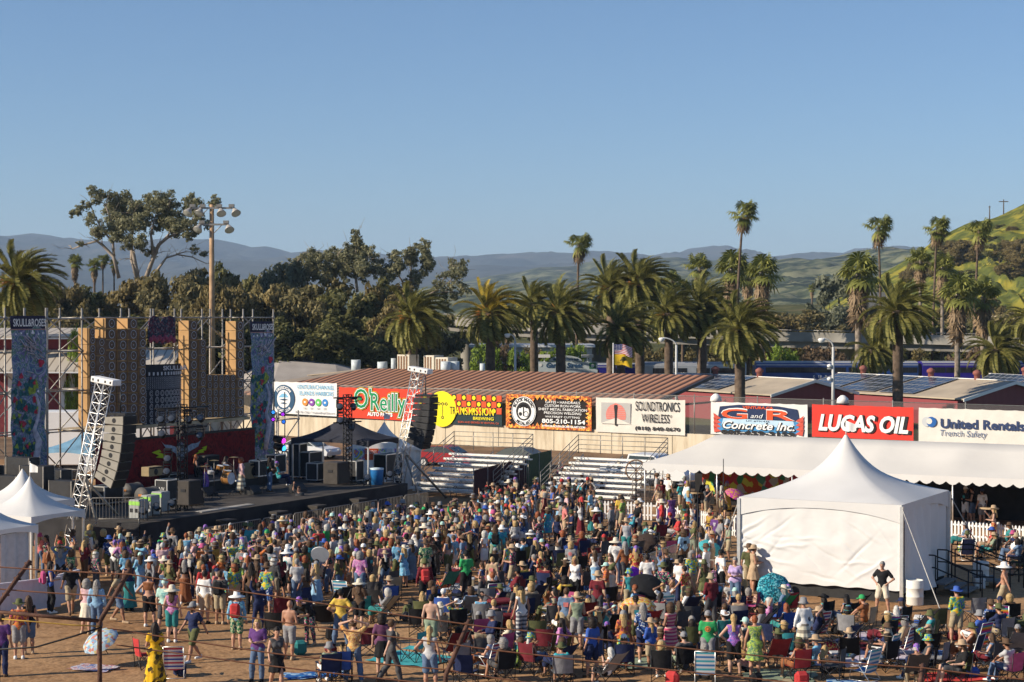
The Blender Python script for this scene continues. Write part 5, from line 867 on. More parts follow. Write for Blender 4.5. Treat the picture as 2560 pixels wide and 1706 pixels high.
mb.box(-.7,.6,-.4,.4,0,.04); mb.build('pole',t)
k=0
for px,py in[(358,1302),(392,1292),(430,1283),(470,1272),(500,1266),(918,1216),(950,1210),(975,1206),(996,1202)]:
    k+=1; light_proto('floor light on the stage lip, number %d from the left mast, beam to the sky'%k if 0 else ['leftmost floor light on the stage lip, near the road cases','second floor light on the stage lip from the left mast','third floor light on the lip before the green topped boxes','fourth floor light on the lip below the left light tower','fifth floor light on the lip, right of the left tower','floor light before the blue drum cooler under the canopy','floor light right of the blue drum cooler','floor light before the long black case','floor light at the right end of the stage lip'][k-1],at(px,py,1.3),None,False)
# ---- backline, cases, monitors
BLK=mat('black case panel',(.025,.025,.027),.55,.25,3); 
def case(label,px,py,w,d,h,kind='case',z=1.3,rz=0,cat='road case',name='road_case',group='cases on the stage'):
    p=at(px,py,z); t=thing(name,label,cat,p,RG+rz,group)
    if kind=='case':
        MB().mat(BLK).box(-d/2,d/2,-w/2,w/2,.1,h).build('panel',t); mb=MB().mat(ALU)
        for x in(-d/2,d/2):
            for y in(-w/2,w/2): mb.box(x-.025,x+.025,y-.025,y+.025,.1,h+.01)
            for zz in(.12,h): mb.box(x-.022,x+.022,-w/2+.026,w/2-.026,zz-.025,zz+.025)
        for y in(-w/2,w/2):
            for zz in(.12,h): mb.box(-d/2+.026,d/2-.026,y-.022,y+.022,zz-.025,zz+.025)
        mb.build('edge_trim',t); mb=MB().mat(DKMET)
        for x in(-d/2+.1,d/2-.1):
            for y in(-w/2+.1,w/2-.1): mb.tube((x,y-.02,.05),(x,y+.02,.05),.05,8)
        mb.build('castor',t)
    elif kind=='sub':
        MB().mat(mat('brown black speaker',(.05,.042,.035),.7,.2,4)).bbox(-d/2,d/2,-w/2,w/2,0,h,.03).build('box',t); MB().mat(GRL).box(d/2,d/2+.015,-w/2+.04,w/2-.04,.04,h-.04).build('grille',t); MB().mat(BLACK).box(-.12,.12,-w/2-.02,-w/2,h*.55,h*.66).build('handle',t)
    elif kind=='wedge':
        mb=MB().mat(BLK); mb.prism([(-d/2,-w/2,0),(d/2,-w/2,0),(d/2,-w/2,h*.35),(0,-w/2,h),(-d/2,-w/2,h*.8)],(0,w,0)); mb.build('box',t); mb=MB().mat(GRL); mb.prism([(-d/2-.01,-w/2+.05,.05),(-d/2-.01,w/2-.05,.05),(-d/2-.01,w/2-.05,h*.75),(-d/2-.01,-w/2+.05,h*.75)],(-.01,0,0)); mb.build('grille',t)
    elif kind=='white':
        MB().mat(mat('white crate plastic',(.34,.35,.34),.5,.08)).bbox(-d/2,d/2,-w/2,w/2,0,h,.03).build('box',t); MB().mat(mat('lime tape',(.30,.62,.10),.6)).box(-d/2-.004,d/2+.004,-w/2-.006,-w/2,h*.72,h*.92).build('tape',t); mb=MB().mat(DKMET); 
        for x in(-.15,.12): mb.box(x-.08,x+.08,-w/2-.008,-w/2,h*.35,h*.55)
        mb.build('vent',t)
    elif kind=='barrel':
        MB().mat(mat('grey barrel case',(.09,.085,.08),.6,.2,3)).lathe([(0,0),(h/2,0),(h/2,w*.08),(h/2*.96,w*.1),(h/2*.96,w*.9),(h/2,w*.92),(h/2,w),(0,w)],20).build('drum',t); o=t.children[0]; o.rotation_euler=(R(90),0,0); o.location=(0,w/2,h/2); mb=MB().mat(mat('orange sticker',(.6,.22,.05))); mb.box(-h*.2,h*.05,-w/2-.012,-w/2-.006,h*.5,h*.62); mb.build('sticker',t)
    elif kind=='amp':
        MB().mat(mat('tan amp',(.30,.22,.12),.8,.15)).bbox(-d/2,d/2,-w/2,w/2,0,h,.02).build('box',t); mb=MB().mat(BLACK); mb.T=Matrix.Translation((d/2+.005,0,h*.45))@Matrix.Rotation(R(90),4,'Y'); mb.lathe([(.3*min(w,h)*1.1,0),(.1,.02),(0,.03)],16); mb.build('speaker_cone',t); MB().mat(GRL).box(d/2,d/2+.01,-w/2+.05,w/2-.05,h*.82,h*.95).build('panel',t)
    return t
case('flight case with white edged front and printed emblem, left of the left light tower',418,1254,.85,.7,1.05); text('A/V',bpy.data.objects[-1] if 0 else [o for o in COL.objects if o.name.startswith('road_case')][-1],0,.55,-.44,.25,WHITE)
case('big barrel shaped drum case in front',370,1262,.95,.9,.85,'barrel',cat='drum case',name='drum_case'); case('second barrel shaped drum case behind the first',330,1248,.9,.9,.8,'barrel',cat='drum case',name='drum_case'); case('white topped flight case at the left mast',268,1262,1.3,.8,.9)
case('leftmost white crate with a lime top strip',347,1297,.62,.6,.85,'white',cat='crate',name='crate'); case('middle white crate with a lime top strip',376,1288,.62,.6,.9,'white',cat='crate',name='crate'); case('rightmost white crate with a lime top strip',402,1278,.62,.6,.9,'white',cat='crate',name='crate')
case('lower brown black side fill speaker at left',474,1262,.9,.85,.62,'sub',cat='speaker',name='stage_speaker'); case('second brown black side fill speaker, stacked on the lower one',474,1262,.9,.85,.62,'sub',1.92,cat='speaker',name='stage_speaker'); case('upright top speaker on the left side fill stack',474,1262,.8,.6,1.0,'sub',2.54,cat='speaker',name='stage_speaker')
case('lower dark side fill speaker under the canopy',843,1210,.95,.9,.65,'sub',cat='speaker',name='stage_speaker'); case('middle dark side fill speaker under the canopy',843,1210,.95,.9,.65,'sub',1.95,cat='speaker',name='stage_speaker'); case('top dark side fill speaker under the canopy',840,1210,.9,.8,1.0,'sub',2.6,cat='speaker',name='stage_speaker')
case('black flight case with silver edges under the canopy',792,1204,.9,.7,1.0); case('long tall black case at the right under the canopy',970,1196,1.6,.8,1.35); case('rack of amplifiers at the left canopy leg',745,1196,.7,.7,1.9); case('keyboard case on the mixing rack under the canopy',778,1196,1.2,.6,1.45); case('narrow case behind the canopy light tower',888,1206,.7,.6,1.15)
case('black floor monitor wedge before the guitarist in red',520,1240,.9,.55,.45,'wedge',cat='monitor speaker',name='stage_monitor'); case('black floor monitor wedge right of the singer in the pale skirt',632,1236,.7,.6,.45,'wedge',cat='monitor speaker',name='stage_monitor'); case('floor monitor wedge before the canopy, tilted',745,1232,.75,.6,.5,'wedge',cat='monitor speaker',name='stage_monitor')
case('tan guitar amplifier with round cone behind the singer',628,1196,.75,.4,.8,'amp',1.9,cat='amplifier',name='amplifier'); case('white and black amplifier head on the left riser',380,1190,1.0,.5,.45,'amp',2.5,cat='amplifier',name='amplifier'); case('black riser box under the amplifier head at left',380,1192,1.2,.8,1.1,'sub',1.35,cat='speaker',name='stage_speaker')
def wingcase(label,x,y,w,h):
    p=ST.w(x,y,1.3); t=thing('wing_case',label,'road case',p,RG,'tall cases in the left wing'); MB().mat(BLK).bbox(-w/2,w/2,-.35,.35,.1,h,.02).build('panel',t); mb=MB().mat(STEEL)
    for sx in(-1,1):
        for sy in(-1,1): mb.box(sx*w/2-.02,sx*w/2+.02,sy*.35-.02,sy*.35+.02,.1,h+.01)
    mb.build('edge_trim',t); mb=MB().mat(DKMET)
    for sx in(-1,1): mb.tube((sx*w*.35,-.03,.05),(sx*w*.35,.03,.05),.05,8)
    mb.build('castor',t)
for k,(x,y,w,h) in enumerate([(-9.6,.7,1.5,2.1),(-8.0,.6,1.3,1.7),(-6.5,.7,1.4,2.2),(-4.9,.8,1.3,1.6),(-8.7,2.1,1.4,2.4),(-6.9,2.3,1.3,1.9)]): wingcase(['farthest tall black case of the front row in the left wing','second black case of the left wing front row','tallest black case in the middle of the left wing row','black case at the near end of the left wing row','big black case behind the left wing row','black case in the second row of the left wing'][k],x,y,w,h)
case('dark speaker stack behind the drummer, right of the crest',520,1186,1.2,.6,1.0,'sub',1.9,cat='speaker',name='stage_speaker'); case('dark amplifier rack on the riser right of the drums',655,1194,1.3,.6,.9,'case',1.9); case('black equipment rack at the left end of the red backdrop',330,1200,1.4,.7,1.2,'case'); case('low black case between drum cases and riser',430,1218,1.3,.7,.7,'case'); case('black rack beside the tan amplifier at right',690,1186,1.0,.6,1.1,'case')
p=at(942,1212,1.3); t=thing('cooler_drum','blue drink cooler drum on the stage under the canopy','cooler',p); MB().mat(mat('blue plastic',(.02,.16,.42),.45,.1)).lathe([(0,0),(.30,0),(.36,.75),(.36,.8)],18).build('tub',t); MB().mat(mat('pale lid',(.5,.6,.65),.5)).lathe([(.37,.8),(.37,.88),(0,.9)],18).build('lid',t)
# drum kit, percussion, mic stands
def drumkit(p):
    t=thing('drum_kit','drum kit with white bass drum skin and cymbals on the riser','drum kit',p,RG); 
    def drum(name,x,y,z,r,h,ax,colr,skin):
        mb=MB().mat(colr); M=Matrix.Translation((x,y,z))@ (Matrix.Rotation(R(90),4,'Y') if ax=='x' else Matrix.Rotation(R(12),4,'Y')); mb.T=M; mb.lathe([(r,0),(r,h)],18); o=mb.build(name,t); s=MB().mat(skin); s.T=M; s.lathe([(r*.98,h+.005),(0,h+.006)],18); s.build('drum_head',o)
    WD=mat('amber drum shell',(.30,.14,.04),.35,.2,4); drum('bass_drum',-.1,0,.32,.3,.42,'x',WD,mat('white skin',(.6,.6,.62),.6)); drum('tom_drum',-.2,-.25,.75,.17,.2,'z',WD,WHITE); drum('tom_drum',-.2,.2,.75,.17,.2,'z',WD,WHITE); drum('floor_tom',-.5,.65,.25,.22,.4,'z',WD,WHITE); drum('snare_drum',-.55,-.5,.55,.18,.13,'z',ALU,WHITE)
    for x,y,z in((-.1,-.8,1.25),(-.1,.75,1.3),(-.6,-.9,.95)): mb=MB().mat(mat('brass cymbal',(.55,.40,.15),.3,.1,4,.8)); mb.lathe([(0,.03),(.06,.02),(.24,-.01)],16,(x,y,z)); o=mb.build('cymbal',t); MB().mat(STEEL).tube((x,y,0),(x,y,z),.015,5).build('stand',o)
    return t
p=at(565,1212,1.9); drumkit(p); t=thing('drum_riser','low black riser carrying the drum kit','riser',at(560,1216,1.3),RG); MB().mat(BLK).bbox(-1.6,1.2,-2.8,3.2,0,.6,.02).build('platform',t); MB().mat(ALU).box(1.2,1.22,-2.8,3.2,.5,.58).build('edge',t)
for lb,px,py in[('microphone stand before the guitarist in red trousers',535,1246),('microphone stand before the singer in the pale skirt',585,1238),('microphone stand near the right guitarist',660,1230)]:
    t=thing('microphone_stand',lb,'microphone stand',at(px,py,1.3),0,'microphone stands'); mb=MB().mat(DKMET); mb.tube((0,0,.25),(0,0,1.45),.018,6); mb.tube((0,0,1.4),(-.3,.25,1.6),.014,5); 
    for k in range(3): an=k*2.1+.4; mb.tube((0,0,.25),(.38*math.cos(an),.38*math.sin(an),0),.016,5)
    mb.build('stand',t); MB().mat(BLACK).tube((-.3,.25,1.6),(-.38,.31,1.63),.03,7,.035).build('microphone',t)
# front subs along the barricade
for k,(lb,px,py) in enumerate([('leftmost small black box speaker along the stage foot',580,1303),('second small black box speaker along the stage foot',710,1283),('third small black box along the stage foot',806,1265),('fourth small black box along the stage foot',909,1250)]):
    h=SX(px,py,1.0); p=ST.w(.7,h.y,0); t=thing('front_speaker',lb,'speaker',p,RG,'small speakers along the stage foot'); MB().mat(mat('brown black speaker',(.05,.042,.035))).bbox(-.3,.3,-.4,.4,0,1.05,.02).build('box',t); MB().mat(GRL).box(.3,.31,-.36,.36,.05,1.0).build('grille',t)
# ---- dark canopy on the stage
def sqroof(mb,cx,cy,hx,hy,hf,nr=14,n_=48):
    P=[]
    for k in range(nr+1):
        q=k/nr*.985; row=[]
        for i in range(n_+1):
            th=2*PI*(i/n_)+PI/4; c,s=math.cos(th),math.sin(th); m_=max(abs(c),abs(s)); b_=min(1,q*1.15)**.8; x=(c/m_)*(1-b_)+c*b_*1.05; y=(s/m_)*(1-b_)+s*b_*1.05; row.append((cx+hx*x*(1-q),cy+hy*y*(1-q),hf(q)))
        P.append(row)
    mb.grid(P)
def canopy(label,F,w,d,ze,zp,m_,mv,zbase,rz=RG,ridge=.5,name='canopy_tent',legs=True,val=.35,group=None,peak=True):
    """pop-up or peak canopy: F = front corner (nearest); runs -x' (w) and +y' (d) in the festival grid"""
    t=thing(name,label,'tent',(F.x,F.y,zbase),rz,group); ze-=zbase; zp-=zbase; n_=12; mb=MB().mat(m_)
    def H(u,v):
        k=max(abs(2*u-1),abs(2*v-1)); q=1-k; return ze+(zp-ze)*(q**(1.75 if peak else 1.3))-.06*math.sin(PI*min(1,2*q))*(0)+.0
    sqroof(mb,-w/2,d/2,w/2,d/2,lambda q:ze+(zp-ze)*(.5*q+.5*q**3.2 if peak else q**1.25)); mb.build('roof',t)
    mb=MB().mat(mv); vz=lambda s:ze-val*(1-.55*math.sin(PI*s)**.7)
    edges=[((0,0),(-w,0)),((0,0),(0,d)),((-w,0),(-w,d)),((0,d),(-w,d))]
    for (a,b_),(c,e) in edges: mb.grid([[(a+(c-a)*i/14,b_+(e-b_)*i/14,ze),(a+(c-a)*i/14,b_+(e-b_)*i/14,vz(i/14))] if 1 else 0 for i in range(15)])
    mb.build('valance',t)
    if legs:
        for x,y in((-.06,.06),(-w+.06,.06),(-.06,d-.06),(-w+.06,d-.06)): MB().mat(ALU).box(x-.035,x+.035,y-.035,y+.035,0,ze-.02).build('leg',t)
    return t
NAVYC=mat('dark navy canvas',(.028,.03,.042),.85,.2,1.5,bump=.2); F=at(921,1103,3.6); canopy('dark navy pop up canopy on the right end of the stage',F,5.0,3.0,3.6,4.75,NAVYC,NAVYC,1.3,peak=False)
TENTW=mat('white tent vinyl',(.64,.63,.61),.55,.04,1.0,spec=.3,bump=.12,bscale=.8); TENTS=mat('white tent side',(.68,.67,.65),.6,.04,1.2,bump=.25,bscale=1.2)
def flagpole(t,x,y,z):
    mb=MB().mat(WHITE); mb.tube((x,y,z-.1),(x,y,z+.55),.02,5); mb.grid([[(x+.38*i/5,y-.04*math.sin(i),z+.5-.1*i/5-.06*i*i/25),(x+.38*i/5,y-.04*math.sin(i+.5),z+.12)] for i in range(6)]); mb.build('pennant',t)
F=at(78,1293,2.5); t=canopy('white peaked tent with a small pennant at the left edge',F,3.0,3.0,2.5,3.92,TENTW,TENTW,0,group='small white peaked tents'); flagpole(t,-1.5,1.5,3.92)
C=at(95,1312,2.5); F2=Vector((C.x-.48*3,C.y-.87*3,0)); t=canopy('white peaked tent cut by the left edge, nearest one',F2,3.0,3.0,2.5,3.85,TENTW,TENTW,0,group='small white peaked tents')
mb=MB().mat(mat('grey curtain',(.45,.46,.48),.8,.1)); mb.grid([[(-.12+.06*math.sin(i*1.1),1.2+1.5*i/16,z) for z in(.02,1.2,2.3)] for i in range(17)]); mb.build('curtain',t)
F3=F+Vector((-.87*3.4,.48*3.4,0)); canopy('white peaked tent behind the pennant tent at the far left',Vector((F3.x,F3.y,0))+Vector((.48*3.1,.87*3.1,0)),3.0,3.0,2.5,3.85,TENTW,TENTW,0,group='small white peaked tents')
F=at(985,1130,2.4)+Vector((1.2,1.5,0)); F=Vector((-6.9,103.8,0)); t=canopy('white peaked tent between the dark canopy and the bleachers',F,3.2,3.2,2.5,4.0,TENTW,TENTW,0,group='small white peaked tents'); flagpole(t,-1.6,1.6,4.0)
mb=MB().mat(TENTS); mb.grid([[(-.1+.05*math.sin(i*1.3),.1+3.0*i/20,z) for z in(0,1.4,2.35)] for i in range(21)]); mb.build('side_wall',t)
# colourful tie dye cloths and red sign hung behind the canopy
t=thing('vendor_booth','booth front with tie dye cloths either side of a red sign','booth',atY(955,1170,104)); t.location.z=0; zz=lambda py:atY(955,py,104).z; xx=lambda px:(px-955)/FPX*104
TD=multi('rainbow cloth',[(.75,.6,.03),(.6,.05,.2),(.05,.3,.65),(.75,.7,.6),(.1,.45,.2),(.75,.55,.02)],1.6,'tie')
for nm,a,c,m_ in(('tie_dye_cloth',885,912,TD),('red_sign',911,945,RED),('tie_dye_cloth',945,990,TD)): MB().mat(m_).box(xx(a),xx(c),0,.04,zz(1150),zz(1122)).build(nm,t)
MB().mat(WHITE).box(xx(880),xx(992),.05,.1,0,zz(1108)).build('back_wall',t); text('SMOOTHIES',t,xx(928),zz(1135),-.03,.3,WHITE,w=xx(942)-xx(914))
# ---- vehicles and clutter behind the stage
def truck_box(label,px0,px1,ytop,Y,h,rz):
    a=atY(px0,ytop,Y); c=atY(px1,ytop,Y); L_=(c-a).length; t=thing('box_truck',label,'truck',(a.x,Y,0),rz); MB().mat(mat('white truck paint',(.74,.74,.73),.4,.04,1)).bbox(0,L_,0,2.5,.9,a.z,.04).build('cargo_box',t); mb=MB().mat(mat('white truck paint',(.74,.74,.73))); mb.prism([(L_+.1,.1,.5),(L_+2.1,.1,.5),(L_+2.1,.1,1.5),(L_+1.6,.1,2.6),(L_+.1,.1,2.7)],(0,2.3,0)); cb=mb.build('cab',t); MB().mat(mat('window glass',(.05,.06,.07))).prism([(L_+.5,.09,1.6),(L_+1.9,.09,1.6),(L_+1.55,.09,2.45),(L_+.5,.09,2.45)],(0,-.02,0)).build('side_window',cb)
    for x in(1.0,2.0,L_+1.2):
        for y in(.1,2.2): MB().mat(BLACK).tube((x,y,.5),(x,y+.25,.5),.5,16).build('wheel',t)
    MB().mat(DKMET).box(.2,L_+1.9,.4,2.1,.5,.9).build('chassis',t)
truck_box('white box truck parked behind the red backdrop',215,405,1058,108,3.8,0); truck_box('white trailer truck behind the left scaffold tower',95,205,1030,112,3.8,0)
def car(label,p,rz,col,kind='sedan',name='parked_car',group='vehicles parked by the track'):
    t=thing(name,label,'car' if kind!='pickup' else 'pickup truck',p,rz,group); m_=mat('car paint '+str(col),col,.3,.05,1,.1,spec=.5); G=mat('car glass',(.05,.07,.08),.08,.1,spec=.8)
    if kind=='pickup':
        L_,W,bs,rf=5.8,2.0,1.15,1.93; mb=MB().mat(m_); mb.prism([(-2.9,-1,.5),(2.9,-1,.5),(2.95,-1,.85),(2.8,-1,1.2),(1.5,-1,1.28),(-2.9,-1,1.28)],(0,2,0)); mb.build('body',t); mb=MB().mat(m_); mb.prism([(1.5,-.9,1.28),(.75,-.85,1.9),(.5,-.85,1.95),(-1.0,-.85,1.95),(-1.2,-.9,1.28)],(0,1.75,0)); c=mb.build('cabin',t); mb=MB().mat(G); mb.prism([(1.25,-.91,1.34),(.72,-.88,1.84),(-.9,-.88,1.86),(-1.05,-.91,1.34)],(0,-.02,0)); mb.build('side_window',c); ws=(-1.75,1.85); wr=.42
    else:
        mb=MB().mat(m_); mb.prism([(-2.25,-.88,.35),(2.2,-.88,.35),(2.28,-.88,.6),(2.1,-.88,.82),(1.2,-.88,.95),(-1.9,-.88,1.0),(-2.28,-.88,.8)],(0,1.76,0)); mb.build('body',t); mb=MB().mat(m_); k=[(1.15,.95),(.45,1.35),(-.1,1.46),(-.9,1.42),(-1.75,1.0)]; mb.prism([(x,-.74,z) for x,z in k],(0,1.48,0)); c=mb.build('cabin',t); mb=MB().mat(G); mb.prism([(x*.9-.02,-.755,.99+(z-.95)*.85) for x,z in k],(0,-.01,0)); mb.prism([(1.15,-.65,.98),(1.15,.65,.98),(.47,.6,1.34),(.47,-.6,1.34)],(.03,0,.03)); mb.build('window',c); ws=(-1.35,1.4); wr=.33
    for x in ws:
        for y in(-.9,.72):
            w=MB().mat(BLACK).tube((x,y-.02,wr),(x,y+.22,wr),wr,18).build('wheel',t); MB().mat(ALU).tube((x,y-.035,wr),(x,y-.021,wr),wr*.62,12).build('rim',w)
    for y in(-.6,.45): MB().mat(WHITE).box(2.24 if kind!='pickup' else 2.93,2.30 if kind!='pickup' else 2.97,y,y+.25,.62,.75).build('headlight',t)
    return t
car('red car parked behind the left bleachers',at(1075,1180)+Vector((1,4,0)),RG,(.30,.02,.025)); car('dark grey sedan parked between the two bleachers',at(1290,1172),RG+PI,(.10,.115,.11)); car('white pickup truck parked behind the end of the right bleachers',at(1625,1216),RG-.1,(.72,.73,.74),'pickup','pickup_truck'); car('pale car behind the scaffold at far left, half hidden',at(150,1068),RG,(.5,.5,.5)); car('dark car on the track far left behind the scaffold',at(40,1066),RG+.2,(.04,.04,.05)); car('pale van shaped car behind the dark canopy',at(770,1148),RG,(.65,.66,.66))
BLUEC=mat('faded blue tarp',(.13,.26,.38),.75,.2,1.5,bump=.2); F=at(245,1135,3.2); canopy('faded blue pop up canopy behind the left scaffold',at(230,1128,3.0),3.6,3.0,3.0,3.9,BLUEC,BLUEC,0,peak=False)
# stairs and tables backstage left
for k,(px,py,w) in enumerate([(150,1260,1.6),(205,1240,1.2),(110,1245,1.4)]):
    t=thing('folding_table',['folding table with gear backstage left, nearest the pennant tent','folding table of gear close to the left mast','folding table behind the floral banner foot'][k],'table',at(px,py,.8),RG,'tables backstage'); t.location.z=0; MB().mat(mat('table top',(.35,.33,.30))).box(-w/2,w/2,-.4,.4,.72,.78).build('table_top',t)
    for x in(-w/2+.1,w/2-.1): MB().mat(DKMET).tube((x,-.3,0),(x,-.3,.72),.02,5).tube((x,.3,0),(x,.3,.72),.02,5).build('leg',t)
    b_=thing('equipment_case',['dark gear case on the near backstage table','grey gear case on the table by the left mast','pale gear box on the rear backstage table'][k],'case',at(px,py,.8),RG,'gear backstage'); MB().mat(BLK).bbox(-.4,.3,-.25,.25,.0,.45,.02).build('box',b_); MB().mat(ALU).box(-.42,.32,-.27,.27,.45,.48).build('lid',b_)
# ---- bleachers
def bleacher(label,P,w,rows,group='bleachers'):
    t=thing('bleacher',label,'bleachers',P,RG,group); SEAT=mat('bleacher aluminium',(.84,.82,.76),.55,.08,3); rise,run=.235,.62
    for k in range(rows):
        y=run*k; z=.42+rise*k; MB().mat(SEAT).box(0,w,y,y+.26,z-.06,z+.045).build('seat',t); MB().mat(SEAT).box(0,w,y+.30,y+.60,z-.21,z-.14).build('footboard',t)
    mb=MB().mat(STEEL)
    for x in(.3,w/2,w-.3):
        for k in range(rows): mb.tube((x,run*k+.13,0),(x,run*k+.13,.42+rise*k),.025,5)
        mb.tube((x,0,.35),(x,run*rows,.35+rise*rows),.03,5); mb.tube((x,run*rows,0),(x,run*rows,.4+rise*rows),.03,5)
    mb.build('frame',t); zt=.42+rise*rows; yt=run*rows
    def rail(a,b_,n_):
        mb=MB().mat(STEEL); a=Vector(a);b_=Vector(b_)
        for h in(.25,.5,.78,1.05): mb.tube(a+Vector((0,0,h)),b_+Vector((0,0,h)),.022,5)
        for k in range(n_+1): q=a.lerp(b_,k/n_); mb.tube(q,q+Vector((0,0,1.07)),.025,5)
        mb.build('guard_rail',t)
    rail((0,yt,zt),(w,yt,zt),4); rail((0,.3,.5),(0,yt,zt),4); rail((w,.3,.5),(w,yt,zt),4); return t
e1=Vector((.8757,-.4829,0)); e2=Vector((.4829,.8757,0)); BP=at(1024,1238); bleacher('left aluminium bleachers with guard rails, mostly empty',BP,5.3,8); BQ=at(1345,1252); bleacher('right aluminium bleachers with a few people on the rows',BQ,5.6,8)
# dark mesh screens between the bleachers
t=thing('fence_screen','dark red and green mesh screens on a fence between the bleachers','fence',at(1184,1262)); o=Vector(t.location); p1=at(1316,1222)-o; p2=at(1378,1205)-o
mb=MB().mat(multi('dark crimson mesh',[(.035,.012,.018),(.05,.016,.024),(.028,.010,.014)],6,'floral')); mb.grid([[Vector((0,0,.05)).lerp(p1+Vector((0,0,.05)),i/10),Vector((0,0,1.85)).lerp(p1+Vector((0,0,1.85)),i/10)] for i in range(11)],False); mb.build('crimson_screen',t)
mb=MB().mat(mat('green mesh screen',(.04,.075,.035),.85,.2,4)); mb.grid([[p1.lerp(p2,i/6)+Vector((0,0,.05)),p1.lerp(p2,i/6)+Vector((0,0,1.95))] for i in range(7)],False); mb.build('green_screen',t); mb=MB().mat(STEEL)
for k in range(7): q=(Vector((0,0,0)).lerp(p1,k/4) if k<5 else p1.lerp(p2,(k-4)/2)); mb.tube(q,q+Vector((0,0,2.0)),.03,5)
mb.build('post',t)
# ---- crowd barricades
mb=MB().mat(STEEL); W_=2.3; pts=[(0,0,.12),(0,0,1.0),(.1,0,1.1),(W_-.1,0,1.1),(W_,0,1.0),(W_,0,.12)]; mb.path(pts,.021,6); mb.tube((0,0,.2),(W_,0,.2),.018,5)
for k in range(1,17): mb.tube((W_*k/17,0,.2),(W_*k/17,0,1.09),.009,4,cap=False)
frm=mb.mesh('rail_frame'); mb=MB().mat(STEEL)
for x in(.25,W_-.25): mb.tube((x,-.3,.02),(x,.3,.02),.02,5); mb.tube((x,0,.02),(x,0,.2),.02,5)
ftm=mb.mesh('foot')
def barricades(name,p,q,group):
    p=Vector(p);q=Vector(q); n_=max(1,round((q-p).length/2.35)); rz=math.atan2(q.y-p.y,q.x-p.x); 
    for k in range(n_):
        pos=('first','second','third','fourth','fifth','sixth','seventh','eighth','ninth','tenth')[k]; t=thing('crowd_barrier','%s steel barrier %s'%(pos,name),'barrier',p.lerp(q,k/n_),rz,group); obj('rail_frame',frm,t); obj('foot',ftm,t)
barricades('of the row along the stage foot from left',ST.w(2.2,1.0),ST.w(2.2,20),'barriers along the stage'); barricades('of the row dividing the crowd near the bleachers',at(1232,1338),at(1400,1290),'barriers across the crowd'); barricades('of the run to the white tent corner, counted from its left',at(1590,1470),at(1740,1410),'barriers by the white tent'); barricades('of the short run beside the white tent',at(1705,1470),at(1850,1478),'barriers by the white tent'); barricades('in front of the white pickup',at(1600,1228),at(1685,1236),'barriers by the pickup'); barricades('on the stage deck at the left mast',at(225,1310,1.3),at(340,1308,1.3),'barriers on the stage'); barricades('behind the left mast backstage',at(140,1290),at(205,1268),'barriers backstage')
# ---- picket fences
def picket(label,p,q,gap=.17,h=.95):
    p=Vector(p);q=Vector(q); L_=(q-p).length; rz=math.atan2(q.y-p.y,q.x-p.x); t=thing('picket_fence',label,'fence',p,rz,'white picket fences'); mb=MB().mat(WHITE); n_=int(L_/gap)
    for k in range(n_): x=k*gap; mb.add([(x,0,.05),(x+.085,0,.05),(x+.085,0,h-.07),(x+.0425,0,h),(x,0,h-.07),(x,.02,.05),(x+.085,.02,.05),(x+.085,.02,h-.07),(x+.0425,.02,h),(x,.02,h-.07)],[(0,1,2,3,4),(9,8,7,6,5),(0,4,9,5),(1,6,7,2),(2,7,8,3),(3,8,9,4)])
    mb.build('pickets',t); mb=MB().mat(WHITE)
    for z in(.25,.72): mb.box(0,L_,.025,.06,z,z+.08)
    for k in range(int(L_/2.4)+1): mb.box(k*2.4-.05,k*2.4+.05,.065,.16,0,h+.05)
    mb.build('rail',t)
picket('white picket fence before the marquee, left stretch',at(1486,1298),at(1640,1304)); picket('white picket fence running behind the crowd to the tent',at(1640,1303),at(1845,1345)); picket('white picket fence right of the big tent',at(2368,1352),at(2600,1372))
# ---- long white marquee
ML=at(1607,1165,2.45); ML.z=0; Lm=24; dm=6.0; t=thing('marquee','long white marquee with a scalloped edge behind the big tent','marquee',ML,RG); ze,zr=2.6,4.0
mb=MB().mat(mat('white marquee vinyl',(.62,.595,.55),.6,.05,.35,bump=.35,bscale=1.1)); nn=60
def roofpt(x,v):  # v 0 front eave .. .5 ridge .. 1 back eave
    hip=min(1,x/2.9); k=1-abs(2*v-1); sag=.17*math.sin(PI*((x/4.0)%1))*math.sin(PI*k); return (x,dm*v,ze+(zr-ze)*min(k,hip)-sag*.8)
mb.grid([[roofpt(Lm*(i/nn)**1.0,j/10) for j in range(11)] for i in range(nn+1)]); mb.build('roof',t)
mb=MB().mat(TENTW); ns=int(Lm/.62)
def val(p,q,n_):
    p=Vector(p);q=Vector(q); 
    for k in range(n_):
        for i in range(4):
            f=lambda s:-.25-.17*math.sin(PI*s); a=p.lerp(q,(k+i/4)/n_); c=p.lerp(q,(k+(i+1)/4)/n_); mb.add([a,c,c+Vector((0,0,f((i+1)/4))),a+Vector((0,0,f(i/4)))],[(0,1,2,3)])
val((0,0,ze),(Lm,0,ze),ns); val((0,dm,ze),(Lm,dm,ze),ns); val((0,0,ze),(0,dm,ze),9); mb.build('valance',t)
for k in range(7):
    for y in(.05,dm-.05): MB().mat(ALU).tube((.1+k*4,y,0),(.1+k*4,y,ze),.04,8).build('pole',t)
mb=MB().mat(mat('dark marquee back',(.02,.019,.02),.9,.3,2)); mb.box(.5,Lm,dm-.35,dm-.3,0,2.3); mb.build('back_cloth',t); mb=MB().mat(multi('hanging patchwork',[(.55,.10,.03),(.06,.25,.10),(.65,.62,.08),(.5,.48,.42),(.10,.3,.2),(.5,.05,.06)],.9,'floral')); mb.grid([[(1.0+5.8*i/20,dm-.5+.08*math.sin(i),z) for z in(.6,2.2)] for i in range(21)]); mb.build('patchwork_cloth',t)
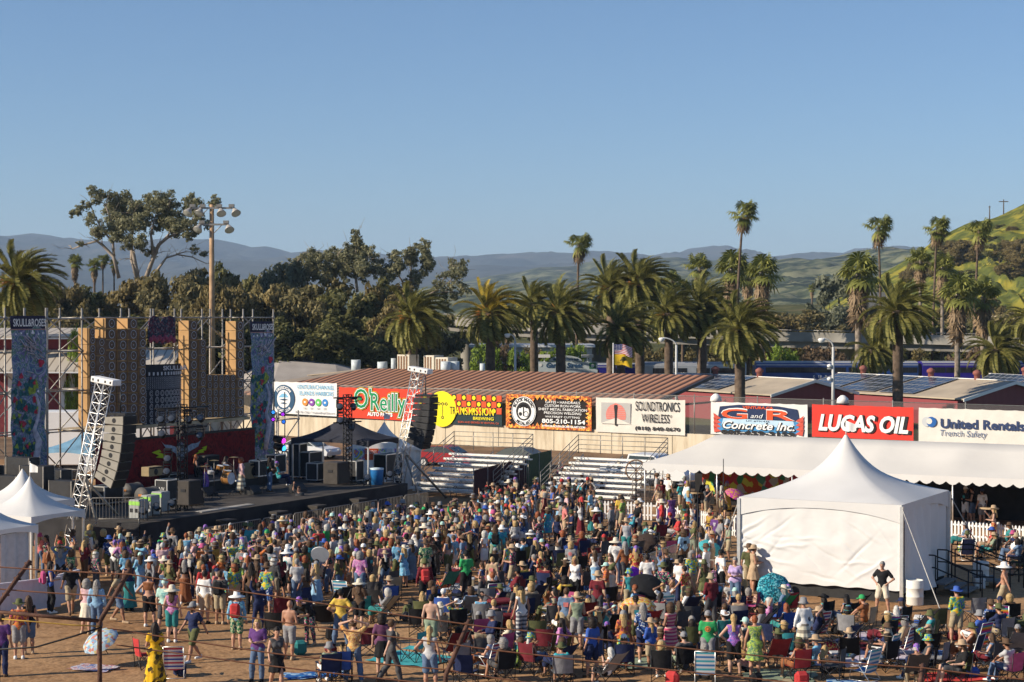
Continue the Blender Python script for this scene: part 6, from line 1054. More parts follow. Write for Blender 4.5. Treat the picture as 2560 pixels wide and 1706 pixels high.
for k,(x,y) in enumerate([(2.2,1.6),(4.6,2.0),(17.5,1.4),(20.2,2.0),(14.5,2.0)]):
    p=ML+e1*x+e2*y; q=thing('round_table',['round table under the left end of the marquee','round table under the marquee, second from its left end','round table under the marquee near the standing trio','round table at the right end of the marquee','round table under the marquee behind the big tent'][k],'table',p,RG,'tables under the marquee'); MB().mat(mat('tan table top',(.45,.33,.2))).lathe([(0,1.0),(.45,1.0),(.45,1.04),(0,1.04)],18).build('table_top',q); MB().mat(DKMET).lathe([(.3,0),(.3,.03),(.04,.05),(.04,1.0)],12).build('pedestal',q)
# ---- big peaked tent
Fc=at(2254,1510); t=thing('peak_tent','large white peaked tent with a smooth side wall','tent',Fc,RG); w=6.15; zb=.45; ze=3.45; zp=5.75; n_=14; mb=MB().mat(TENTW)
def HT_(u,v): k=max(abs(2*u-1),abs(2*v-1)); q=1-k; return ze+.05+(zp-ze)*(.42*q+.58*q**2.6)
sqroof(mb,-w/2,w/2,w/2,w/2,lambda q:ze+.05+(zp-ze)*(.5*q+.5*q**4),20,64); mb.build('roof',t)
mb=MB().mat(TENTW)
for a,c in(((-w,0),(0,0)),((0,0),(0,w)),((-w,w),(0,w)),((-w,0),(-w,w))): mb.grid([[(a[0]+(c[0]-a[0])*i/20,a[1]+(c[1]-a[1])*i/20-.03*(a[1]==c[1]==0),z) for z in(ze+.05,ze-.15,ze-.22-.40*(abs(2*i/20-1)**2.2))] for i in range(21)])
mb.build('valance',t)
rs=np.random.RandomState(9); mb=MB().mat(TENTS); nx,nz=110,64; g=np.zeros((nx+1,nz+1)); U,V=np.meshgrid(np.linspace(0,1,nx+1),np.linspace(0,1,nz+1),indexing='ij')
for k in range(7): u0=rs.rand(); wd=rs.uniform(.02,.06); g+=-.05*rs.rand()*np.exp(-((U-u0-.06*(1-V)*rs.normal())/wd)**2)*V
for k in range(26):
    u0,v0=rs.rand()*.9,rs.uniform(.05,.75); sl=rs.normal()*1.7; g+=rs.choice([-1,1])*.035*np.exp(-(((V-v0)-sl*(U-u0))/.018)**2)*np.exp(-((U-u0)/.10)**2)
g+=.07*(fbm(U*5,V*4,4)-.5)-.04*np.sin(PI*U)*(1-V)**1.5
mb.grid([[(-w+.06+(w-.12)*i/nx,float(g[i,j])*(1-.7*(j/nz)**3)+.02,zb+.02*math.sin(i*.4)+(ze-.1-zb)*j/nz) for j in range(nz+1)] for i in range(nx+1)]); mb.build('front_wall',t)
mb=MB().mat(TENTS)
mb.grid([[(-.02+.07*math.sin(i*.8)*(1-.5*j/8)+.55*max(0,(1-j/8))**1.6*math.sin(PI*i/28),.42+(3.0+.35*(1-j/8))*i/28,.32+(ze-.5)*j/8) for j in range(9)] for i in range(29)]); mb.grid([[(-.05+.05*math.sin(i*1.2),w-2.9+2.85*i/14,.3+(ze-.45)*j/4) for j in range(5)] for i in range(15)]); mb.grid([[(-w+.05,w*i/10,.3+(ze-.4)*j/2) for j in range(3)] for i in range(11)]); mb.grid([[(-w+w*i/10,w-.05,.3+(ze-.4)*j/2) for j in range(3)] for i in range(11)]); mb.build('side_wall',t)
for x,y in((0,0),(-w,0),(0,w),(-w,w)): MB().mat(ALU).box(x-.06,x+.06,y-.06,y+.06,0,ze).build('pole',t)
MB().mat(mat('black stage riser',(.03,.03,.03),.8)).box(-w+.15,-.15,.15,w-.1,0,.5).build('riser',t); flagpole(t,-w/2,w/2,zp)
for (px,py),cr in(((1780,1440),(-w,0)),((2375,1590),(0,0)),((2480,1430),(0,w))): q=at(px,py)-Fc; ql=Vector((q.x*.8757-q.y*.4829*-1*-1 if 0 else q.x*math.cos(RG)+q.y*math.sin(RG),-q.x*math.sin(RG)+q.y*math.cos(RG),0)); MB().mat(mat('guy strap',(.42,.40,.37))).tube((cr[0],cr[1],ze-.05),ql,.02,5).build('guy_strap',t)
# steps with black rails beside the tent, drums
t=thing('steps','black railed steps at the open side of the big tent','steps',Fc+e2*2.6+e1*.3,RG); mb=MB().mat(mat('step grey',(.16,.16,.16),.7))
for k in range(3): mb.box(.1+k*.4,.55+k*.4,0,1.6,.38-.13*k,.44-.13*k)
mb.build('tread',t); mb=MB().mat(BLACK)
for y in(-.05,1.65):
    for h in(.55,1.0): mb.path([(-.2,y,.45+h),(.15,y,.45+h),(1.4,y,h),(1.9,y,h)],.028,6)
    for x,z0,z1 in((-.2,.0,1.45),(.2,0,1.42),(1.4,0,1.0),(1.9,.05,1.0)): mb.tube((x,y,z0),(x,y,z1),.028,6)
mb.build('handrail',t)
t=thing('steps','second black railed steps further back at the tent side','steps',Fc+e2*4.9+e1*1.2,RG+R(20)); mb=MB().mat(MATS['step grey'])
for k in range(3): mb.box(.1+k*.4,.55+k*.4,0,1.4,.38-.13*k,.44-.13*k)
mb.build('tread',t); mb=MB().mat(BLACK)
for y in(-.05,1.45):
    for h in(.55,1.0): mb.path([(-.6,y,.45+h),(.15,y,.45+h),(1.4,y,h),(1.9,y,h)],.028,6)
    for x,z0,z1 in((-.6,.0,1.45),(.2,0,1.42),(1.4,0,1.0),(1.9,.05,1.0)): mb.tube((x,y,z0),(x,y,z1),.028,6)
mb.build('handrail',t)
for lb,px,py in(('white plastic drum at the corner of the big tent',2287,1512),('white drum behind the railed steps in shade',2452,1462)):
    t=thing('plastic_drum',lb,'drum',at(px,py),0,'white drums'); MB().mat(mat('white drum plastic',(.72,.70,.64),.5,.06)).lathe([(0,0),(.29,0),(.30,.02),(.30,.28),(.315,.3),(.30,.32),(.30,.58),(.315,.6),(.30,.62),(.30,.86),(.285,.88),(.285,.84),(0,.84)],24).build('drum_body',t)
# white panel barrier at left
p=at(-30,1545);q=at(152,1520); L_=(q-p).length; t=thing('panel_barrier','white panelled barrier at the left edge before the tents','barrier',p,math.atan2(q.y-p.y,q.x-p.x)); m_=mat('white lilac panel',(.66,.62,.66),.5,.05); MB().mat(m_).box(0,L_,0,.05,.05,1.05).build('panel',t); mb=MB().mat(m_)
for k in range(int(L_/.22)): mb.box(k*.22,k*.22+.012,-.012,0,.08,1.02)
mb.box(0,L_,-.03,.08,1.05,1.11); mb.build('rib',t)
p=at(118,1522); q=at(196,1500); t=thing('panel_barrier','second white barrier panel, angled behind the first','barrier',q,math.atan2(p.y-q.y,p.x-q.x)); MB().mat(m_).box(0,(p-q).length,0,.05,.05,1.05).build('panel',t); MB().mat(m_).box(0,(p-q).length,-.02,.07,1.05,1.1).build('cap',t)
# wheel decoration near the pickup
t=thing('wheel_ornament','decorated spoked wheel standing by the marquee corner','wheel',atY(1590,1176,97)); mb=MB().mat(mat('rust wood',(.22,.12,.06))); rr=.55; mb.path([(rr*math.cos(k*PI/9),0,rr*math.sin(k*PI/9)) for k in range(19)],.04,5)
for k in range(8): mb.tube((0,0,0),(rr*math.cos(k*PI/4),0,rr*math.sin(k*PI/4)),.025,4)
mb.build('wheel_rim',t); MB().mat(DKMET).tube((0,.05,-2.4),(0,.05,-.1),.04,6).build('post',t)
# ------------------------------------------------------------------ people: one continuous body per pose, grown from a smooth distance field
E12=[(0,1),(2,3),(4,5),(6,7),(0,2),(1,3),(4,6),(5,7),(0,4),(1,5),(2,6),(3,7)]
def surfnet(f,lo,hi,h):
    ax=[np.arange(lo[i],hi[i]+h,h) for i in range(3)]; G=np.meshgrid(*ax,indexing='ij'); g=f(*G); nx,ny,nz=g.shape
    c=[g[i:nx-1+i,j:ny-1+j,k:nz-1+k] for i in(0,1) for j in(0,1) for k in(0,1)]; ins=sum((q<0).astype(int) for q in c); act=(ins>0)&(ins<8)
    idx=-np.ones(act.shape,int); I=np.argwhere(act); idx[act]=np.arange(len(I)); cv=np.stack([q[act] for q in c],1); off=np.array([(i,j,k) for i in(0,1) for j in(0,1) for k in(0,1)],float)
    acc=np.zeros((len(I),3)); cnt=np.zeros(len(I))
    for a,b_ in E12:
        m=(cv[:,a]<0)!=(cv[:,b_]<0); t=cv[:,a]/(cv[:,a]-cv[:,b_]+1e-12); p=off[a]+(off[b_]-off[a])*t[:,None]; acc[m]+=p[m]; cnt[m]+=1
    V=(I+acc/cnt[:,None])*h+np.array([ax[i][0] for i in range(3)]); F=[]
    s=g<0
    for d in range(3):
        sl0=[slice(None)]*3; sl1=[slice(None)]*3; sl0[d]=slice(0,-1); sl1[d]=slice(1,None); a=s[tuple(sl0)]; b_=s[tuple(sl1)]; P=np.argwhere(a!=b_); u,v=(d+1)%3,(d+2)%3
        ok=(P[:,u]>0)&(P[:,v]>0)&(P[:,u]<g.shape[u]-1)&(P[:,v]<g.shape[v]-1); P=P[ok]
        q=[]
        for du,dv in((0,0),(-1,0),(-1,-1),(0,-1)): R_=P.copy(); R_[:,u]+=du; R_[:,v]+=dv; q.append(idx[R_[:,0],R_[:,1],R_[:,2]])
        q=np.stack(q,1); fl=a[P[:,0],P[:,1],P[:,2]]; q[~fl]=q[~fl][:,::-1]; F.append(q)
    return V,np.concatenate(F)
def cone(p,a,b_,ra,rb,sc=(1,1,1)):
    a=np.array(a,float);b_=np.array(b_,float); S=np.array(sc,float); ab=(b_-a)*S; L2=max(1e-9,(ab**2).sum())
    x=(p[0]-a[0])*S[0];y=(p[1]-a[1])*S[1];z=(p[2]-a[2])*S[2]; t=np.clip((x*ab[0]+y*ab[1]+z*ab[2])/L2,0,1)
    return np.sqrt((x-t*ab[0])**2+(y-t*ab[1])**2+(z-t*ab[2])**2)-(ra+(rb-ra)*t)
def smin(a,b_,k=.03): h=np.clip(.5+.5*(b_-a)/k,0,1); return b_*(1-h)+a*h-k*h*(1-h)
def U(L,k=.03):
    r=L[0]
    for q in L[1:]: r=smin(r,q,k)
    return r
def V3(*a): return np.array(a,float)
ARM={'down':((.25,-.03,1.13),(.27,.06,.89)),'hip':((.38,-.07,1.17),(.20,.05,1.02)),'hold':((.23,.02,1.13),(.10,.25,1.14)),'up':((.29,.07,1.60),(.24,.10,1.86)),'head':((.40,.06,1.62),(.13,-.06,1.72)),'phone':((.22,.17,1.20),(.08,.33,1.42)),'point':((.40,.18,1.44),(.55,.38,1.52)),'back':((.29,-.10,1.15),(.20,-.14,.95)),'swing':((.25,.10,1.15),(.26,.27,.96)),'swingb':((.26,-.14,1.16),(.28,-.24,.94)),'cross':((.24,.06,1.14),(-.04,.19,1.14))}
def pose(kind='stand',la='down',ra='down',sex='m',legs='straight',lean=0.,turn=0.,heavy=0.):
    J={}; sw=.185 if sex=='m' else .160; 
    if kind=='stand':
        J['pel']=V3(0,0,.96); J['chest']=V3(0,.01+lean*.36,1.30-lean*.05); J['neck']=V3(0,.0+lean*.55,1.47-lean*.12); J['head']=V3(turn*.01,.03+lean*.7,1.62-lean*.18)
        lg={'straight':((.1,.02,.50),(.11,-.02,.085),(.1,.02,.50),(.11,-.02,.085)),'contra':((.10,.0,.50),(.10,-.03,.085),(.14,.09,.51),(.18,.02,.085)),'walk':((.09,.16,.52),(.09,.25,.09),(.10,-.06,.50),(.11,-.34,.13)),'wide':((.17,.03,.50),(.22,-.01,.085),(.17,.03,.50),(.22,-.01,.085))}[legs]
        J['kL'],J['aL'],J['kR'],J['aR']=[V3(*q) for q in lg]; J['kL'][0]*=-1; J['aL'][0]*=-1; hz=.92
        sh=J['neck']+V3(0,-.01,-.065)
        for s,m,nm in((-1,la,'L'),(1,ra,'R')):
            e,w=ARM[m]; d=sh-V3(0,-.01,1.405); J['s'+nm]=sh+V3(s*sw,0,0); J['e'+nm]=V3(*e)*V3(s,1,1)+d; J['w'+nm]=V3(*w)*V3(s,1,1)+d
        J['hL']=V3(-.088,0,hz); J['hR']=V3(.088,0,hz)
    else:
        if kind=='chair': pz,ky,kz,ay,az,bl=.50,.46,.55,.52,.09,-.14
        else: pz,ky,kz,ay,az,bl=.13,.40,.42,.66,.09,-.12
        J['pel']=V3(0,0,pz); J['chest']=V3(0,bl+lean,pz+.34); J['neck']=V3(0,bl*1.3+lean*1.4,pz+.51); J['head']=V3(0,bl*1.2+.05+lean*1.7,pz+.66)
        J['hL']=V3(-.09,.02,pz-.02); J['hR']=V3(.09,.02,pz-.02); J['kL']=V3(-.13,ky,kz); J['kR']=V3(.15,ky-.03,kz); J['aL']=V3(-.13,ay,az); J['aR']=V3(.16,ay+.05,az); sh=J['neck']+V3(0,-.01,-.065)
        for s,m,nm in((-1,la,'L'),(1,ra,'R')):
            J['s'+nm]=sh+V3(s*sw,0,0)
            e,w={'rest':(V3(s*.27,sh[1]+.10,sh[2]-.26),V3(s*.22,sh[1]+.33,sh[2]-.28)),'lap':(V3(s*.24,sh[1]+.05,sh[2]-.27),V3(s*.06,sh[1]+.27,sh[2]-.30)),'head':(V3(s*.38,sh[1]+.03,sh[2]+.18),V3(s*.12,sh[1]-.04,sh[2]+.30)),'knee':(V3(s*.22,sh[1]+.22,sh[2]-.14),V3(s*.13,ky-.05,kz+.08)),'phone':(V3(s*.22,sh[1]+.16,sh[2]-.2),V3(s*.06,sh[1]+.33,sh[2]-.02))}[m]
            J['e'+nm]=e; J['w'+nm]=w
    J['kind']=kind; J['sex']=sex; J['heavy']=heavy; return J
def torso(p,J,inf=0,k=.05):
    f=J['sex']=='f'; hv=J['heavy']; S=(1,1.25,1); w=.09 if not f else .085; hip=.108+(.012 if f else 0)+inf; wa=.112-(.014 if f else 0)+inf+hv*.05; ch=.118-(.012 if f else 0)+inf+hv*.02; sw=abs(J['sR'][0])-.07
    mid=(J['pel']+J['chest'])/2+V3(0,.015+hv*.05,0)
    L=[cone(p,J['pel']-V3(w,0,0),J['pel']+V3(w,0,0),hip,hip,S),cone(p,J['pel'],mid,hip+.01,wa+.01,S),cone(p,mid,J['chest'],wa+.01,ch,S),cone(p,J['chest']-V3(.07,0,.0),J['chest']+V3(.07,0,0),ch,ch,S),cone(p,J['sL']*.8+J['neck']*.2,J['sR']*.8+J['neck']*.2,.066+inf,.066+inf),cone(p,J['chest'],J['neck']-V3(0,0,.07),ch,.09+inf,S)]
    if f: L+=[cone(p,J['chest']+V3(-.065,.085,-.03),J['chest']+V3(-.065,.09,-.03),.06+inf,.06+inf),cone(p,J['chest']+V3(.065,.085,-.03),J['chest']+V3(.065,.09,-.03),.06+inf,.06+inf)]
    return U(L,k)
def legs_(p,J,inf=0,t1=2.0,flare=0):
    L=[]
    for n in 'LR':
        th=.088 if J['sex']=='m' else .09
        if t1<1: e=J['h'+n]*(1-t1)+J['k'+n]*t1; L.append(cone(p,J['h'+n],e,th+inf,th-.028*t1+inf+flare)); continue
        L.append(cone(p,J['h'+n],J['k'+n],th+inf,.060+inf))
        if t1>=2: L+=[cone(p,J['k'+n],J['k'+n]*.62+J['a'+n]*.38+V3(0,-.012,0),.058+inf,.060+inf+flare*.5),cone(p,J['k'+n]*.62+J['a'+n]*.38+V3(0,-.012,0),J['a'+n],.060+inf+flare*.5,.038+inf+flare)]
        elif t1>1: e=J['k'+n]*(2-t1)+J['a'+n]*(t1-1); L.append(cone(p,J['k'+n],e,.058+inf,.055+inf+flare))
    return U(L,.03)
def arms_(p,J,inf=0,t1=2.0):
    L=[]
    for n in 'LR':
        if t1<1: e=J['s'+n]*(1-t1)+J['e'+n]*t1; L.append(cone(p,J['s'+n],e,.056+inf,.05+inf)); continue
        L+=[cone(p,J['s'+n],J['e'+n],.052+inf,.040+inf)]; 
        if t1>1: e=J['e'+n]*(2-t1)+J['w'+n]*(t1-1); L.append(cone(p,J['e'+n],e,.041+inf,.029+inf))
    return U(L,.02)
def headf(p,J,inf=0):
    h=J['head']; k=[cone(p,h+V3(0,-.012,.035),h+V3(0,-.01,.04),.096+inf,.096+inf,(1.18,.98,.93)),cone(p,h+V3(0,.02,-.02),h+V3(0,.035,-.075),.072+inf,.05+inf,(1.05,1,1))]
    return U(k,.03)
def body_f(J):
    def f(X,Y,Z):
        p=(X,Y,Z); h=J['head']; L=[torso(p,J),legs_(p,J),arms_(p,J),cone(p,J['neck']-V3(0,.0,.05),h-V3(0,.01,.04),.060,.052),headf(p,J),cone(p,h+V3(0,.085,.02),h+V3(0,.112,-.015),.012,.018),cone(p,h+V3(-.085,-.0,.02),h+V3(-.088,-.01,-.02),.016,.012),cone(p,h+V3(.085,-.0,.02),h+V3(.088,-.01,-.02),.016,.012)]
        for n in 'LR':
            a=J['a'+n]; L+=[cone(p,a+V3(0,-.03,-.045),a+V3(0,.15,-.055),.04,.03),cone(p,a,a+V3(0,.1,-.05),.038,.032)]
            w=J['w'+n]; d=(w-J['e'+n]); d/=np.linalg.norm(d); L.append(cone(p,w,w+d*.075,.027,.034))
        return U(L,.022)
    return f
def g_shirt(J,sl,inf=.02,hem=0.0):
    def f(X,Y,Z):
        p=(X,Y,Z); q=torso(p,J,inf); 
        if sl>0: q=smin(q,arms_(p,J,.016 if sl<1.3 else .012,sl),.025)
        n_=J['neck']; q=np.maximum(q,.085-np.sqrt((X-n_[0])**2+(Y-n_[1]-.02)**2+((Z-n_[2]-.03)*.8)**2)); q=np.maximum(q,(Z-n_[2]-.0)-10*np.maximum(0,np.sqrt((X-n_[0])**2+(Y-n_[1])**2)-.16))
        q=q+.0055*np.sin(X*31+Z*23)*np.sin(Z*37-Y*19+X*7)
        if J['kind']=='stand': q=np.maximum(q,(J['pel'][2]-.10-hem)-Z)
        else: q=np.maximum(q,(J['pel'][2]-.12)-Z)
        return q
    return f
def g_pants(J,t1,inf=.018,flare=0):
    def f(X,Y,Z):
        p=(X,Y,Z); w=.09; S=(1,1.25,1); q=U([legs_(p,J,inf,t1,flare),cone(p,J['pel']-V3(w,0,0),J['pel']+V3(w,0,0),.108+inf,.108+inf,S)],.04); ax=(J['chest']-J['pel']); ax/=np.linalg.norm(ax)
        q=np.maximum(q,(X-J['pel'][0])*ax[0]+(Y-J['pel'][1])*ax[1]+(Z-J['pel'][2])*ax[2]-.07)
        q=q+.005*np.sin(X*33+Z*27)*np.sin(Z*41-Y*17)
        if t1>=2: q=np.maximum(q,.06-Z)
        return q
    return f
def g_skirt(J,zb,rb,top=.03):
    def f(X,Y,Z):
        p=(X,Y,Z); a=J['pel']+V3(0,0,.02)
        if J['kind']=='stand':
            t=np.clip((a[2]-Z)/(a[2]-zb),0,1); an=np.arctan2(Y,X); r=np.sqrt(X**2+(Y*1.12)**2); rr=.155+(rb-.155)*t+.012*t*np.sin(an*9); q=(r-rr)*.9; q=np.maximum(q,np.maximum(zb-Z,Z-a[2]-.03)); q=smin(q,torso(p,J,.015)+np.maximum(0,Z-a[2]-.05)*4+np.maximum(0,.1-Z+.75)*0+np.maximum(0,a[2]-.12-Z)*4,.03)
            return q
        return g_pants(J,1.35,.035,.02)(X,Y,Z)
    return f
def g_dress(J,zb,rb,sl):
    a=g_shirt(J,sl,.018); b_=g_skirt(J,zb,rb)
    return lambda X,Y,Z: smin(a(X,Y,Z),b_(X,Y,Z),.03)
def g_hair(J,st):
    h=J['head']
    def f(X,Y,Z):
        p=(X,Y,Z); q=cone(p,h+V3(0,-.018,.04),h+V3(0,-.015,.045),.108,.108,(1.15,.96,.93)); front=np.minimum((Y-h[1]-.045),(.055-(Z-h[2]))+0*Y); q=np.maximum(q,front+.0); q=np.maximum(q,-.085-(Z-h[2]))
        q=q+.006*np.sin(X*60+Y*25)*np.sin(Z*48+X*30)
        if st=='curly': q=smin(q,np.maximum(cone(p,h+V3(0,-.04,.03),h+V3(0,-.05,-.06),.14,.13)+.014*np.sin(X*70)*np.sin(Y*70)*np.sin(Z*60),Y-h[1]-.05),.03)
        if st in('long','pony'):
            n=J['neck']; w=.085 if st=='long' else .03
            L=[cone(p,h+V3(-w*.6,-.07,.0),n+V3(-w*.7,-.115,-.16),.05,.03),cone(p,h+V3(w*.6,-.07,.0),n+V3(w*.7,-.115,-.16),.05,.03)]
            if st=='long': L+=[cone(p,h+V3(-.085,.0,-.0),n+V3(-.11,.0,-.04),.035,.03),cone(p,h+V3(.085,.0,0),n+V3(.11,.0,-.04),.035,.03),cone(p,h+V3(0,-.07,0),n+V3(0,-.115,-.2),.058,.04)]
            q=smin(q,U(L,.03),.03)+.006*np.sin(X*95+Z*20)
        return q
    return f
def g_beard(J):
    h=J['head']
    def f(X,Y,Z): p=(X,Y,Z); q=U([cone(p,h+V3(0,.03,-.07),h+V3(0,.055,-.13),.062,.035)],.02); return np.maximum(q,-(Y-h[1]-.0))
    return f
def g_band(J):
    h=J['head']
    def f(X,Y,Z): p=(X,Y,Z); q=cone(p,h+V3(0,-.016,.042),h+V3(0,-.014,.046),.115,.115,(1.15,.96,.93)); q=np.maximum(q,-(Z-h[2]-.035)-.18*(Y-h[1])); return smin(q,cone(p,h+V3(0,-.13,.03),h+V3(.03,-.16,-.06),.03,.018),.02)
    return f
def g_shoe(J):
    def f(X,Y,Z):
        p=(X,Y,Z); L=[]
        for n in 'LR': a=J['a'+n]; L+=[cone(p,a+V3(0,-.035,-.048),a+V3(0,.165,-.056),.048,.04),cone(p,a+V3(0,-.02,-.01),a+V3(0,.06,-.04),.047,.044)]
        return U(L,.02)
    return f
PM={}
def bounds(J,pad=.2):
    P=np.array([v for v in J.values() if isinstance(v,np.ndarray)]); lo=P.min(0)-pad; hi=P.max(0)+pad; lo[2]=max(lo[2],-.04); return lo,hi
def mk(name,V,F,slot=1):
    me=bpy.data.meshes.new(name); me.vertices.add(len(V)); me.vertices.foreach_set('co',V.astype(np.float32).ravel()); n_=len(F); me.loops.add(n_*4); me.loops.foreach_set('vertex_index',F.astype(np.int32).ravel()); me.polygons.add(n_); me.polygons.foreach_set('loop_start',np.arange(0,n_*4,4,dtype=np.int32)); me.polygons.foreach_set('use_smooth',np.ones(n_,bool)); me.update(calc_edges=True); me.materials.append(None); return me
SKIN=[mat('skin '+str(i),c,.55,.10,10,spec=.35) for i,c in enumerate([(.46,.25,.165),(.40,.205,.13),(.30,.15,.09),(.52,.31,.22),(.15,.075,.045)])]
EYE=mat('dark eye',(.02,.015,.012),.3,.1); LIP=mat('lip',(.28,.09,.075),.5,.1)
def body_mesh(J):
    lo,hi=bounds(J); V,F=surfnet(body_f(J),lo,hi,.025); mb=MB().mat(SKIN[0]); h=Vector(J['head'])
    for n in 'LR':       # five unequal, bent fingers per hand
        w=Vector(J['w'+n]);e=Vector(J['e'+n]); d=(w-e).normalized(); s=d.cross(Vector((0,1,0)) if abs(d.y)<.8 else Vector((0,0,1))).normalized(); u=s.cross(d); sg=1 if n=='R' else -1; c=w+d*.075
        for k,l in enumerate((.062,.072,.066,.052)): b_=c+s*((k-1.5)*.018); m_=b_+d*l*.55+u*.004*sg; mb.path([b_,m_,m_+(d*.75-u*.55*sg).normalized()*l*.5],[.0095,.009,.007],5)
        b_=w+d*.03+s*.024*sg; mb.path([b_,b_+(s*sg*.7+d*.7).normalized()*.035,b_+(s*sg*.4+d*.9).normalized()*.065],[.011,.010,.008],5)
    mb.mat(EYE)
    for x in(-.034,.034): mb.lathe([(0,-.011),(.011,0),(0,.011)],8,(h.x+x,h.y+.093,h.z+.018))
    mb.mat(LIP); mb.box(h.x-.024,h.x+.024,h.y+.082,h.y+.094,h.z-.062,h.z-.052)
    me=mk('person_body',V,F); b_=mb.mesh(); nv=len(V); 
    # join fingers and face marks into the one body mesh
    v2=np.zeros(len(b_.vertices)*3,np.float32); b_.vertices.foreach_get('co',v2); lv=np.zeros(len(b_.loops),np.int32); b_.loops.foreach_get('vertex_index',lv); lt=np.zeros(len(b_.polygons),np.int32); b_.polygons.foreach_get('loop_total',lt); mi=np.zeros(len(b_.polygons),np.int32); b_.polygons.foreach_get('material_index',mi)
    m2=bpy.data.meshes.new('person_body'); m2.vertices.add(nv+len(v2)//3); m2.vertices.foreach_set('co',np.concatenate([V.astype(np.float32).ravel(),v2])); al=np.concatenate([F.ravel().astype(np.int32),lv+nv]); m2.loops.add(len(al)); m2.loops.foreach_set('vertex_index',al); tot=np.concatenate([np.full(len(F),4,np.int32),lt]); m2.polygons.add(len(tot)); m2.polygons.foreach_set('loop_start',np.concatenate([[0],np.cumsum(tot)[:-1]]).astype(np.int32)); m2.polygons.foreach_set('material_index',np.concatenate([np.zeros(len(F),np.int32),mi])); m2.polygons.foreach_set('use_smooth',np.ones(len(tot),bool)); m2.update(calc_edges=True)
    for q in(None,EYE,LIP): m2.materials.append(q)
    bpy.data.meshes.remove(me); bpy.data.meshes.remove(b_); return m2
POSES={'stand':pose(),'standf':pose(sex='f'),'hands':pose(la='hold',ra='hold',legs='contra'),'handsf':pose(la='hold',ra='hold',sex='f',legs='contra'),'hip':pose(la='hip',ra='hip',legs='wide'),'hipf':pose(la='hip',ra='down',sex='f',legs='contra'),'upone':pose(ra='up',legs='contra'),'uponef':pose(la='up',sex='f'),'upboth':pose(la='up',ra='up',sex='f'),'head':pose(la='head',ra='head',legs='wide'),'headf':pose(la='head',ra='down',sex='f',legs='contra'),'phone':pose(la='phone',ra='phone'),'phonef':pose(la='phone',ra='hold',sex='f',legs='contra'),'walk':pose(la='swingb',ra='swing',legs='walk'),'walkf':pose(la='swingb',ra='swing',sex='f',legs='walk'),'heavy':pose(heavy=1,legs='wide'),'heavyh':pose(heavy=1,la='hold',ra='down',legs='contra'),'point':pose(ra='point',la='hip',sex='f'),'bend':pose(lean=1.0,la='swing',ra='hold',legs='contra'),'cross':pose(la='cross',ra='cross',legs='contra',heavy=.4),'dancef':pose(la='up',ra='hip',sex='f',legs='wide'),
 'sit':pose('chair','rest','rest'),'sitf':pose('chair','lap','rest','f'),'sith':pose('chair','lap','lap',heavy=.8),'sithead':pose('chair','head','rest'),'sitlean':pose('chair','knee','knee',lean=.12),'sitphone':pose('chair','phone','lap','f'),'floor':pose('floor','knee','knee'),'floorf':pose('floor','knee','rest','f',lean=.05)}
GAR={'tee':lambda J:g_shirt(J,.62),'long':lambda J:g_shirt(J,1.85,.022),'tank':lambda J:g_shirt(J,0,.012),'crop':lambda J:(lambda f:(lambda X,Y,Z:np.maximum(f(X,Y,Z),J['chest'][2]-.11-Z)))(g_shirt(J,0,.012)),'shorts':lambda J:g_pants(J,.86,.024,.012),'pants':lambda J:g_pants(J,2,.018,.01),'leggings':lambda J:g_pants(J,2,.008,0),'skirt':lambda J:g_skirt(J,.55,.24),'maxi':lambda J:g_skirt(J,.12,.30),'dress':lambda J:g_dress(J,.52,.27,0),'maxidress':lambda J:g_dress(J,.12,.32,.45),'short':lambda J:g_hair(J,'short'),'longhair':lambda J:g_hair(J,'long'),'curly':lambda J:g_hair(J,'curly'),'pony':lambda J:g_hair(J,'pony'),'beard':g_beard,'bandana':g_band,'shoe':g_shoe}
def part_mesh(pn,kind):
    k=(pn,kind)
    if k not in PM:
        J=POSES[pn]
        if kind=='body': PM[k]=body_mesh(J)
        else:
            lo,hi=bounds(J,.24); 
            if kind in('short','longhair','curly','pony','beard','bandana'): lo=J['head']-V3(.24,.30,.42); hi=J['head']+V3(.24,.22,.24)
            if kind=='shoe': lo=np.minimum(J['aL'],J['aR'])-V3(.12,.15,.12); hi=np.maximum(J['aL'],J['aR'])+V3(.12,.28,.12)
            V,F=surfnet(GAR[kind](J),lo,hi,.025 if kind not in('short','beard','bandana','shoe') else .02); PM[k]=mk(kind,V,F)
    return PM[k]
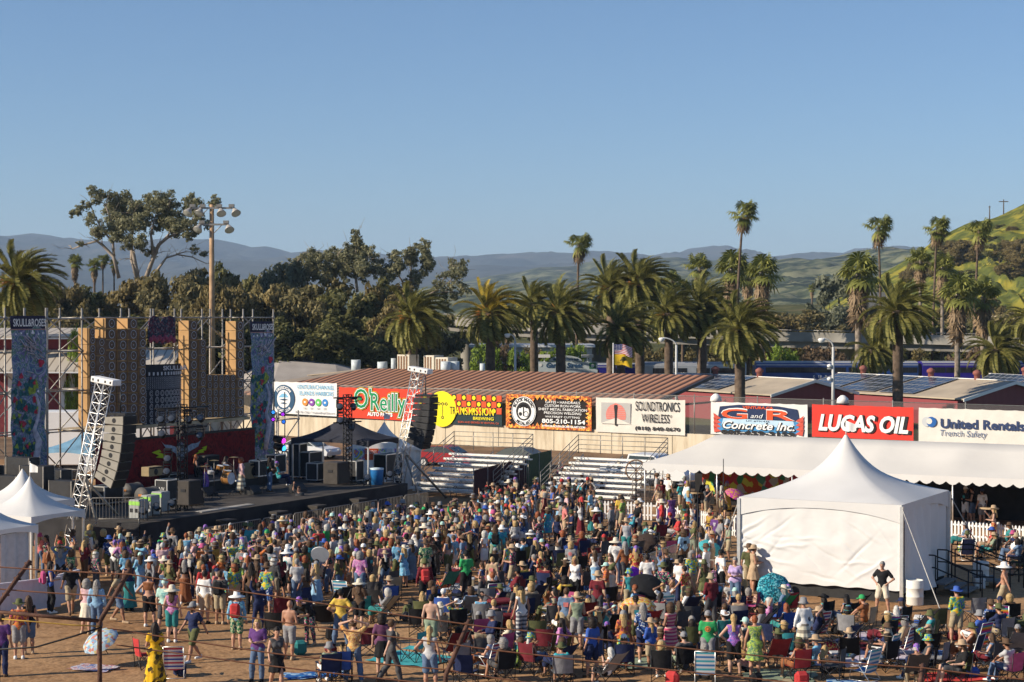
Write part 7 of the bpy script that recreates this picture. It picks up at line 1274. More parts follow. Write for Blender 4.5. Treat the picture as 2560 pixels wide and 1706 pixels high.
# hats (placed on the head)
def hatmesh(kind):
    mb=MB().mat(BLACK); n_=20
    if kind in('straw','sun'):
        br=.20 if kind=='straw' else .26; mb.lathe([(0,.12),(.06,.118),(.095,.09),(.104,.0),(.115,-.012)],n_,sx=1,sy=1.15); P=[]
        for q in(.112,.16,br,br*.99): P.append([(q*math.cos(2*PI*i/n_),q*1.08*math.sin(2*PI*i/n_),-.012+(q-.11)*(.32*abs(math.cos(2*PI*i/n_))**2-.22 if kind=='straw' else -.35)-(.006 if q==br*.99 else 0)) for i in range(n_+1)])
        mb.grid(P)
    elif kind=='bucket': mb.lathe([(0,.11),(.07,.108),(.092,.095),(.107,-.01),(.165,-.06),(.16,-.064),(.104,-.018)],n_,sy=1.12)
    elif kind=='cap':
        mb.lathe([(0,.105),(.05,.10),(.088,.065),(.105,.0),(.106,-.03)],n_,sy=1.12); P=[[(.10*math.cos(a),.112*math.sin(a)-.0,-.02) for a in np.linspace(.3,PI-.3,9)],[(.10*math.cos(a),.112*math.sin(a)+.05,-.022) for a in np.linspace(.3,PI-.3,9)],[(.085*math.cos(a),.112*math.sin(a)+.10,-.04) for a in np.linspace(.3,PI-.3,9)]]; mb.grid(P); mb.grid([[(x,y,z-.008) for x,y,z in r] for r in reversed(P)])
    elif kind=='cowboy':
        mb.lathe([(0,.115),(.05,.13),(.085,.11),(.10,.0),(.112,-.012)],n_,sy=1.18); P=[]
        for q in(.11,.15,.205): P.append([(q*math.cos(2*PI*i/n_),q*1.2*math.sin(2*PI*i/n_),-.012+(q-.11)*(1.0*abs(math.cos(2*PI*i/n_))**3-.15)) for i in range(n_+1)])
        mb.grid(P)
    elif kind=='beanie': mb.lathe([(0,.125),(.05,.115),(.09,.07),(.108,.0),(.11,-.035),(.103,-.037)],n_,sy=1.12)
    me=mb.mesh('hat'); me.materials.clear(); me.materials.append(None); return me
HATS={k:hatmesh(k) for k in('straw','sun','bucket','cap','cowboy','beanie')}
PRINTS=[]
for k in range(3):
    mb=MB().mat(BLACK)
    if k==0:
        for r0,r1 in((0,.045),(.06,.085)): mb.add([(r*math.cos(2*PI*i/14),-.131+.02*abs(math.cos(2*PI*i/14))*r/.085,1.27+r*math.sin(2*PI*i/14)) for r in(r0,r1) for i in range(14)],[(i,(i+1)%14,14+(i+1)%14,14+i) for i in range(14)])
    elif k==1:
        for j in range(4): mb.add([(-.07+.01*j,-.128,1.34-.04*j),(.07-.012*j,-.128,1.34-.04*j),(.07-.012*j,-.13,1.322-.04*j),(-.07+.01*j,-.13,1.322-.04*j)],[(0,1,2,3)])
    else: mb.add([(-.08,-.126,1.33),(.08,-.126,1.33),(.075,-.13,1.19),(-.075,-.13,1.19)],[(0,1,2,3)])
    me=mb.mesh('shirt_print'); me.materials.clear(); me.materials.append(None); PRINTS.append(me)
# wardrobes
def cl(n_,c,v=.14): return mat('cloth '+n_,c,.9,v,7,spec=.12,bump=.25,bscale=9)
TIE={'rainbow tie-dye':[(.6,.06,.04),(.75,.55,.03),(.08,.4,.10),(.03,.12,.5),(.3,.04,.35)],'blue tie-dye':[(.03,.12,.38),(.3,.5,.65),(.04,.3,.5),(.6,.65,.7)],'pink tie-dye':[(.55,.06,.25),(.6,.35,.5),(.35,.05,.3),(.7,.6,.62)],'teal tie-dye':[(.02,.25,.3),(.05,.45,.4),(.03,.12,.4),(.3,.6,.5)],'orange tie-dye':[(.6,.2,.03),(.7,.5,.2),(.35,.12,.05),(.7,.6,.4)],'purple tie-dye':[(.12,.04,.3),(.4,.15,.45),(.05,.08,.35),(.5,.4,.6)],'red tie-dye':[(.5,.03,.04),(.6,.25,.05),(.2,.02,.06),(.55,.1,.2)],'green tie-dye':[(.05,.25,.08),(.4,.5,.08),(.02,.12,.1),(.6,.6,.2)]}
FLO={'blue floral':[(.02,.05,.2),(.5,.55,.6),(.03,.1,.3),(.02,.04,.15)],'dark floral':[(.012,.02,.04),(.35,.05,.12),(.02,.15,.08),(.015,.02,.05),(.4,.3,.3)],'red floral':[(.4,.03,.04),(.55,.4,.1),(.3,.02,.05)],'green floral':[(.05,.2,.08),(.5,.5,.3),(.03,.12,.1)]}
PLAIN={'white':(.76,.75,.72),'black':(.018,.018,.02),'grey':(.24,.24,.25),'dark grey':(.075,.075,.08),'light grey':(.45,.45,.46),'navy blue':(.02,.03,.09),'royal blue':(.03,.10,.42),'sky blue':(.22,.42,.62),'faded blue':(.12,.20,.33),'turquoise':(.03,.38,.42),'teal':(.02,.22,.22),'mint green':(.40,.66,.58),'bright green':(.02,.36,.10),'olive green':(.11,.12,.045),'sage green':(.24,.30,.20),'red':(.50,.025,.025),'maroon':(.16,.015,.025),'coral pink':(.62,.16,.15),'hot pink':(.5,.06,.2),'pale pink':(.62,.38,.40),'lilac':(.45,.32,.58),'purple':(.12,.04,.20),'plum':(.15,.05,.12),'yellow':(.72,.46,.03),'mustard':(.45,.27,.03),'orange':(.65,.17,.02),'rust brown':(.26,.09,.03),'tan':(.45,.31,.18),'khaki':(.38,.30,.18),'cream':(.66,.58,.44),'brown':(.12,.07,.04),'denim blue':(.09,.15,.26)}
CM={}
for k_,c in PLAIN.items(): g_=sum(c)/3; CM[k_]=cl(k_,tuple(g_+(x-g_)*.86 for x in c))
for k_,c in TIE.items(): CM[k_]=multi(k_,c,6,'tie')
for k_,c in FLO.items(): CM[k_]=multi(k_,c,9,'floral')
CM['yellow patterned']=multi('yellow patterned',[(.70,.42,.02),(.66,.38,.02),(.05,.04,.02),(.72,.45,.03),(.68,.4,.02),(.20,.12,.02)],3.2,'floral'); CM['pink striped']=multi('pink striped',[(.5,.06,.15),(.65,.4,.35),(.4,.04,.12),(.6,.25,.25)],1.6,'stripe'); CM['grey striped']=multi('grey striped',[(.5,.5,.5),(.12,.13,.16)],2.5,'stripe'); CM['cream striped']=multi('cream striped',[(.62,.58,.45),(.25,.22,.18)],1.5,'stripe')
HAIR={'dark hair':(.018,.012,.009),'brown hair':(.075,.04,.02),'blond hair':(.42,.28,.12),'grey hair':(.24,.225,.21),'white hair':(.50,.48,.44),'red hair':(.24,.07,.025)}
HM={k_:mat(k_,c,.6,.35,25,bump=.3,bscale=60) for k_,c in HAIR.items()}
HATC={'straw hat':('straw','tan'),'wide straw sun hat':('sun','cream'),'brown brim hat':('straw','brown'),'white sun hat':('sun','white'),'grey bucket hat':('bucket','grey'),'olive bucket hat':('bucket','olive green'),'tie-dye bucket hat':('bucket','rainbow tie-dye'),'black cap':('cap','black'),'red cap':('cap','red'),'white cap':('cap','white'),'navy cap':('cap','navy blue'),'green cap':('cap','bright green'),'lime cap':('cap','mint green'),'cowboy hat':('cowboy','cream'),'black cowboy hat':('cowboy','black'),'blue brim hat':('straw','royal blue'),'red beanie':('beanie','red'),'tan bucket hat':('bucket','khaki'),'white cowboy hat':('cowboy','white'),'olive brim hat':('straw','olive green'),'pink bucket hat':('bucket','hot pink'),'grey cap':('cap','grey')}
MALE=[k for k,J in POSES.items() if J['sex']=='m' and J['kind']=='stand']; FEM=[k for k,J in POSES.items() if J['sex']=='f' and J['kind']=='stand']
USED=set(); PEOPLE=[]; rp=random.Random(21)
def spec(pos,face,pn,top,tk,bot,bk,head,hairst,sc=1.0,skin=None,extra='',z=0,beard=False,pack=None):
    d=dict(pos=Vector((pos.x,pos.y,z)),face=face,pn=pn,top=top,tk=tk,bot=bot,bk=bk,head=head,hs=hairst,sc=sc,skin=rp.choice([0,0,1,1,2,3,3]) if skin is None else skin,extra=extra,beard=beard,pack=pack,flip=rp.random()<.5 and not pack); PEOPLE.append(d); return d
TOPW=['white']*6+['black']*8+['grey']*5+['dark grey']*6+['navy blue']*6+['light grey']*4+['faded blue']*4+['rainbow tie-dye']*4+['blue tie-dye']*4+['brown']*3+['maroon']*2+['tan']*3+['olive green']*2+['pink tie-dye','purple tie-dye']+['red tie-dye']*2+['orange tie-dye']*2+['green tie-dye']*2+['teal tie-dye']*2+['dark floral']*3+['blue floral']*2+['red floral','green floral','royal blue','sky blue','turquoise','teal','mint green','bright green','olive green','olive green','sage green','red','red','maroon','maroon','coral pink','pale pink','yellow','mustard','orange','rust brown','rust brown','tan','khaki','cream','brown']
BOTW={'shorts':['khaki','khaki','denim blue','dark grey','black','olive green','grey','navy blue','tan','white'],'pants':['denim blue','denim blue','black','dark grey','khaki','brown','olive green','navy blue','sage green'],'leggings':['black','dark floral','dark grey','navy blue'],'skirt':['rust brown','teal','black','red floral','denim blue','maroon','rainbow tie-dye'],'maxi':['teal','rust brown','navy blue','dark floral','sky blue','maroon']}
def rand_person(pos,face,seated=None,z=0,hatp=.55):
    for _ in range(60):
        fem=rp.random()<.45; hair=rp.choice(['dark hair','dark hair','brown hair','brown hair','brown hair','blond hair','blond hair','grey hair','red hair','white hair']); hs=(rp.choice(['longhair','longhair','curly','pony']) if fem else rp.choice(['short','short','short','longhair','curly']))
        head=rp.choice(list(HATC)+['straw hat','straw hat','straw hat','black cap','black cap','tan bucket hat','grey bucket hat','brown brim hat','brown brim hat','navy cap','olive brim hat','grey cap']*2) if rp.random()<hatp else ('' if rp.random()<.9 else 'bandana')
        top=rp.choice(TOPW)
        if fem: tk=rp.choice(['tank','tank','tee','tee','dress','maxidress','crop','long']); bk=rp.choice(['shorts','shorts','pants','leggings','skirt','maxi'])
        else: tk=rp.choice(['tee']*7+['long','tank']); bk=rp.choice(['shorts']*4+['pants']*3)
        if tk in('dress','maxidress'): bk=None
        if seated: pn=rp.choice(['sitf','sitphone','sitf'] if fem else ['sit','sith','sitlean','sit','sithead']); 
        elif seated is False: pn='floorf' if fem else 'floor'
        else: pn=rp.choice(FEM+['standf','handsf','hipf'] if fem else MALE[:8]+['stand','hands','heavy','heavyh','stand','cross','phone'])
        if pn in('upone','uponef','upboth','head','headf','point','dancef') and rp.random()<.55: pn='handsf' if fem else 'stand'
        if POSES[pn]['kind']!='stand' and tk in('dress','maxidress'): tk='tank'; bk='skirt'
        bot=rp.choice(BOTW[bk]) if bk else ''
        key=(top,tk,bot,bk,head,hair,hs)
        if key[:5] in USED: continue
        USED.add(key[:5]); d=spec(pos,face,pn,top,tk,bot,bk,head,(hair,hs),rp.uniform(.88,.99)*(.94 if fem else 1.0),z=z); d['beard']=(not fem and rp.random()<.3); return d
    return None
TKN={'tee':'t-shirt','long':'long sleeved shirt','tank':'tank top','crop':'crop top','dress':'knee length dress','maxidress':'long dress'}; BKN={'shorts':'shorts','pants':'trousers','leggings':'leggings','skirt':'skirt','maxi':'long skirt'}
def describe(d):
    s='person in '+((d['top']+' '+TKN[d['tk']]) if d['top'] else 'no shirt')
    if d['bk']: s+=' and '+d['bot']+' '+BKN[d['bk']]
    w=d['head'] if d['head'] else ('' if d['hs'] is None else d['hs'][0])
    w='purple bandana' if w=='bandana' else w
    if not d['head'] and d['hs'] and d['hs'][1]!='short': w={'longhair':'long ','curly':'curly ','pony':'tied '}[d['hs'][1]]+w
    if w: s+=', '+w
    if len(s.split())>11: s=s.replace('long sleeved shirt','shirt').replace('knee length dress','dress')
    e=d['extra'] or {'upone':'one arm up','uponef':'one arm up','upboth':'both arms up','head':'hands on head','headf':'hand on head','hip':'hands on hips','walk':'walking','walkf':'walking','bend':'bending forward','phone':'holding a phone','phonef':'holding a phone','point':'pointing ahead','dancef':'dancing','cross':'arms folded'}.get(d['pn'],'seated' if POSES[d['pn']]['kind']=='chair' else 'on the ground' if POSES[d['pn']]['kind']=='floor' else 'standing')
    r_=s+', '+e
    return r_ if len(r_.replace('-',' ').split())<=16 else s
def pieces(d):
    """(part name, mesh, material, offset)"""
    pn=d['pn']; J=POSES[pn]; L=[]
    if d['top']: L.append(('shirt' if d['tk'] not in('dress','maxidress') else 'dress',part_mesh(pn,d['tk']),CM[d['top']],None))
    if d['bk']: L.append(({'shorts':'shorts','pants':'trousers','leggings':'leggings','skirt':'skirt','maxi':'skirt'}[d['bk']],part_mesh(pn,d['bk']),CM[d['bot']],None))
    if d['hs']: 
        k=d['hs'][1]; L.append(('hair',part_mesh(pn,k),HM[d['hs'][0]],None))
    if d['beard']: L.append(('beard',part_mesh(pn,'beard'),HM[d['hs'][0]] if d['hs'] else HM['white hair'],None))
    if d['head']=='bandana': L.append(('bandana',part_mesh(pn,'bandana'),CM['purple tie-dye'],None))
    elif d['head']: hk,hc=HATC[d['head']]; L.append(('hat',HATS[hk],CM[hc],Vector(J['head'])+Vector((0,-.012,.062))))
    if d['tk']=='tee' and d['top'] in PLAIN and POSES[pn]['kind']=='stand' and pn!='bend' and int(d['pos'].x*37+d['pos'].y*11)%5<2: c=['white','mustard','coral pink','light grey','orange','turquoise','black'][int(d['pos'].y*17)%7]; L.append(('shirt_print',PRINTS[int(d['pos'].x*7)%3],CM[c if c!=d['top'] else 'cream'],None))
    L.append(('shoes',part_mesh(pn,'shoe'),CM[('black','brown','white','tan')[int(d['pos'].x*13)%4]],None)); return L
def setmat(o,i,m): o.material_slots[i].link='OBJECT'; o.material_slots[i].material=m
def make_person(d,group='people in the festival crowd'):
    o=obj('person',part_mesh(d['pn'],'body'),None,d['pos'],d['face']); o.scale=(-d['sc'] if d['flip'] else d['sc'],d['sc'],d['sc']); setmat(o,0,SKIN[d['skin']]); tag(o,d['label'],'person',group)
    for nm,me,m_,off in pieces(d): c=obj(nm,me,o,off); setmat(c,0,m_)
    return o
def stageface(p,j=.35): c=ST.w(-4,11); return math.atan2(-(c.x-p.x),c.y-p.y)+rp.gauss(0,j)
D=R
def P_(px,py,face,pn,top,tk,bot,bk,head,hs,**k):
    z=k.pop('z',0); p=at(px,py,z); USED.add((top,tk,bot,bk,head)); return spec(p,stageface(p,.1) if face is None else R(face),pn,top,tk,bot,bk,head,hs,z=z,**k)
h_=lambda c,s='short':(c+' hair',s)
P_(48,1648,10,'stand','red tie-dye','tee','grey','shorts','olive brim hat',h_('grey')); P_(72,1636,20,'standf','black','tank','denim blue','shorts','',h_('brown','longhair')); P_(4,1692,0,'stand','purple','tee','navy blue','pants','',h_('brown')); P_(126,1532,-70,'phonef','royal blue','tank','black','pants','',h_('dark','longhair'),pack='hot pink'); P_(178,1538,25,'walk','black','tee','khaki','shorts','',h_('dark'))
P_(242,1588,0,'stand','sky blue','long','denim blue','pants','',h_('grey','longhair')); P_(217,1586,-15,'handsf','pale pink','tank','cream','skirt','',h_('grey','curly')); P_(298,1557,-110,'walkf','khaki','tee','denim blue','shorts','',h_('dark','longhair')); P_(322,1527,30,'standf','navy blue','tank','teal','maxi','',h_('brown','longhair')); P_(372,1567,-5,'hipf','rust brown','crop','black','shorts','',h_('dark'))
P_(412,1586,-10,'heavy','mint green','tee','dark grey','shorts','lime cap',h_('white')); P_(430,1606,0,'standf','pink tie-dye','tank','teal','shorts','wide straw sun hat',h_('brown','longhair')); P_(484,1655,140,'walk','navy blue','tee','olive green','shorts','grey cap',h_('brown'),beard=True); P_(512,1560,-15,'stand','white','long','tan','shorts','',h_('dark')); P_(550,1561,-8,'stand','dark grey','tee','khaki','shorts','',h_('brown'),pack='black')
P_(592,1624,-5,'stand','blue tie-dye','long','green floral','shorts','white sun hat',h_('brown'),pack='red'); P_(388,1716,15,'handsf','yellow patterned','maxidress','',None,'',h_('dark','longhair')); P_(645,1704,165,'hands','purple','tee','denim blue','pants','',h_('blond','longhair'),extra='holding a camera',beard=False); P_(692,1730,-160,'walkf','dark grey','tank','black','skirt','',h_('dark','pony')); P_(667,1538,-10,'standf','rainbow tie-dye','tee','blue floral','shorts','brown brim hat',h_('brown'))
P_(628,1535,0,'standf','brown','tank','black','pants','',h_('dark','longhair')); P_(724,1650,-20,'hands','','tee','grey','shorts','',None,skin=1,extra='bald and bare backed'); P_(774,1612,160,'bend','black','tee','dark floral','leggings','bandana',h_('purple' if 0 else 'dark')); P_(852,1616,-5,'hip','yellow','tee','denim blue','pants','black cap',h_('dark')); P_(884,1707,-5,'head','orange tie-dye','tee','denim blue','pants','',h_('brown'))
P_(978,1708,-70,'walk','dark grey','tee','dark grey','pants','',h_('brown')); P_(955,1690,0,'standf','plum','tee','black','skirt','',h_('dark','curly')); P_(900,1502,-12,'stand','pink tie-dye','tee','denim blue','shorts','',h_('grey','curly')); P_(962,1470,10,'heavy','plum','tee','khaki','shorts','',h_('brown')); P_(1016,1450,0,'heavyh','navy blue','tee','denim blue','shorts','black cap',h_('dark'))
P_(1141,1402,0,'stand','maroon','tee','dark floral','pants','grey bucket hat',h_('grey')); P_(1166,1500,20,'hands','bright green','tee','black','shorts','black cap',h_('dark')); P_(1062,1524,10,'stand','maroon','long','black','shorts','olive bucket hat',h_('brown'),pack='red'); P_(1238,1422,0,'heavy','teal tie-dye','tee','sage green','pants','',h_('brown','longhair'),pack='black'); P_(1074,1728,-10,'hipf','light grey','tank','denim blue','shorts','',h_('blond','pony'))
P_(740,1508,-10,'standf','grey','tee','denim blue','pants','',h_('blond','longhair')); P_(1078,1632,-10,'stand','','tee','sage green','shorts','',h_('dark'),skin=3,extra='bare backed'); P_(1304,1609,30,'standf','white','tank','grey striped','pants','black cap',h_('blond','longhair')); P_(1416,1612,-10,'walk','faded blue','tee','khaki','shorts','',h_('brown')); P_(1494,1563,-20,'stand','maroon','tee','dark grey','pants','straw hat',h_('grey'))
P_(1618,1510,-5,'stand','white','tee','black','shorts','',h_('dark')); P_(1658,1537,-30,'hip','dark floral','tee','white','shorts','olive brim hat',h_('brown')); P_(1702,1520,-20,'heavyh','white','tee','navy blue','pants','',h_('dark')); P_(1730,1500,-150,'stand','rainbow tie-dye','tee','khaki','shorts','',h_('grey','curly')); P_(1676,1657,40,'handsf','pink striped','dress','',None,'',h_('brown','curly'))
P_(1770,1682,-10,'hands','bright green','tee','grey','shorts','grey cap',h_('brown'),beard=True); P_(1608,1658,0,'handsf','blue floral','tee','navy blue','shorts','',h_('grey','longhair')); P_(1834,1692,-5,'hipf','purple tie-dye','tank','black','shorts','',h_('blond','pony')); P_(1887,1696,0,'standf','green tie-dye','dress','',None,'',h_('red','short')); P_(1778,1569,20,'hands','maroon','long','dark grey','pants','tan bucket hat',h_('white'))
P_(1802,1497,-60,'stand','white','tee','black','shorts','black cap',h_('brown')); P_(1838,1519,160,'handsf','lilac','tee','denim blue','pants','',h_('grey')); P_(1766,1480,60,'hands','white','long','tan','pants','brown brim hat',h_('white'),beard=True); P_(1527,1510,150,'hipf','olive green','crop','cream','skirt','',h_('brown','longhair')); P_(1438,1516,160,'standf','white','tank','black','pants','',h_('blond','longhair'))
P_(1539,1462,-10,'stand','white','tee','denim blue','pants','wide straw sun hat',h_('brown')); P_(1566,1402,0,'stand','light grey','tank','teal','shorts','straw hat',h_('grey')); P_(1679,1328,20,'handsf','purple','dress','',None,'',h_('dark')); P_(1655,1325,10,'phonef','pale pink','tank','purple','shorts','',h_('brown','longhair')); P_(1790,1385,-40,'stand','purple','tee','black','pants','brown brim hat',h_('grey'))
P_(2511,1536,60,'walk','','tee','khaki','shorts','white sun hat',h_('white'),skin=1,beard=True,extra='bare chested'); P_(2206,1532,150,'hip','black','tee','cream','shorts','',h_('grey')); P_(2392,1610,15,'hands','rainbow tie-dye','long','khaki','shorts','blue brim hat',h_('brown')); P_(2009,1643,10,'standf','white','long','cream striped','skirt','grey bucket hat',h_('grey')); P_(1872,1480,-10,'stand','olive green','tee','khaki','shorts','brown brim hat',h_('grey')); P_(1883,1484,-80,'handsf','tan','dress','',None,'straw hat',h_('brown'))
P_(2413,1306,-60,'hands','black','tee','white','shorts','white cap',h_('blond')); P_(2432,1308,60,'phonef','black','tank','denim blue','shorts','',h_('dark')); P_(2455,1312,20,'stand','white','tee','grey','shorts','navy cap',h_('dark')); P_(2485,1364,70,'phonef','brown','crop','red floral','pants','straw hat',h_('blond','longhair')); P_(748,1305,160,'upone','dark grey','tee','black','pants','',h_('brown'),z=0)
# the band, on the deck
for q in [(514,1230,-70,'hands','red','tank','purple tie-dye','pants','',h_('dark','longhair'),'playing guitar'),(490,1222,-70,'hands','black','tank','black','pants','',h_('red','longhair'),'playing bass'),(603,1232,-60,'standf','pale pink','long','cream striped','maxi','',h_('red','curly'),'singing'),(674,1230,-50,'hands','black','tee','denim blue','pants','',h_('dark','longhair'),'playing guitar'),(698,1216,-60,'sit','turquoise','tee','navy blue','pants','bandana',h_('grey'),'at keyboards')]:
    P_(q[0],q[1],q[2],q[3],q[4],q[5],q[6],q[7],q[8],q[9],extra=q[10],z=1.3)
p=at(562,1206,1.9); USED.add(0); spec(p,R(-61),'sitlean','grey','tank','black','shorts','',h_('dark','longhair'),extra='drumming',z=1.9)
NSPEC=len(PEOPLE)
# ---- crowd by area
def inpoly(x,y,P):
    c=False; j=len(P)-1
    for i in range(len(P)):
        if (P[i][1]>y)!=(P[j][1]>y) and x<(P[j][0]-P[i][0])*(y-P[i][1])/(P[j][1]-P[i][1])+P[i][0]: c=not c
        j=i
    return c
TAKEN=[(d['pos'].x,d['pos'].y,.5) for d in PEOPLE]
def scatter(P,n_,dmin,rr=.0):
    out=[]; x0,x1=min(p[0] for p in P),max(p[0] for p in P); w=[at(*q) for q in P]; X0,X1=min(p.x for p in w),max(p.x for p in w); Y0,Y1=min(p.y for p in w),max(p.y for p in w); WP=[(p.x,p.y) for p in w]; tr=0
    while len(out)<n_ and tr<n_*220:
        tr+=1; x=rp.uniform(X0,X1); y=rp.uniform(Y0,Y1)
        if not inpoly(x,y,WP): continue
        if any((x-a)**2+(y-b_)**2<max(dmin,r)**2 for a,b_,r in TAKEN): continue
        l=ST.l(Vector((x,y,0)))
        if l.x<2.6 and -1<l.y<22 : continue
        out.append(Vector((x,y,0))); TAKEN.append((x,y,dmin))
    return out
DENSE=[(330,1440),(560,1402),(740,1374),(1010,1340),(1170,1335),(1210,1290),(1340,1288),(1310,1380),(1220,1430),(1060,1465),(900,1500),(720,1520),(560,1535),(330,1500),(270,1450)]
# chairs first so that nobody stands on them
SEATP=[(1010,1520),(1230,1440),(1330,1395),(1560,1350),(1690,1345),(1690,1440),(1800,1500),(1850,1530),(2150,1560),(2270,1600),(2200,1720),(1340,1720),(1150,1720),(1120,1640),(1000,1570)]
CH_=[]
def seatspots(P,n_,dmin,pocc):
    for p in scatter(P,n_,dmin): CH_.append((p,rp.random()<pocc))
for px,py,o_ in [(868,1530,0),(812,1585,0),(700,1560,0),(690,1600,0),(960,1560,1),(905,1555,0),(1045,1590,0),(1030,1655,0),(920,1640,0),(1135,1660,0),(760,1560,0),(2020,1585,0),(1960,1600,1),(2052,1570,1),(2110,1575,1),(2160,1585,1),(2245,1585,1),(2335,1590,0),(2300,1600,0),(2435,1560,0),(2110,1640,0),(2310,1640,0),(2340,1680,0),(2160,1700,0),(2080,1700,0),(2250,1640,1),(2420,1660,1),(2470,1680,1),(2540,1640,0),(2500,1580,1),(2520,1575,1),(1150,1545,0),(820,1712,1),(855,1705,1),(1960,1655,0)]: p=at(px,py); CH_.append((p,o_)); TAKEN.append((p.x,p.y,.8))
seatspots(SEATP,146,.88,.72); seatspots([(2390,1370),(2560,1372),(2580,1450),(2430,1425)],9,1.0,.9); seatspots([(870,1500),(1010,1480),(1000,1560),(820,1560)],7,1.0,.4)
seatspots([(2180,1600),(2560,1590),(2600,1720),(2200,1720)],16,1.1,.8)
DEN=scatter(DENSE,365,.57)
for p in DEN: rand_person(p,stageface(p))
for p in scatter([(1190,1345),(1340,1300),(1480,1285),(1480,1310),(1830,1345),(1830,1420),(1690,1440),(1690,1345),(1560,1350),(1330,1395),(1230,1440)],48,1.0): rand_person(p,stageface(p,.7))
for p in scatter([(1640,1255),(1840,1262),(1840,1300),(1640,1295)],15,.8): rand_person(p,R(rp.uniform(-180,180)))
for p in scatter([(1200,1286),(1330,1270),(1480,1270),(1480,1298),(1340,1300)],24,.85): rand_person(p,stageface(p,.6))
for p in scatter([(95,1425),(330,1400),(320,1470),(190,1495),(100,1440)],20,.85): rand_person(p,stageface(p,1.0))
for p in scatter([(640,1520),(1000,1475),(1020,1560),(640,1620)],7,1.3): rand_person(p,stageface(p,.5))
for p in scatter([(1250,1450),(1690,1440),(1830,1560),(1830,1700),(1300,1690),(1100,1620)],26,.8): rand_person(p,stageface(p,.6))
for p in scatter([(1100,1560),(1700,1420),(2100,1620),(2100,1700),(1200,1700)],34,.8): rand_person(p,stageface(p,.6),False)
for (px,py,z) in [(1395,1190,.9),(1516,1185,1.15),(1543,1190,1.15),(1450,1215,.65),(1560,1205,.65),(1500,1235,.42)]:
    p=at(px,py,z); rand_person(Vector((p.x,p.y,0)),R(150)+RG,True,z=z-.46)
# people on chairs
for i,(p,o_) in enumerate(CH_):
    f=stageface(p,.5); CH_[i]=[p,f,rand_person(p,f,True,hatp=.75) if o_ else None]
PEOPLE.sort(key=lambda d:d['pos'].y); nm=0
for i,d in enumerate(PEOPLE): d['label']=describe(d)
seen={}
for d in PEOPLE: seen.setdefault(d['label'],[]).append(d)
near=[d for d in PEOPLE if d['pos'].z>.2 or True][:]
IND=[d for i,d in enumerate(PEOPLE) if i<292 or d['pos'].z>1]; IND=IND[:300]; ids={id(d) for d in IND}; REST=[d for d in PEOPLE if id(d) not in ids]
POBJ={}
for d in IND: POBJ[id(d)]=make_person(d)
# the farthest rest of the crowd as one object
def crowd(L):
    vs_,lp,tt,mi,mats=[],[],[],[],[]; nv=0
    def put_(me,M,ml):
        nonlocal nv
        n_=len(me.vertices); a=np.zeros(n_*3,np.float32); me.vertices.foreach_get('co',a); a=a.reshape(-1,3)@np.array(M.to_3x3()).T+np.array(M.translation); l=np.zeros(len(me.loops),np.int32); me.loops.foreach_get('vertex_index',l); t_=np.zeros(len(me.polygons),np.int32); me.polygons.foreach_get('loop_total',t_); k=np.zeros(len(me.polygons),np.int32); me.polygons.foreach_get('material_index',k); mm=[]
        for m_ in ml:
            if m_ not in mats: mats.append(m_)
            mm.append(mats.index(m_))
        vs_.append(a); lp.append(l+nv); tt.append(t_); mi.append(np.array(mm,np.int32)[k]); nv+=n_
    for d in L:
        M=Matrix.Translation(d['pos'])@Matrix.Rotation(d['face'],4,'Z')@Matrix.Diagonal((-d['sc'] if d['flip'] else d['sc'],d['sc'],d['sc'],1)); put_(part_mesh(d['pn'],'body'),M,[SKIN[d['skin']],EYE,LIP])
        for nm_,me,m_,off in pieces(d): put_(me,M@Matrix.Translation(off or (0,0,0)),[m_])
    me=bpy.data.meshes.new('crowd'); V=np.concatenate(vs_); me.vertices.add(len(V)); me.vertices.foreach_set('co',V.astype(np.float32).ravel()); l=np.concatenate(lp); me.loops.add(len(l)); me.loops.foreach_set('vertex_index',l); t_=np.concatenate(tt); me.polygons.add(len(t_)); me.polygons.foreach_set('loop_start',np.concatenate([[0],np.cumsum(t_)[:-1]]).astype(np.int32)); me.polygons.foreach_set('material_index',np.concatenate(mi)); me.polygons.foreach_set('use_smooth',np.ones(len(t_),bool)); me.update(calc_edges=True)
    for m_ in mats: me.materials.append(m_)
    o=obj('crowd',me); tag(o,'packed standing crowd close to the stage front','crowd',kind='stuff'); return o
if REST: crowd(REST)
# ---- backpacks
for d in PEOPLE:
    if d['pack']:
        M=Matrix.Rotation(d['face'],3,'Z'); s=d['sc']; p=d['pos']+M@(Vector((0,-.20,1.0))*s); t=thing('backpack','%s backpack worn by the %s'%(d['pack'],describe(d)[:60].rsplit(',',1)[0]),'backpack',p,d['face'],'backpacks'); m_=CM[d['pack']]; MB().mat(m_).bbox(-.15,.15,-.12,.06,0,.44,.06).build('bag',t); MB().mat(m_).bbox(-.11,.11,-.18,-.122,.04,.22,.03).build('pocket',t); mb=MB().mat(BLACK)
        for x in(-.1,.1): mb.path([(x,.07,.42),(x*1.2,.16,.47),(x*1.3,.31,.38),(x*1.3,.30,.2),(x*1.1,.1,.05)],.016,4)
        mb.build('strap',t)
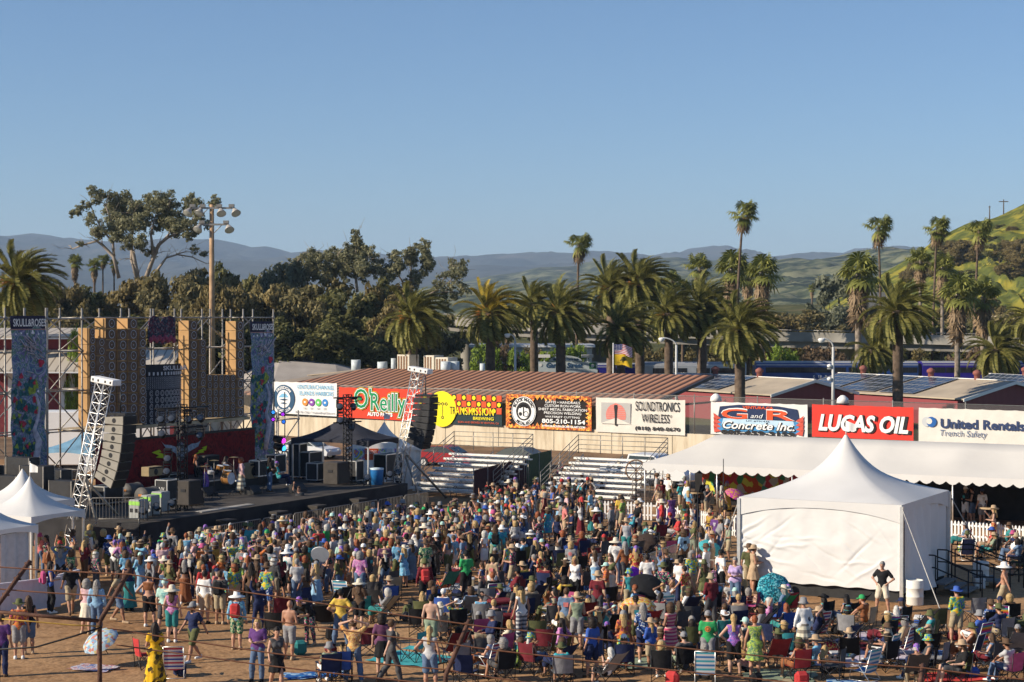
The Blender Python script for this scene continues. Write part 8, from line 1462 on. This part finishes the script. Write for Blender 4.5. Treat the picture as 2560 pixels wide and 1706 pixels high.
# ---- camp chairs
def chair_meshes():
    K={}
    W,Dp=.56,.46; fr=MB().mat(DKMET); 
    for s in(-1,1):
        x=s*W/2; fr.tube((x,Dp/2,.42),(-x,Dp/2+.02,.02),.012,5); fr.tube((x,Dp/2+.02,.02),(x,-Dp/2,.42),.012,5); fr.tube((x,-Dp/2-.03,.02),(x,Dp/2,.42),.012,5); fr.tube((x,-Dp/2-.03,.02),(x*1.02,-Dp/2-.10,.92),.012,5); fr.tube((x,Dp/2+.0,.02),(x,Dp/2,.62),.012,5); fr.tube((x,-Dp/2-.03,.02),(-x,-Dp/2,.42),.012,5)
    fr2=fr.mesh('frame'); st=MB().mat(WHITE); st.grid([[(-W/2+W*i/8,-Dp/2+Dp*j/6,.42-.05*math.sin(PI*i/8)*math.sin(PI*(j+.6)/7.2)) for j in range(7)] for i in range(9)]); s2=st.mesh('seat'); bk=MB().mat(WHITE); bk.grid([[(-W/2*1.02+W*1.02*i/8,-Dp/2-.02-.085*j/6-.06*math.sin(PI*i/8),.40+.52*j/6) for j in range(7)] for i in range(9)]); b2=bk.mesh('backrest')
    AR=[]
    for s in(-1,1): am=MB().mat(DKMET); am.grid([[(s*W/2+s*.04*(k-.5)*2-s*0,-Dp/2-.05+(Dp+.05)*j/4,.64-.02*math.sin(PI*j/4)) for j in range(5)] for k in(0,1)]); AR.append(('armrest',am.mesh('armrest'),None))
    K['camp']=[('frame',fr2,None),('seat',s2,1),('backrest',b2,1)]+AR
    fr=MB().mat(ALU); 
    for s in(-1,1): x=s*.28; fr.path([(x,.30,.02),(x,.26,.30),(x,-.22,.26),(x,-.42,.92)],.013,6); fr.path([(x,-.36,.02),(x,.05,.5),(x,.27,.52)],.013,6); fr.tube((x,-.36,.02),(x,.30,.02),.012,5)
    fr.tube((-.28,-.42,.92),(.28,-.42,.92),.013,6); fr.tube((-.28,-.36,.02),(.28,-.36,.02),.012,5); fr2=fr.mesh('frame'); st=MB().mat(WHITE); st.grid([[(-.27+.54*i/6,.26-.48*j/5,.30-.04*j/5-.04*math.sin(PI*i/6)) for j in range(6)] for i in range(7)]); s2=st.mesh('seat'); bk=MB().mat(WHITE); bk.grid([[(-.27+.54*i/6,-.22-.2*j/6,.26+.66*j/6-.03*math.sin(PI*i/6)) for j in range(7)] for i in range(7)]); b2=bk.mesh('backrest'); AR=[('armrest',MB().mat(WHITE).bbox(s*.28-.03,s*.28+.03,-.10,.27,.52,.545,.01).mesh('armrest'),None) for s in(-1,1)]
    K['beach']=[('frame',fr2,None),('seat',s2,1),('backrest',b2,1)]+AR
    fr=MB().mat(DKMET)
    for s in(-1,1): x=s*.30; fr.path([(x,.42,.45),(x,.0,.40),(x,-.52,1.02)],.014,6); fr.tube((x,.38,.02),(x,-.25,.62),.013,5); fr.tube((x,-.38,.02),(x,.25,.60),.013,5); fr.tube((x,-.25,.62),(x,.3,.62),.014,5)
    for z,y in((.02,.38),(.02,-.38)): fr.tube((-.3,y,z),(.3,y,z),.012,5)
    fr2=fr.mesh('frame'); st=MB().mat(WHITE); st.grid([[(-.28+.56*i/6,.42-.42*j/4,.45-.05*j/4-.04*math.sin(PI*i/6)) for j in range(5)] for i in range(7)]); s2=st.mesh('seat'); bk=MB().mat(WHITE); bk.grid([[(-.28+.56*i/6,-.0-.52*j/6,.40+.62*j/6-.04*math.sin(PI*i/6)) for j in range(7)] for i in range(7)]); K['lounge']=[('frame',fr2,None),('seat',s2,1),('backrest',bk.mesh('backrest'),1)]
    for L in K.values():
        for nm_,me,f in L:
            if f: me.materials.clear(); me.materials.append(None)
    return K
CHM=chair_meshes(); CC=['black']*10+['navy blue']*10+['royal blue']*5+['red']*3+['maroon']*4+['dark grey']*9+['grey']*4+['olive green']*3+['bright green','teal','turquoise','hot pink','khaki','khaki']
STR={'blue striped':multi('blue white stripes',[(.05,.18,.42),(.6,.62,.64),(.06,.35,.45),(.55,.58,.6)],1.3,'stripe'),'tricolour striped':multi('red white blue stripes',[(.45,.04,.07),(.65,.62,.62),(.05,.08,.35),(.6,.58,.6)],1.5,'stripe'),'rainbow striped':multi('rainbow stripes',[(.6,.06,.05),(.65,.35,.04),(.05,.3,.35),(.3,.05,.3)],1.4,'stripe')}
def make_chair(p,f,kind,col,label):
    t=thing('camp_chair' if kind!='beach' else 'beach_chair',label,'chair',p,f,'folding chairs on the field')
    for nm_,me,fl in CHM[kind]:
        o=obj(nm_,me,t)
        if fl: setmat(o,0,STR.get(col) or CM[col])
    return t
def nearest(p):
    return min((d for d in IND),key=lambda d:(d['pos'].x-p.x)**2+(d['pos'].y-p.y)**2)
def short(d):
    s=((d['top']+' '+{'tee':'t-shirt','long':'shirt','tank':'tank','crop':'crop top'}.get(d['tk'],'dress')) if d['top'] else 'no shirt')+((', '+(d['head'] if d['head']!='bandana' else 'bandana')) if d['head'] else (', '+d['hs'][0] if d['hs'] else '')); return s
lab=set()
for p,f,d in CH_:
    for _ in range(40):
        kind=rp.choices(['camp','beach','lounge'],[.66,.11,.23])[0]; col=rp.choice(list(STR)+['blue striped','teal','navy blue']) if kind=='beach' else rp.choice(CC); kn={'camp':'camp chair','beach':'beach chair','lounge':'recliner'}[kind]
        lb=('%s %s under person in %s'%(col,kn,short(d))) if d is not None else 'empty %s %s beside person in %s'%(col,kn,short(nearest(p)))
        if lb not in lab: break
    lab.add(lb); make_chair(p-Vector((0,0,0)) if d is None else p+Matrix.Rotation(f,3,'Z')@Vector((0,-.02,0)),f,kind,col,lb)
p=at(437,1692); make_chair(p,R(5),'beach','tricolour striped','tall empty white framed deck chair with red white and blue stripes at left'); CHM_=None
p=at(367,1672); make_chair(p,R(-60),'camp','red','red folding chair behind the person in the yellow dress')
# ---- umbrellas
def umbrella(label,p,zc,r,tilt,az,m_,ribs=8):
    t=thing('umbrella',label,'umbrella',Vector((p.x,p.y,0)),0,'open umbrellas'); M=Matrix.Translation((0,0,zc))@Matrix.Rotation(az,4,'Z')@Matrix.Rotation(tilt,4,'X'); mb=MB().mat(m_); mb.T=M; n_=ribs*4; P=[]
    for j in range(6):
        a=R(72)*j/5; P.append([(r*math.sin(a)/math.sin(R(72))*(1-.05*(j/5)*(0 if i%4==0 else 1 if i%4==2 else .7))*math.cos(2*PI*i/n_),r*math.sin(a)/math.sin(R(72))*(1-.05*(j/5)*(0 if i%4==0 else 1 if i%4==2 else .7))*math.sin(2*PI*i/n_),r*.42*(math.cos(a)-math.cos(R(72)))/(1-math.cos(R(72)))) for i in range(n_+1)])
    mb.grid(P); mb.build('canopy',t); mb=MB().mat(DKMET); mb.T=M; mb.tube((0,0,r*.5),(0,0,-min(zc*.7,.75)),.012,6)
    for i in range(ribs): mb.tube((0,0,r*.40),(r*.96*math.cos(2*PI*i/ribs),r*.96*math.sin(2*PI*i/ribs),0.0),.005,4)
    mb.build('frame',t)
umbrella('teal blue patterned umbrella tilted toward the camera by the tent',at(1936,1545),.95,.62,R(62),R(8),multi('teal fan print',[(.01,.07,.10),(.03,.30,.36),(.01,.12,.18),(.15,.45,.5)],7,'floral')); umbrella('pale flowered umbrella lying open at the bottom left',at(252,1665),.72,.56,R(34),R(-35),multi('pale flower print',[(.36,.46,.52),(.45,.18,.15),(.5,.42,.2),(.40,.5,.55),(.2,.3,.42)],4,'floral'),10); umbrella('black umbrella shading people in the middle of the chairs',at(1618,1550),1.15,.62,R(30),R(20),CM['black']); umbrella('yellow flowered parasol with a scalloped edge, low in the chairs',at(1595,1600),1.05,.58,R(18),R(0),multi('yellow parasol print',[(.62,.45,.05),(.6,.15,.06),(.55,.5,.35),(.65,.4,.1)],6,'floral')); umbrella('bright purple umbrella leaning behind a white shirted person',at(1592,1505),.8,.5,R(70),R(60),cl('violet',(.22,.03,.5))); umbrella('dark brown umbrella on the ground beyond the seated crowd',at(1613,1395),.65,.55,R(40),R(-30),cl('dark brown',(.05,.035,.03))); umbrella('small aqua umbrella at the barrier by the tent strap',at(1775,1420),.8,.5,R(35),R(30),CM['turquoise']); umbrella('magenta and gold umbrella beside the tent roof corner',at(1838,1330),1.75,.52,R(28),R(40),multi('magenta gold print',[(.4,.03,.25),(.55,.3,.05),(.45,.05,.3)],7,'floral'))
# round white fan held in the crowd
p=at(800,1500); t=thing('hand_fan','round white hand fan held up in the dense crowd','fan',p,R(30)); MB().mat(WHITE).tube((0,0,1.62),(.02,.03,1.64),.33,24).build('disc',t); MB().mat(BARKD).tube((0,0,1.05),(0,0,1.35),.015,6).build('handle',t)
# ---- blankets, bags and coolers on the ground
BL={'purple and white':multi('purple white blanket',[(.3,.2,.4),(.6,.56,.62),(.5,.4,.55)],2,'tie'),'blue patterned':multi('blue blanket',[(.03,.15,.4),(.3,.45,.6),(.02,.08,.3)],3,'floral'),'turquoise':CM['turquoise'],'green':CM['sage green'],'tan':CM['khaki'],'towel':multi('towel print',[(.5,.5,.52),(.05,.1,.35),(.6,.58,.56),(.4,.08,.1),(.3,.4,.5)],3,'tie'),'striped':STR['rainbow striped'],'white':CM['light grey'],'red':CM['maroon']}
for k,(lb,px,py,w,d_,c) in enumerate([('turquoise patterned blanket on the dirt left of the middle post',1030,1650,2.2,1.8,'turquoise'),('pale lilac blanket among the chairs at lower right',2220,1635,2.4,2.0,'purple and white'),('bright blue mat under the blue hatted sitter',790,1690,1.8,.9,'blue patterned'),('striped blanket behind the flowered umbrella',235,1672,1.3,.9,'towel'),('pale blanket beneath the person in the striped skirt',2040,1640,2.0,1.4,'white'),('green blanket in the middle of the chairs',1600,1660,1.8,1.4,'green'),('tan blanket near the dividing barrier',1460,1420,2.4,2.0,'tan'),('blue patterned blanket in the far seated rows',1400,1470,2.2,1.8,'blue patterned'),('red blanket before the white tent',1905,1545,1.8,1.3,'red'),('white sheet spread near the far chairs',1580,1415,2.6,1.6,'white'),('pale lilac sheet behind the barrier',1330,1470,2.0,1.5,'purple and white'),('green sheet at the bottom edge right of centre',1950,1690,2.0,1.5,'green'),('striped towel at the lower right corner',2380,1695,2.0,1.2,'striped'),('blue towel among the right hand chairs',2350,1640,1.6,1.0,'blue patterned')]):
    p=at(px,py); t=thing('blanket',lb,'blanket',p,R(k*23%60-30),'blankets on the ground'); g=lambda x,y:.02+.03*vn(x*3+k*7,y*3); MB().mat(BL[c]).grid([[(-w/2+w*i/14+.05*math.sin(j),-d_/2+d_*j/12+.05*math.sin(i*1.3),g(i*.3,j*.3)) for j in range(13)] for i in range(15)]).build('cloth',t)
for k,(lb,px,py,c,kind) in enumerate([('red hard cooler with a white lid among the chairs',1548,1600,'red','cooler'),('red canvas wagon with a long canopy in the chairs',1270,1580,'maroon','wagon'),('blue cooler near the white drum',2300,1570,'royal blue','cooler'),('black bag beside the flowered skirt sitter',1150,1600,'black','bag'),('green backpack at the lower right',2385,1690,'olive green','bag'),('patterned backpack standing before the pale blanket',2075,1638,'red floral','bag'),('dark bag on the dirt left of the yellow shirt',830,1600,'black','bag'),('small white cooler by the railed steps',2450,1470,'white','cooler'),('blue bag under the tall deck chair',452,1690,'navy blue','bag'),('grey bag near the teal umbrella',1985,1575,'dark grey','bag')]):
    p=at(px,py)
    if kind=='cooler': t=thing('cooler',lb,'cooler',p,R(k*37),'coolers'); MB().mat(CM[c]).bbox(-.28,.28,-.18,.18,0,.3,.03).build('box',t); MB().mat(WHITE).bbox(-.29,.29,-.19,.19,.3,.38,.02).build('lid',t); MB().mat(DKMET).path([(-.29,0,.26),(-.31,0,.42),(.31,0,.42),(.29,0,.26)],.012,5).build('handle',t)
    elif kind=='bag': t=thing('bag',lb,'bag',p,R(k*37),'bags on the ground'); MB().mat(CM[c]).bbox(-.2,.2,-.13,.13,0,.42,.08).build('body',t); MB().mat(CM[c]).bbox(-.14,.14,-.19,-.131,.03,.24,.03).build('pocket',t); MB().mat(BLACK).path([(-.08,0,.42),(-.06,0,.5),(.06,0,.5),(.08,0,.42)],.012,5).build('strap',t)
    else:
        t=thing('wagon',lb,'wagon',p,R(25),None); MB().mat(CM[c]).bbox(-.5,.5,-.28,.28,.25,.6,.04).build('tub',t); MB().mat(CM[c]).bbox(-.62,.62,-.36,.36,.95,1.07,.04).build('canopy',t)
        for x in(-.5,.5):
            for y in(-.3,.3): MB().mat(DKMET).tube((x,y,.3),(x,y,.97),.012,5).build('post',t); MB().mat(BLACK).tube((x*.8,y-.03,.11),(x*.8,y+.03,.11),.11,12).build('wheel',t)
CN={'royal blue':'blue','dark grey':'charcoal'}
bagp=scatter(SEATP,34,.5)+scatter([(2180,1600),(2560,1590),(2600,1720),(2200,1720)],16,.5)+scatter([(640,1560),(1000,1500),(1020,1600),(760,1660)],5,.7); lab2=set()
BAGS={}
for i,p in enumerate(bagp):
    d=nearest(p); c=rp.choice(['black','black','navy blue','dark grey','olive green','royal blue','red','maroon','khaki','teal']); kind=rp.choice(['bag','bag','backpack','cooler']); lb='%s %s on the ground near person in %s'%(CN.get(c,c),kind,short(d))
    if lb in lab2: continue
    lab2.add(lb); t=thing('cooler' if kind=='cooler' else 'bag',lb,kind,p,rp.uniform(0,6),'bags and coolers among the chairs')
    if kind=='cooler': MB().mat(CM[c]).bbox(-.24,.24,-.16,.16,0,.26,.03).build('box',t); MB().mat(CM['light grey']).bbox(-.25,.25,-.17,.17,.26,.32,.02).build('lid',t)
    else: MB().mat(CM[c]).bbox(-.2,.2,-.13,.13,0,.3 if kind=='bag' else .44,.09).build('body',t); MB().mat(CM[c]).bbox(-.13,.13,-.19,-.131,.03,.2,.03).build('pocket',t); MB().mat(BLACK).path([(-.09,0,.28),(-.07,0,.42),(.07,0,.42),(.09,0,.28)],.013,5).build('strap',t)
for i,p in enumerate(scatter(SEATP,16,.5)):
    d=nearest(p); c=rp.choice(list(BL)); lb='%s blanket spread by person in %s'%(c,short(d))
    if lb in lab2: continue
    lab2.add(lb); w,d_=rp.uniform(1.2,2.2),rp.uniform(1,1.6); t=thing('blanket',lb,'blanket',p,rp.uniform(-.6,.6),'blankets on the ground'); MB().mat(BL[c]).grid([[(-w/2+w*a/12+.06*math.sin(b_+i),-d_/2+d_*b_/10+.06*math.sin(a*1.2+i),.015+.035*vn(a*.4+i*5,b_*.4)) for b_ in range(11)] for a in range(13)]).build('cloth',t)
# guitars
def guitar(label,px,py,f,c):
    q=at(px,py,1.3); t=thing('guitar',label,'guitar',q+Matrix.Rotation(R(f),3,'Z')@Vector((0,.24,1.08)),R(f),'guitars on stage'); mb=MB().mat(c); mb.prism([(.24*math.cos(a)*(1+.15*math.cos(2*a)),0,.16*math.sin(a)*(1-.25*math.cos(2*a+1))) for a in np.linspace(0,2*PI,18)[:-1]],(0,.05,0)); mb.build('body',t); mb=MB().mat(BARKD); mb.tube((-.2,.02,.03),(-.78,.02,.26),.02,6); mb.box(-.88,-.76,.005,.035,.24,.33); mb.build('neck',t)
guitar('white electric guitar of the guitarist in red',514,1230,-70,WHITE); guitar('brown electric guitar of the right hand guitarist',674,1230,-50,mat('sunburst wood',(.38,.18,.07),.3,.3)); guitar('dark bass guitar behind the red guitarist',490,1222,-70,mat('dark wood',(.09,.03,.02),.3))
# light stands in the field
for lb,px,py,zt in(('tall thin black stand by the white tent barrier',1808,1440,4.6),('second thin black stand right of the first',1744,1445,3.4),('thin black stand in the far chairs',1422,1415,3.2)):
    p=at(px,py); t=thing('thin_stand',lb,'stand',p,0,'thin stands in the field'); MB().mat(BLACK).tube((0,0,0),(0,0,zt),.025,6,.015).build('pole',t); mb=MB().mat(BLACK)
    for k in range(3): mb.tube((0,0,.5),(.45*math.cos(k*2.1),.45*math.sin(k*2.1),0),.015,5)
    mb.build('leg',t)
# ------------------------------------------------------------------ rusty fence posts and wires close to the camera
RUST=mat('rusty steel',(.10,.048,.032),.8,.45,9,bump=.3,bscale=60); WIREM=mat('rusty wire',(.20,.09,.05),.7,.3,9)
NY=20.0
def rpost(label,foot,tip,r=.027):
    a=atY(*foot,NY); b_=atY(*tip,NY+.25); t=thing('fence_post',label,'post',(a.x,NY,0),0,'rusty fence posts in the foreground'); MB().mat(RUST).path([(0,0,0),(0,0,a.z-.02),(0.003,.004,a.z+.01),(b_.x-a.x,.25,b_.z)],r,8).build('post',t)
    mb=MB().mat(RUST)
    for k in(.25,.6,.93): q=Vector((0,0,a.z)).lerp(Vector((b_.x-a.x,.25,b_.z)),k); mb.tube(q+Vector((-.04,0,.01)),q+Vector((.04,0,-.01)),.012,5)
    mb.build('wire_clip',t)
rpost('rusty angled fence post with a cross rail at lower left',(249,1556),(326,1422)); rpost('rusty angled fence post at the left edge, upper part only',(-6,1515),(76,1402)); rpost('rusty angled fence post in the lower middle',(1114,1690),(1174,1550),.026); rpost('rusty fence post top at the lower right',(2300,1712),(2308,1662),.028)
a=atY(-40,1527,NY);b_=atY(250,1553,NY); t=thing('fence_rail','rusty square rail joining the left posts','rail',a,0); MB().mat(RUST).path([(0,0,0),tuple(b_-a)],.026,4).build('rail',t)
WIRES=[('topmost rusty wire across the crowd',[(-60,1416),(0,1418),(324,1436),(700,1493),(1159,1560),(1300,1576),(1900,1640),(2308,1670),(2600,1703)]),('second rusty wire from the top',[(-60,1470),(0,1473),(262,1490),(700,1555),(1127,1610),(1300,1633),(1900,1698),(2200,1730)]),('third rusty wire from the top',[(268,1570),(700,1636),(1112,1674),(1300,1704),(1500,1725)]),('lowest rusty wire at the left',[(291,1612),(500,1640),(700,1668),(1106,1712)])]
for lb,L in WIRES:
    P=[atY(px,py,NY+.1) for px,py in L]; t=thing('fence_wire',lb,'wire',P[0],0,'rusty wires in the foreground'); Q=[]
    for a,c in zip(P,P[1:]):
        for k in range(6): q=a.lerp(c,k/6); Q.append(tuple(q-P[0]+Vector((0,0,.006*math.sin(k*PI/6*-1)))))
    Q.append(tuple(P[-1]-P[0])); MB().mat(WIREM).path(Q,.0085,5).build('strand',t)
for lb,L,c,r in(('yellow cord strung below the left rail',[(5,1548),(90,1555),(180,1563),(249,1566)],CM['mustard'],.008),('black cable bundle hanging from the left post',[(-20,1625),(90,1618),(180,1592),(255,1568)],BLACK,.011)):
    P=[atY(px,py,NY-.06) for px,py in L]; t=thing('cord',lb,'cord',P[0]); MB().mat(c).path([tuple(p-P[0]) for p in P],r,5).build('strand',t)
# ------------------------------------------------------------------ haze
m=bpy.data.materials.new('haze air'); m.use_nodes=True; n=m.node_tree; n.nodes.remove(n.nodes['Principled BSDF']); v=n.nodes.new('ShaderNodeVolumePrincipled')
v.inputs['Color'].default_value=(.55,.74,1,1); v.inputs['Density'].default_value=9e-5; v.inputs['Anisotropy'].default_value=0.0
n.links.new(v.outputs[0],n.nodes['Material Output'].inputs['Volume'])
mb=MB().mat(m); mb.box(-7500,7500,-250,13500,-6,560); tag(mb.build('haze'),'thin pale haze over the valley',kind='stuff')
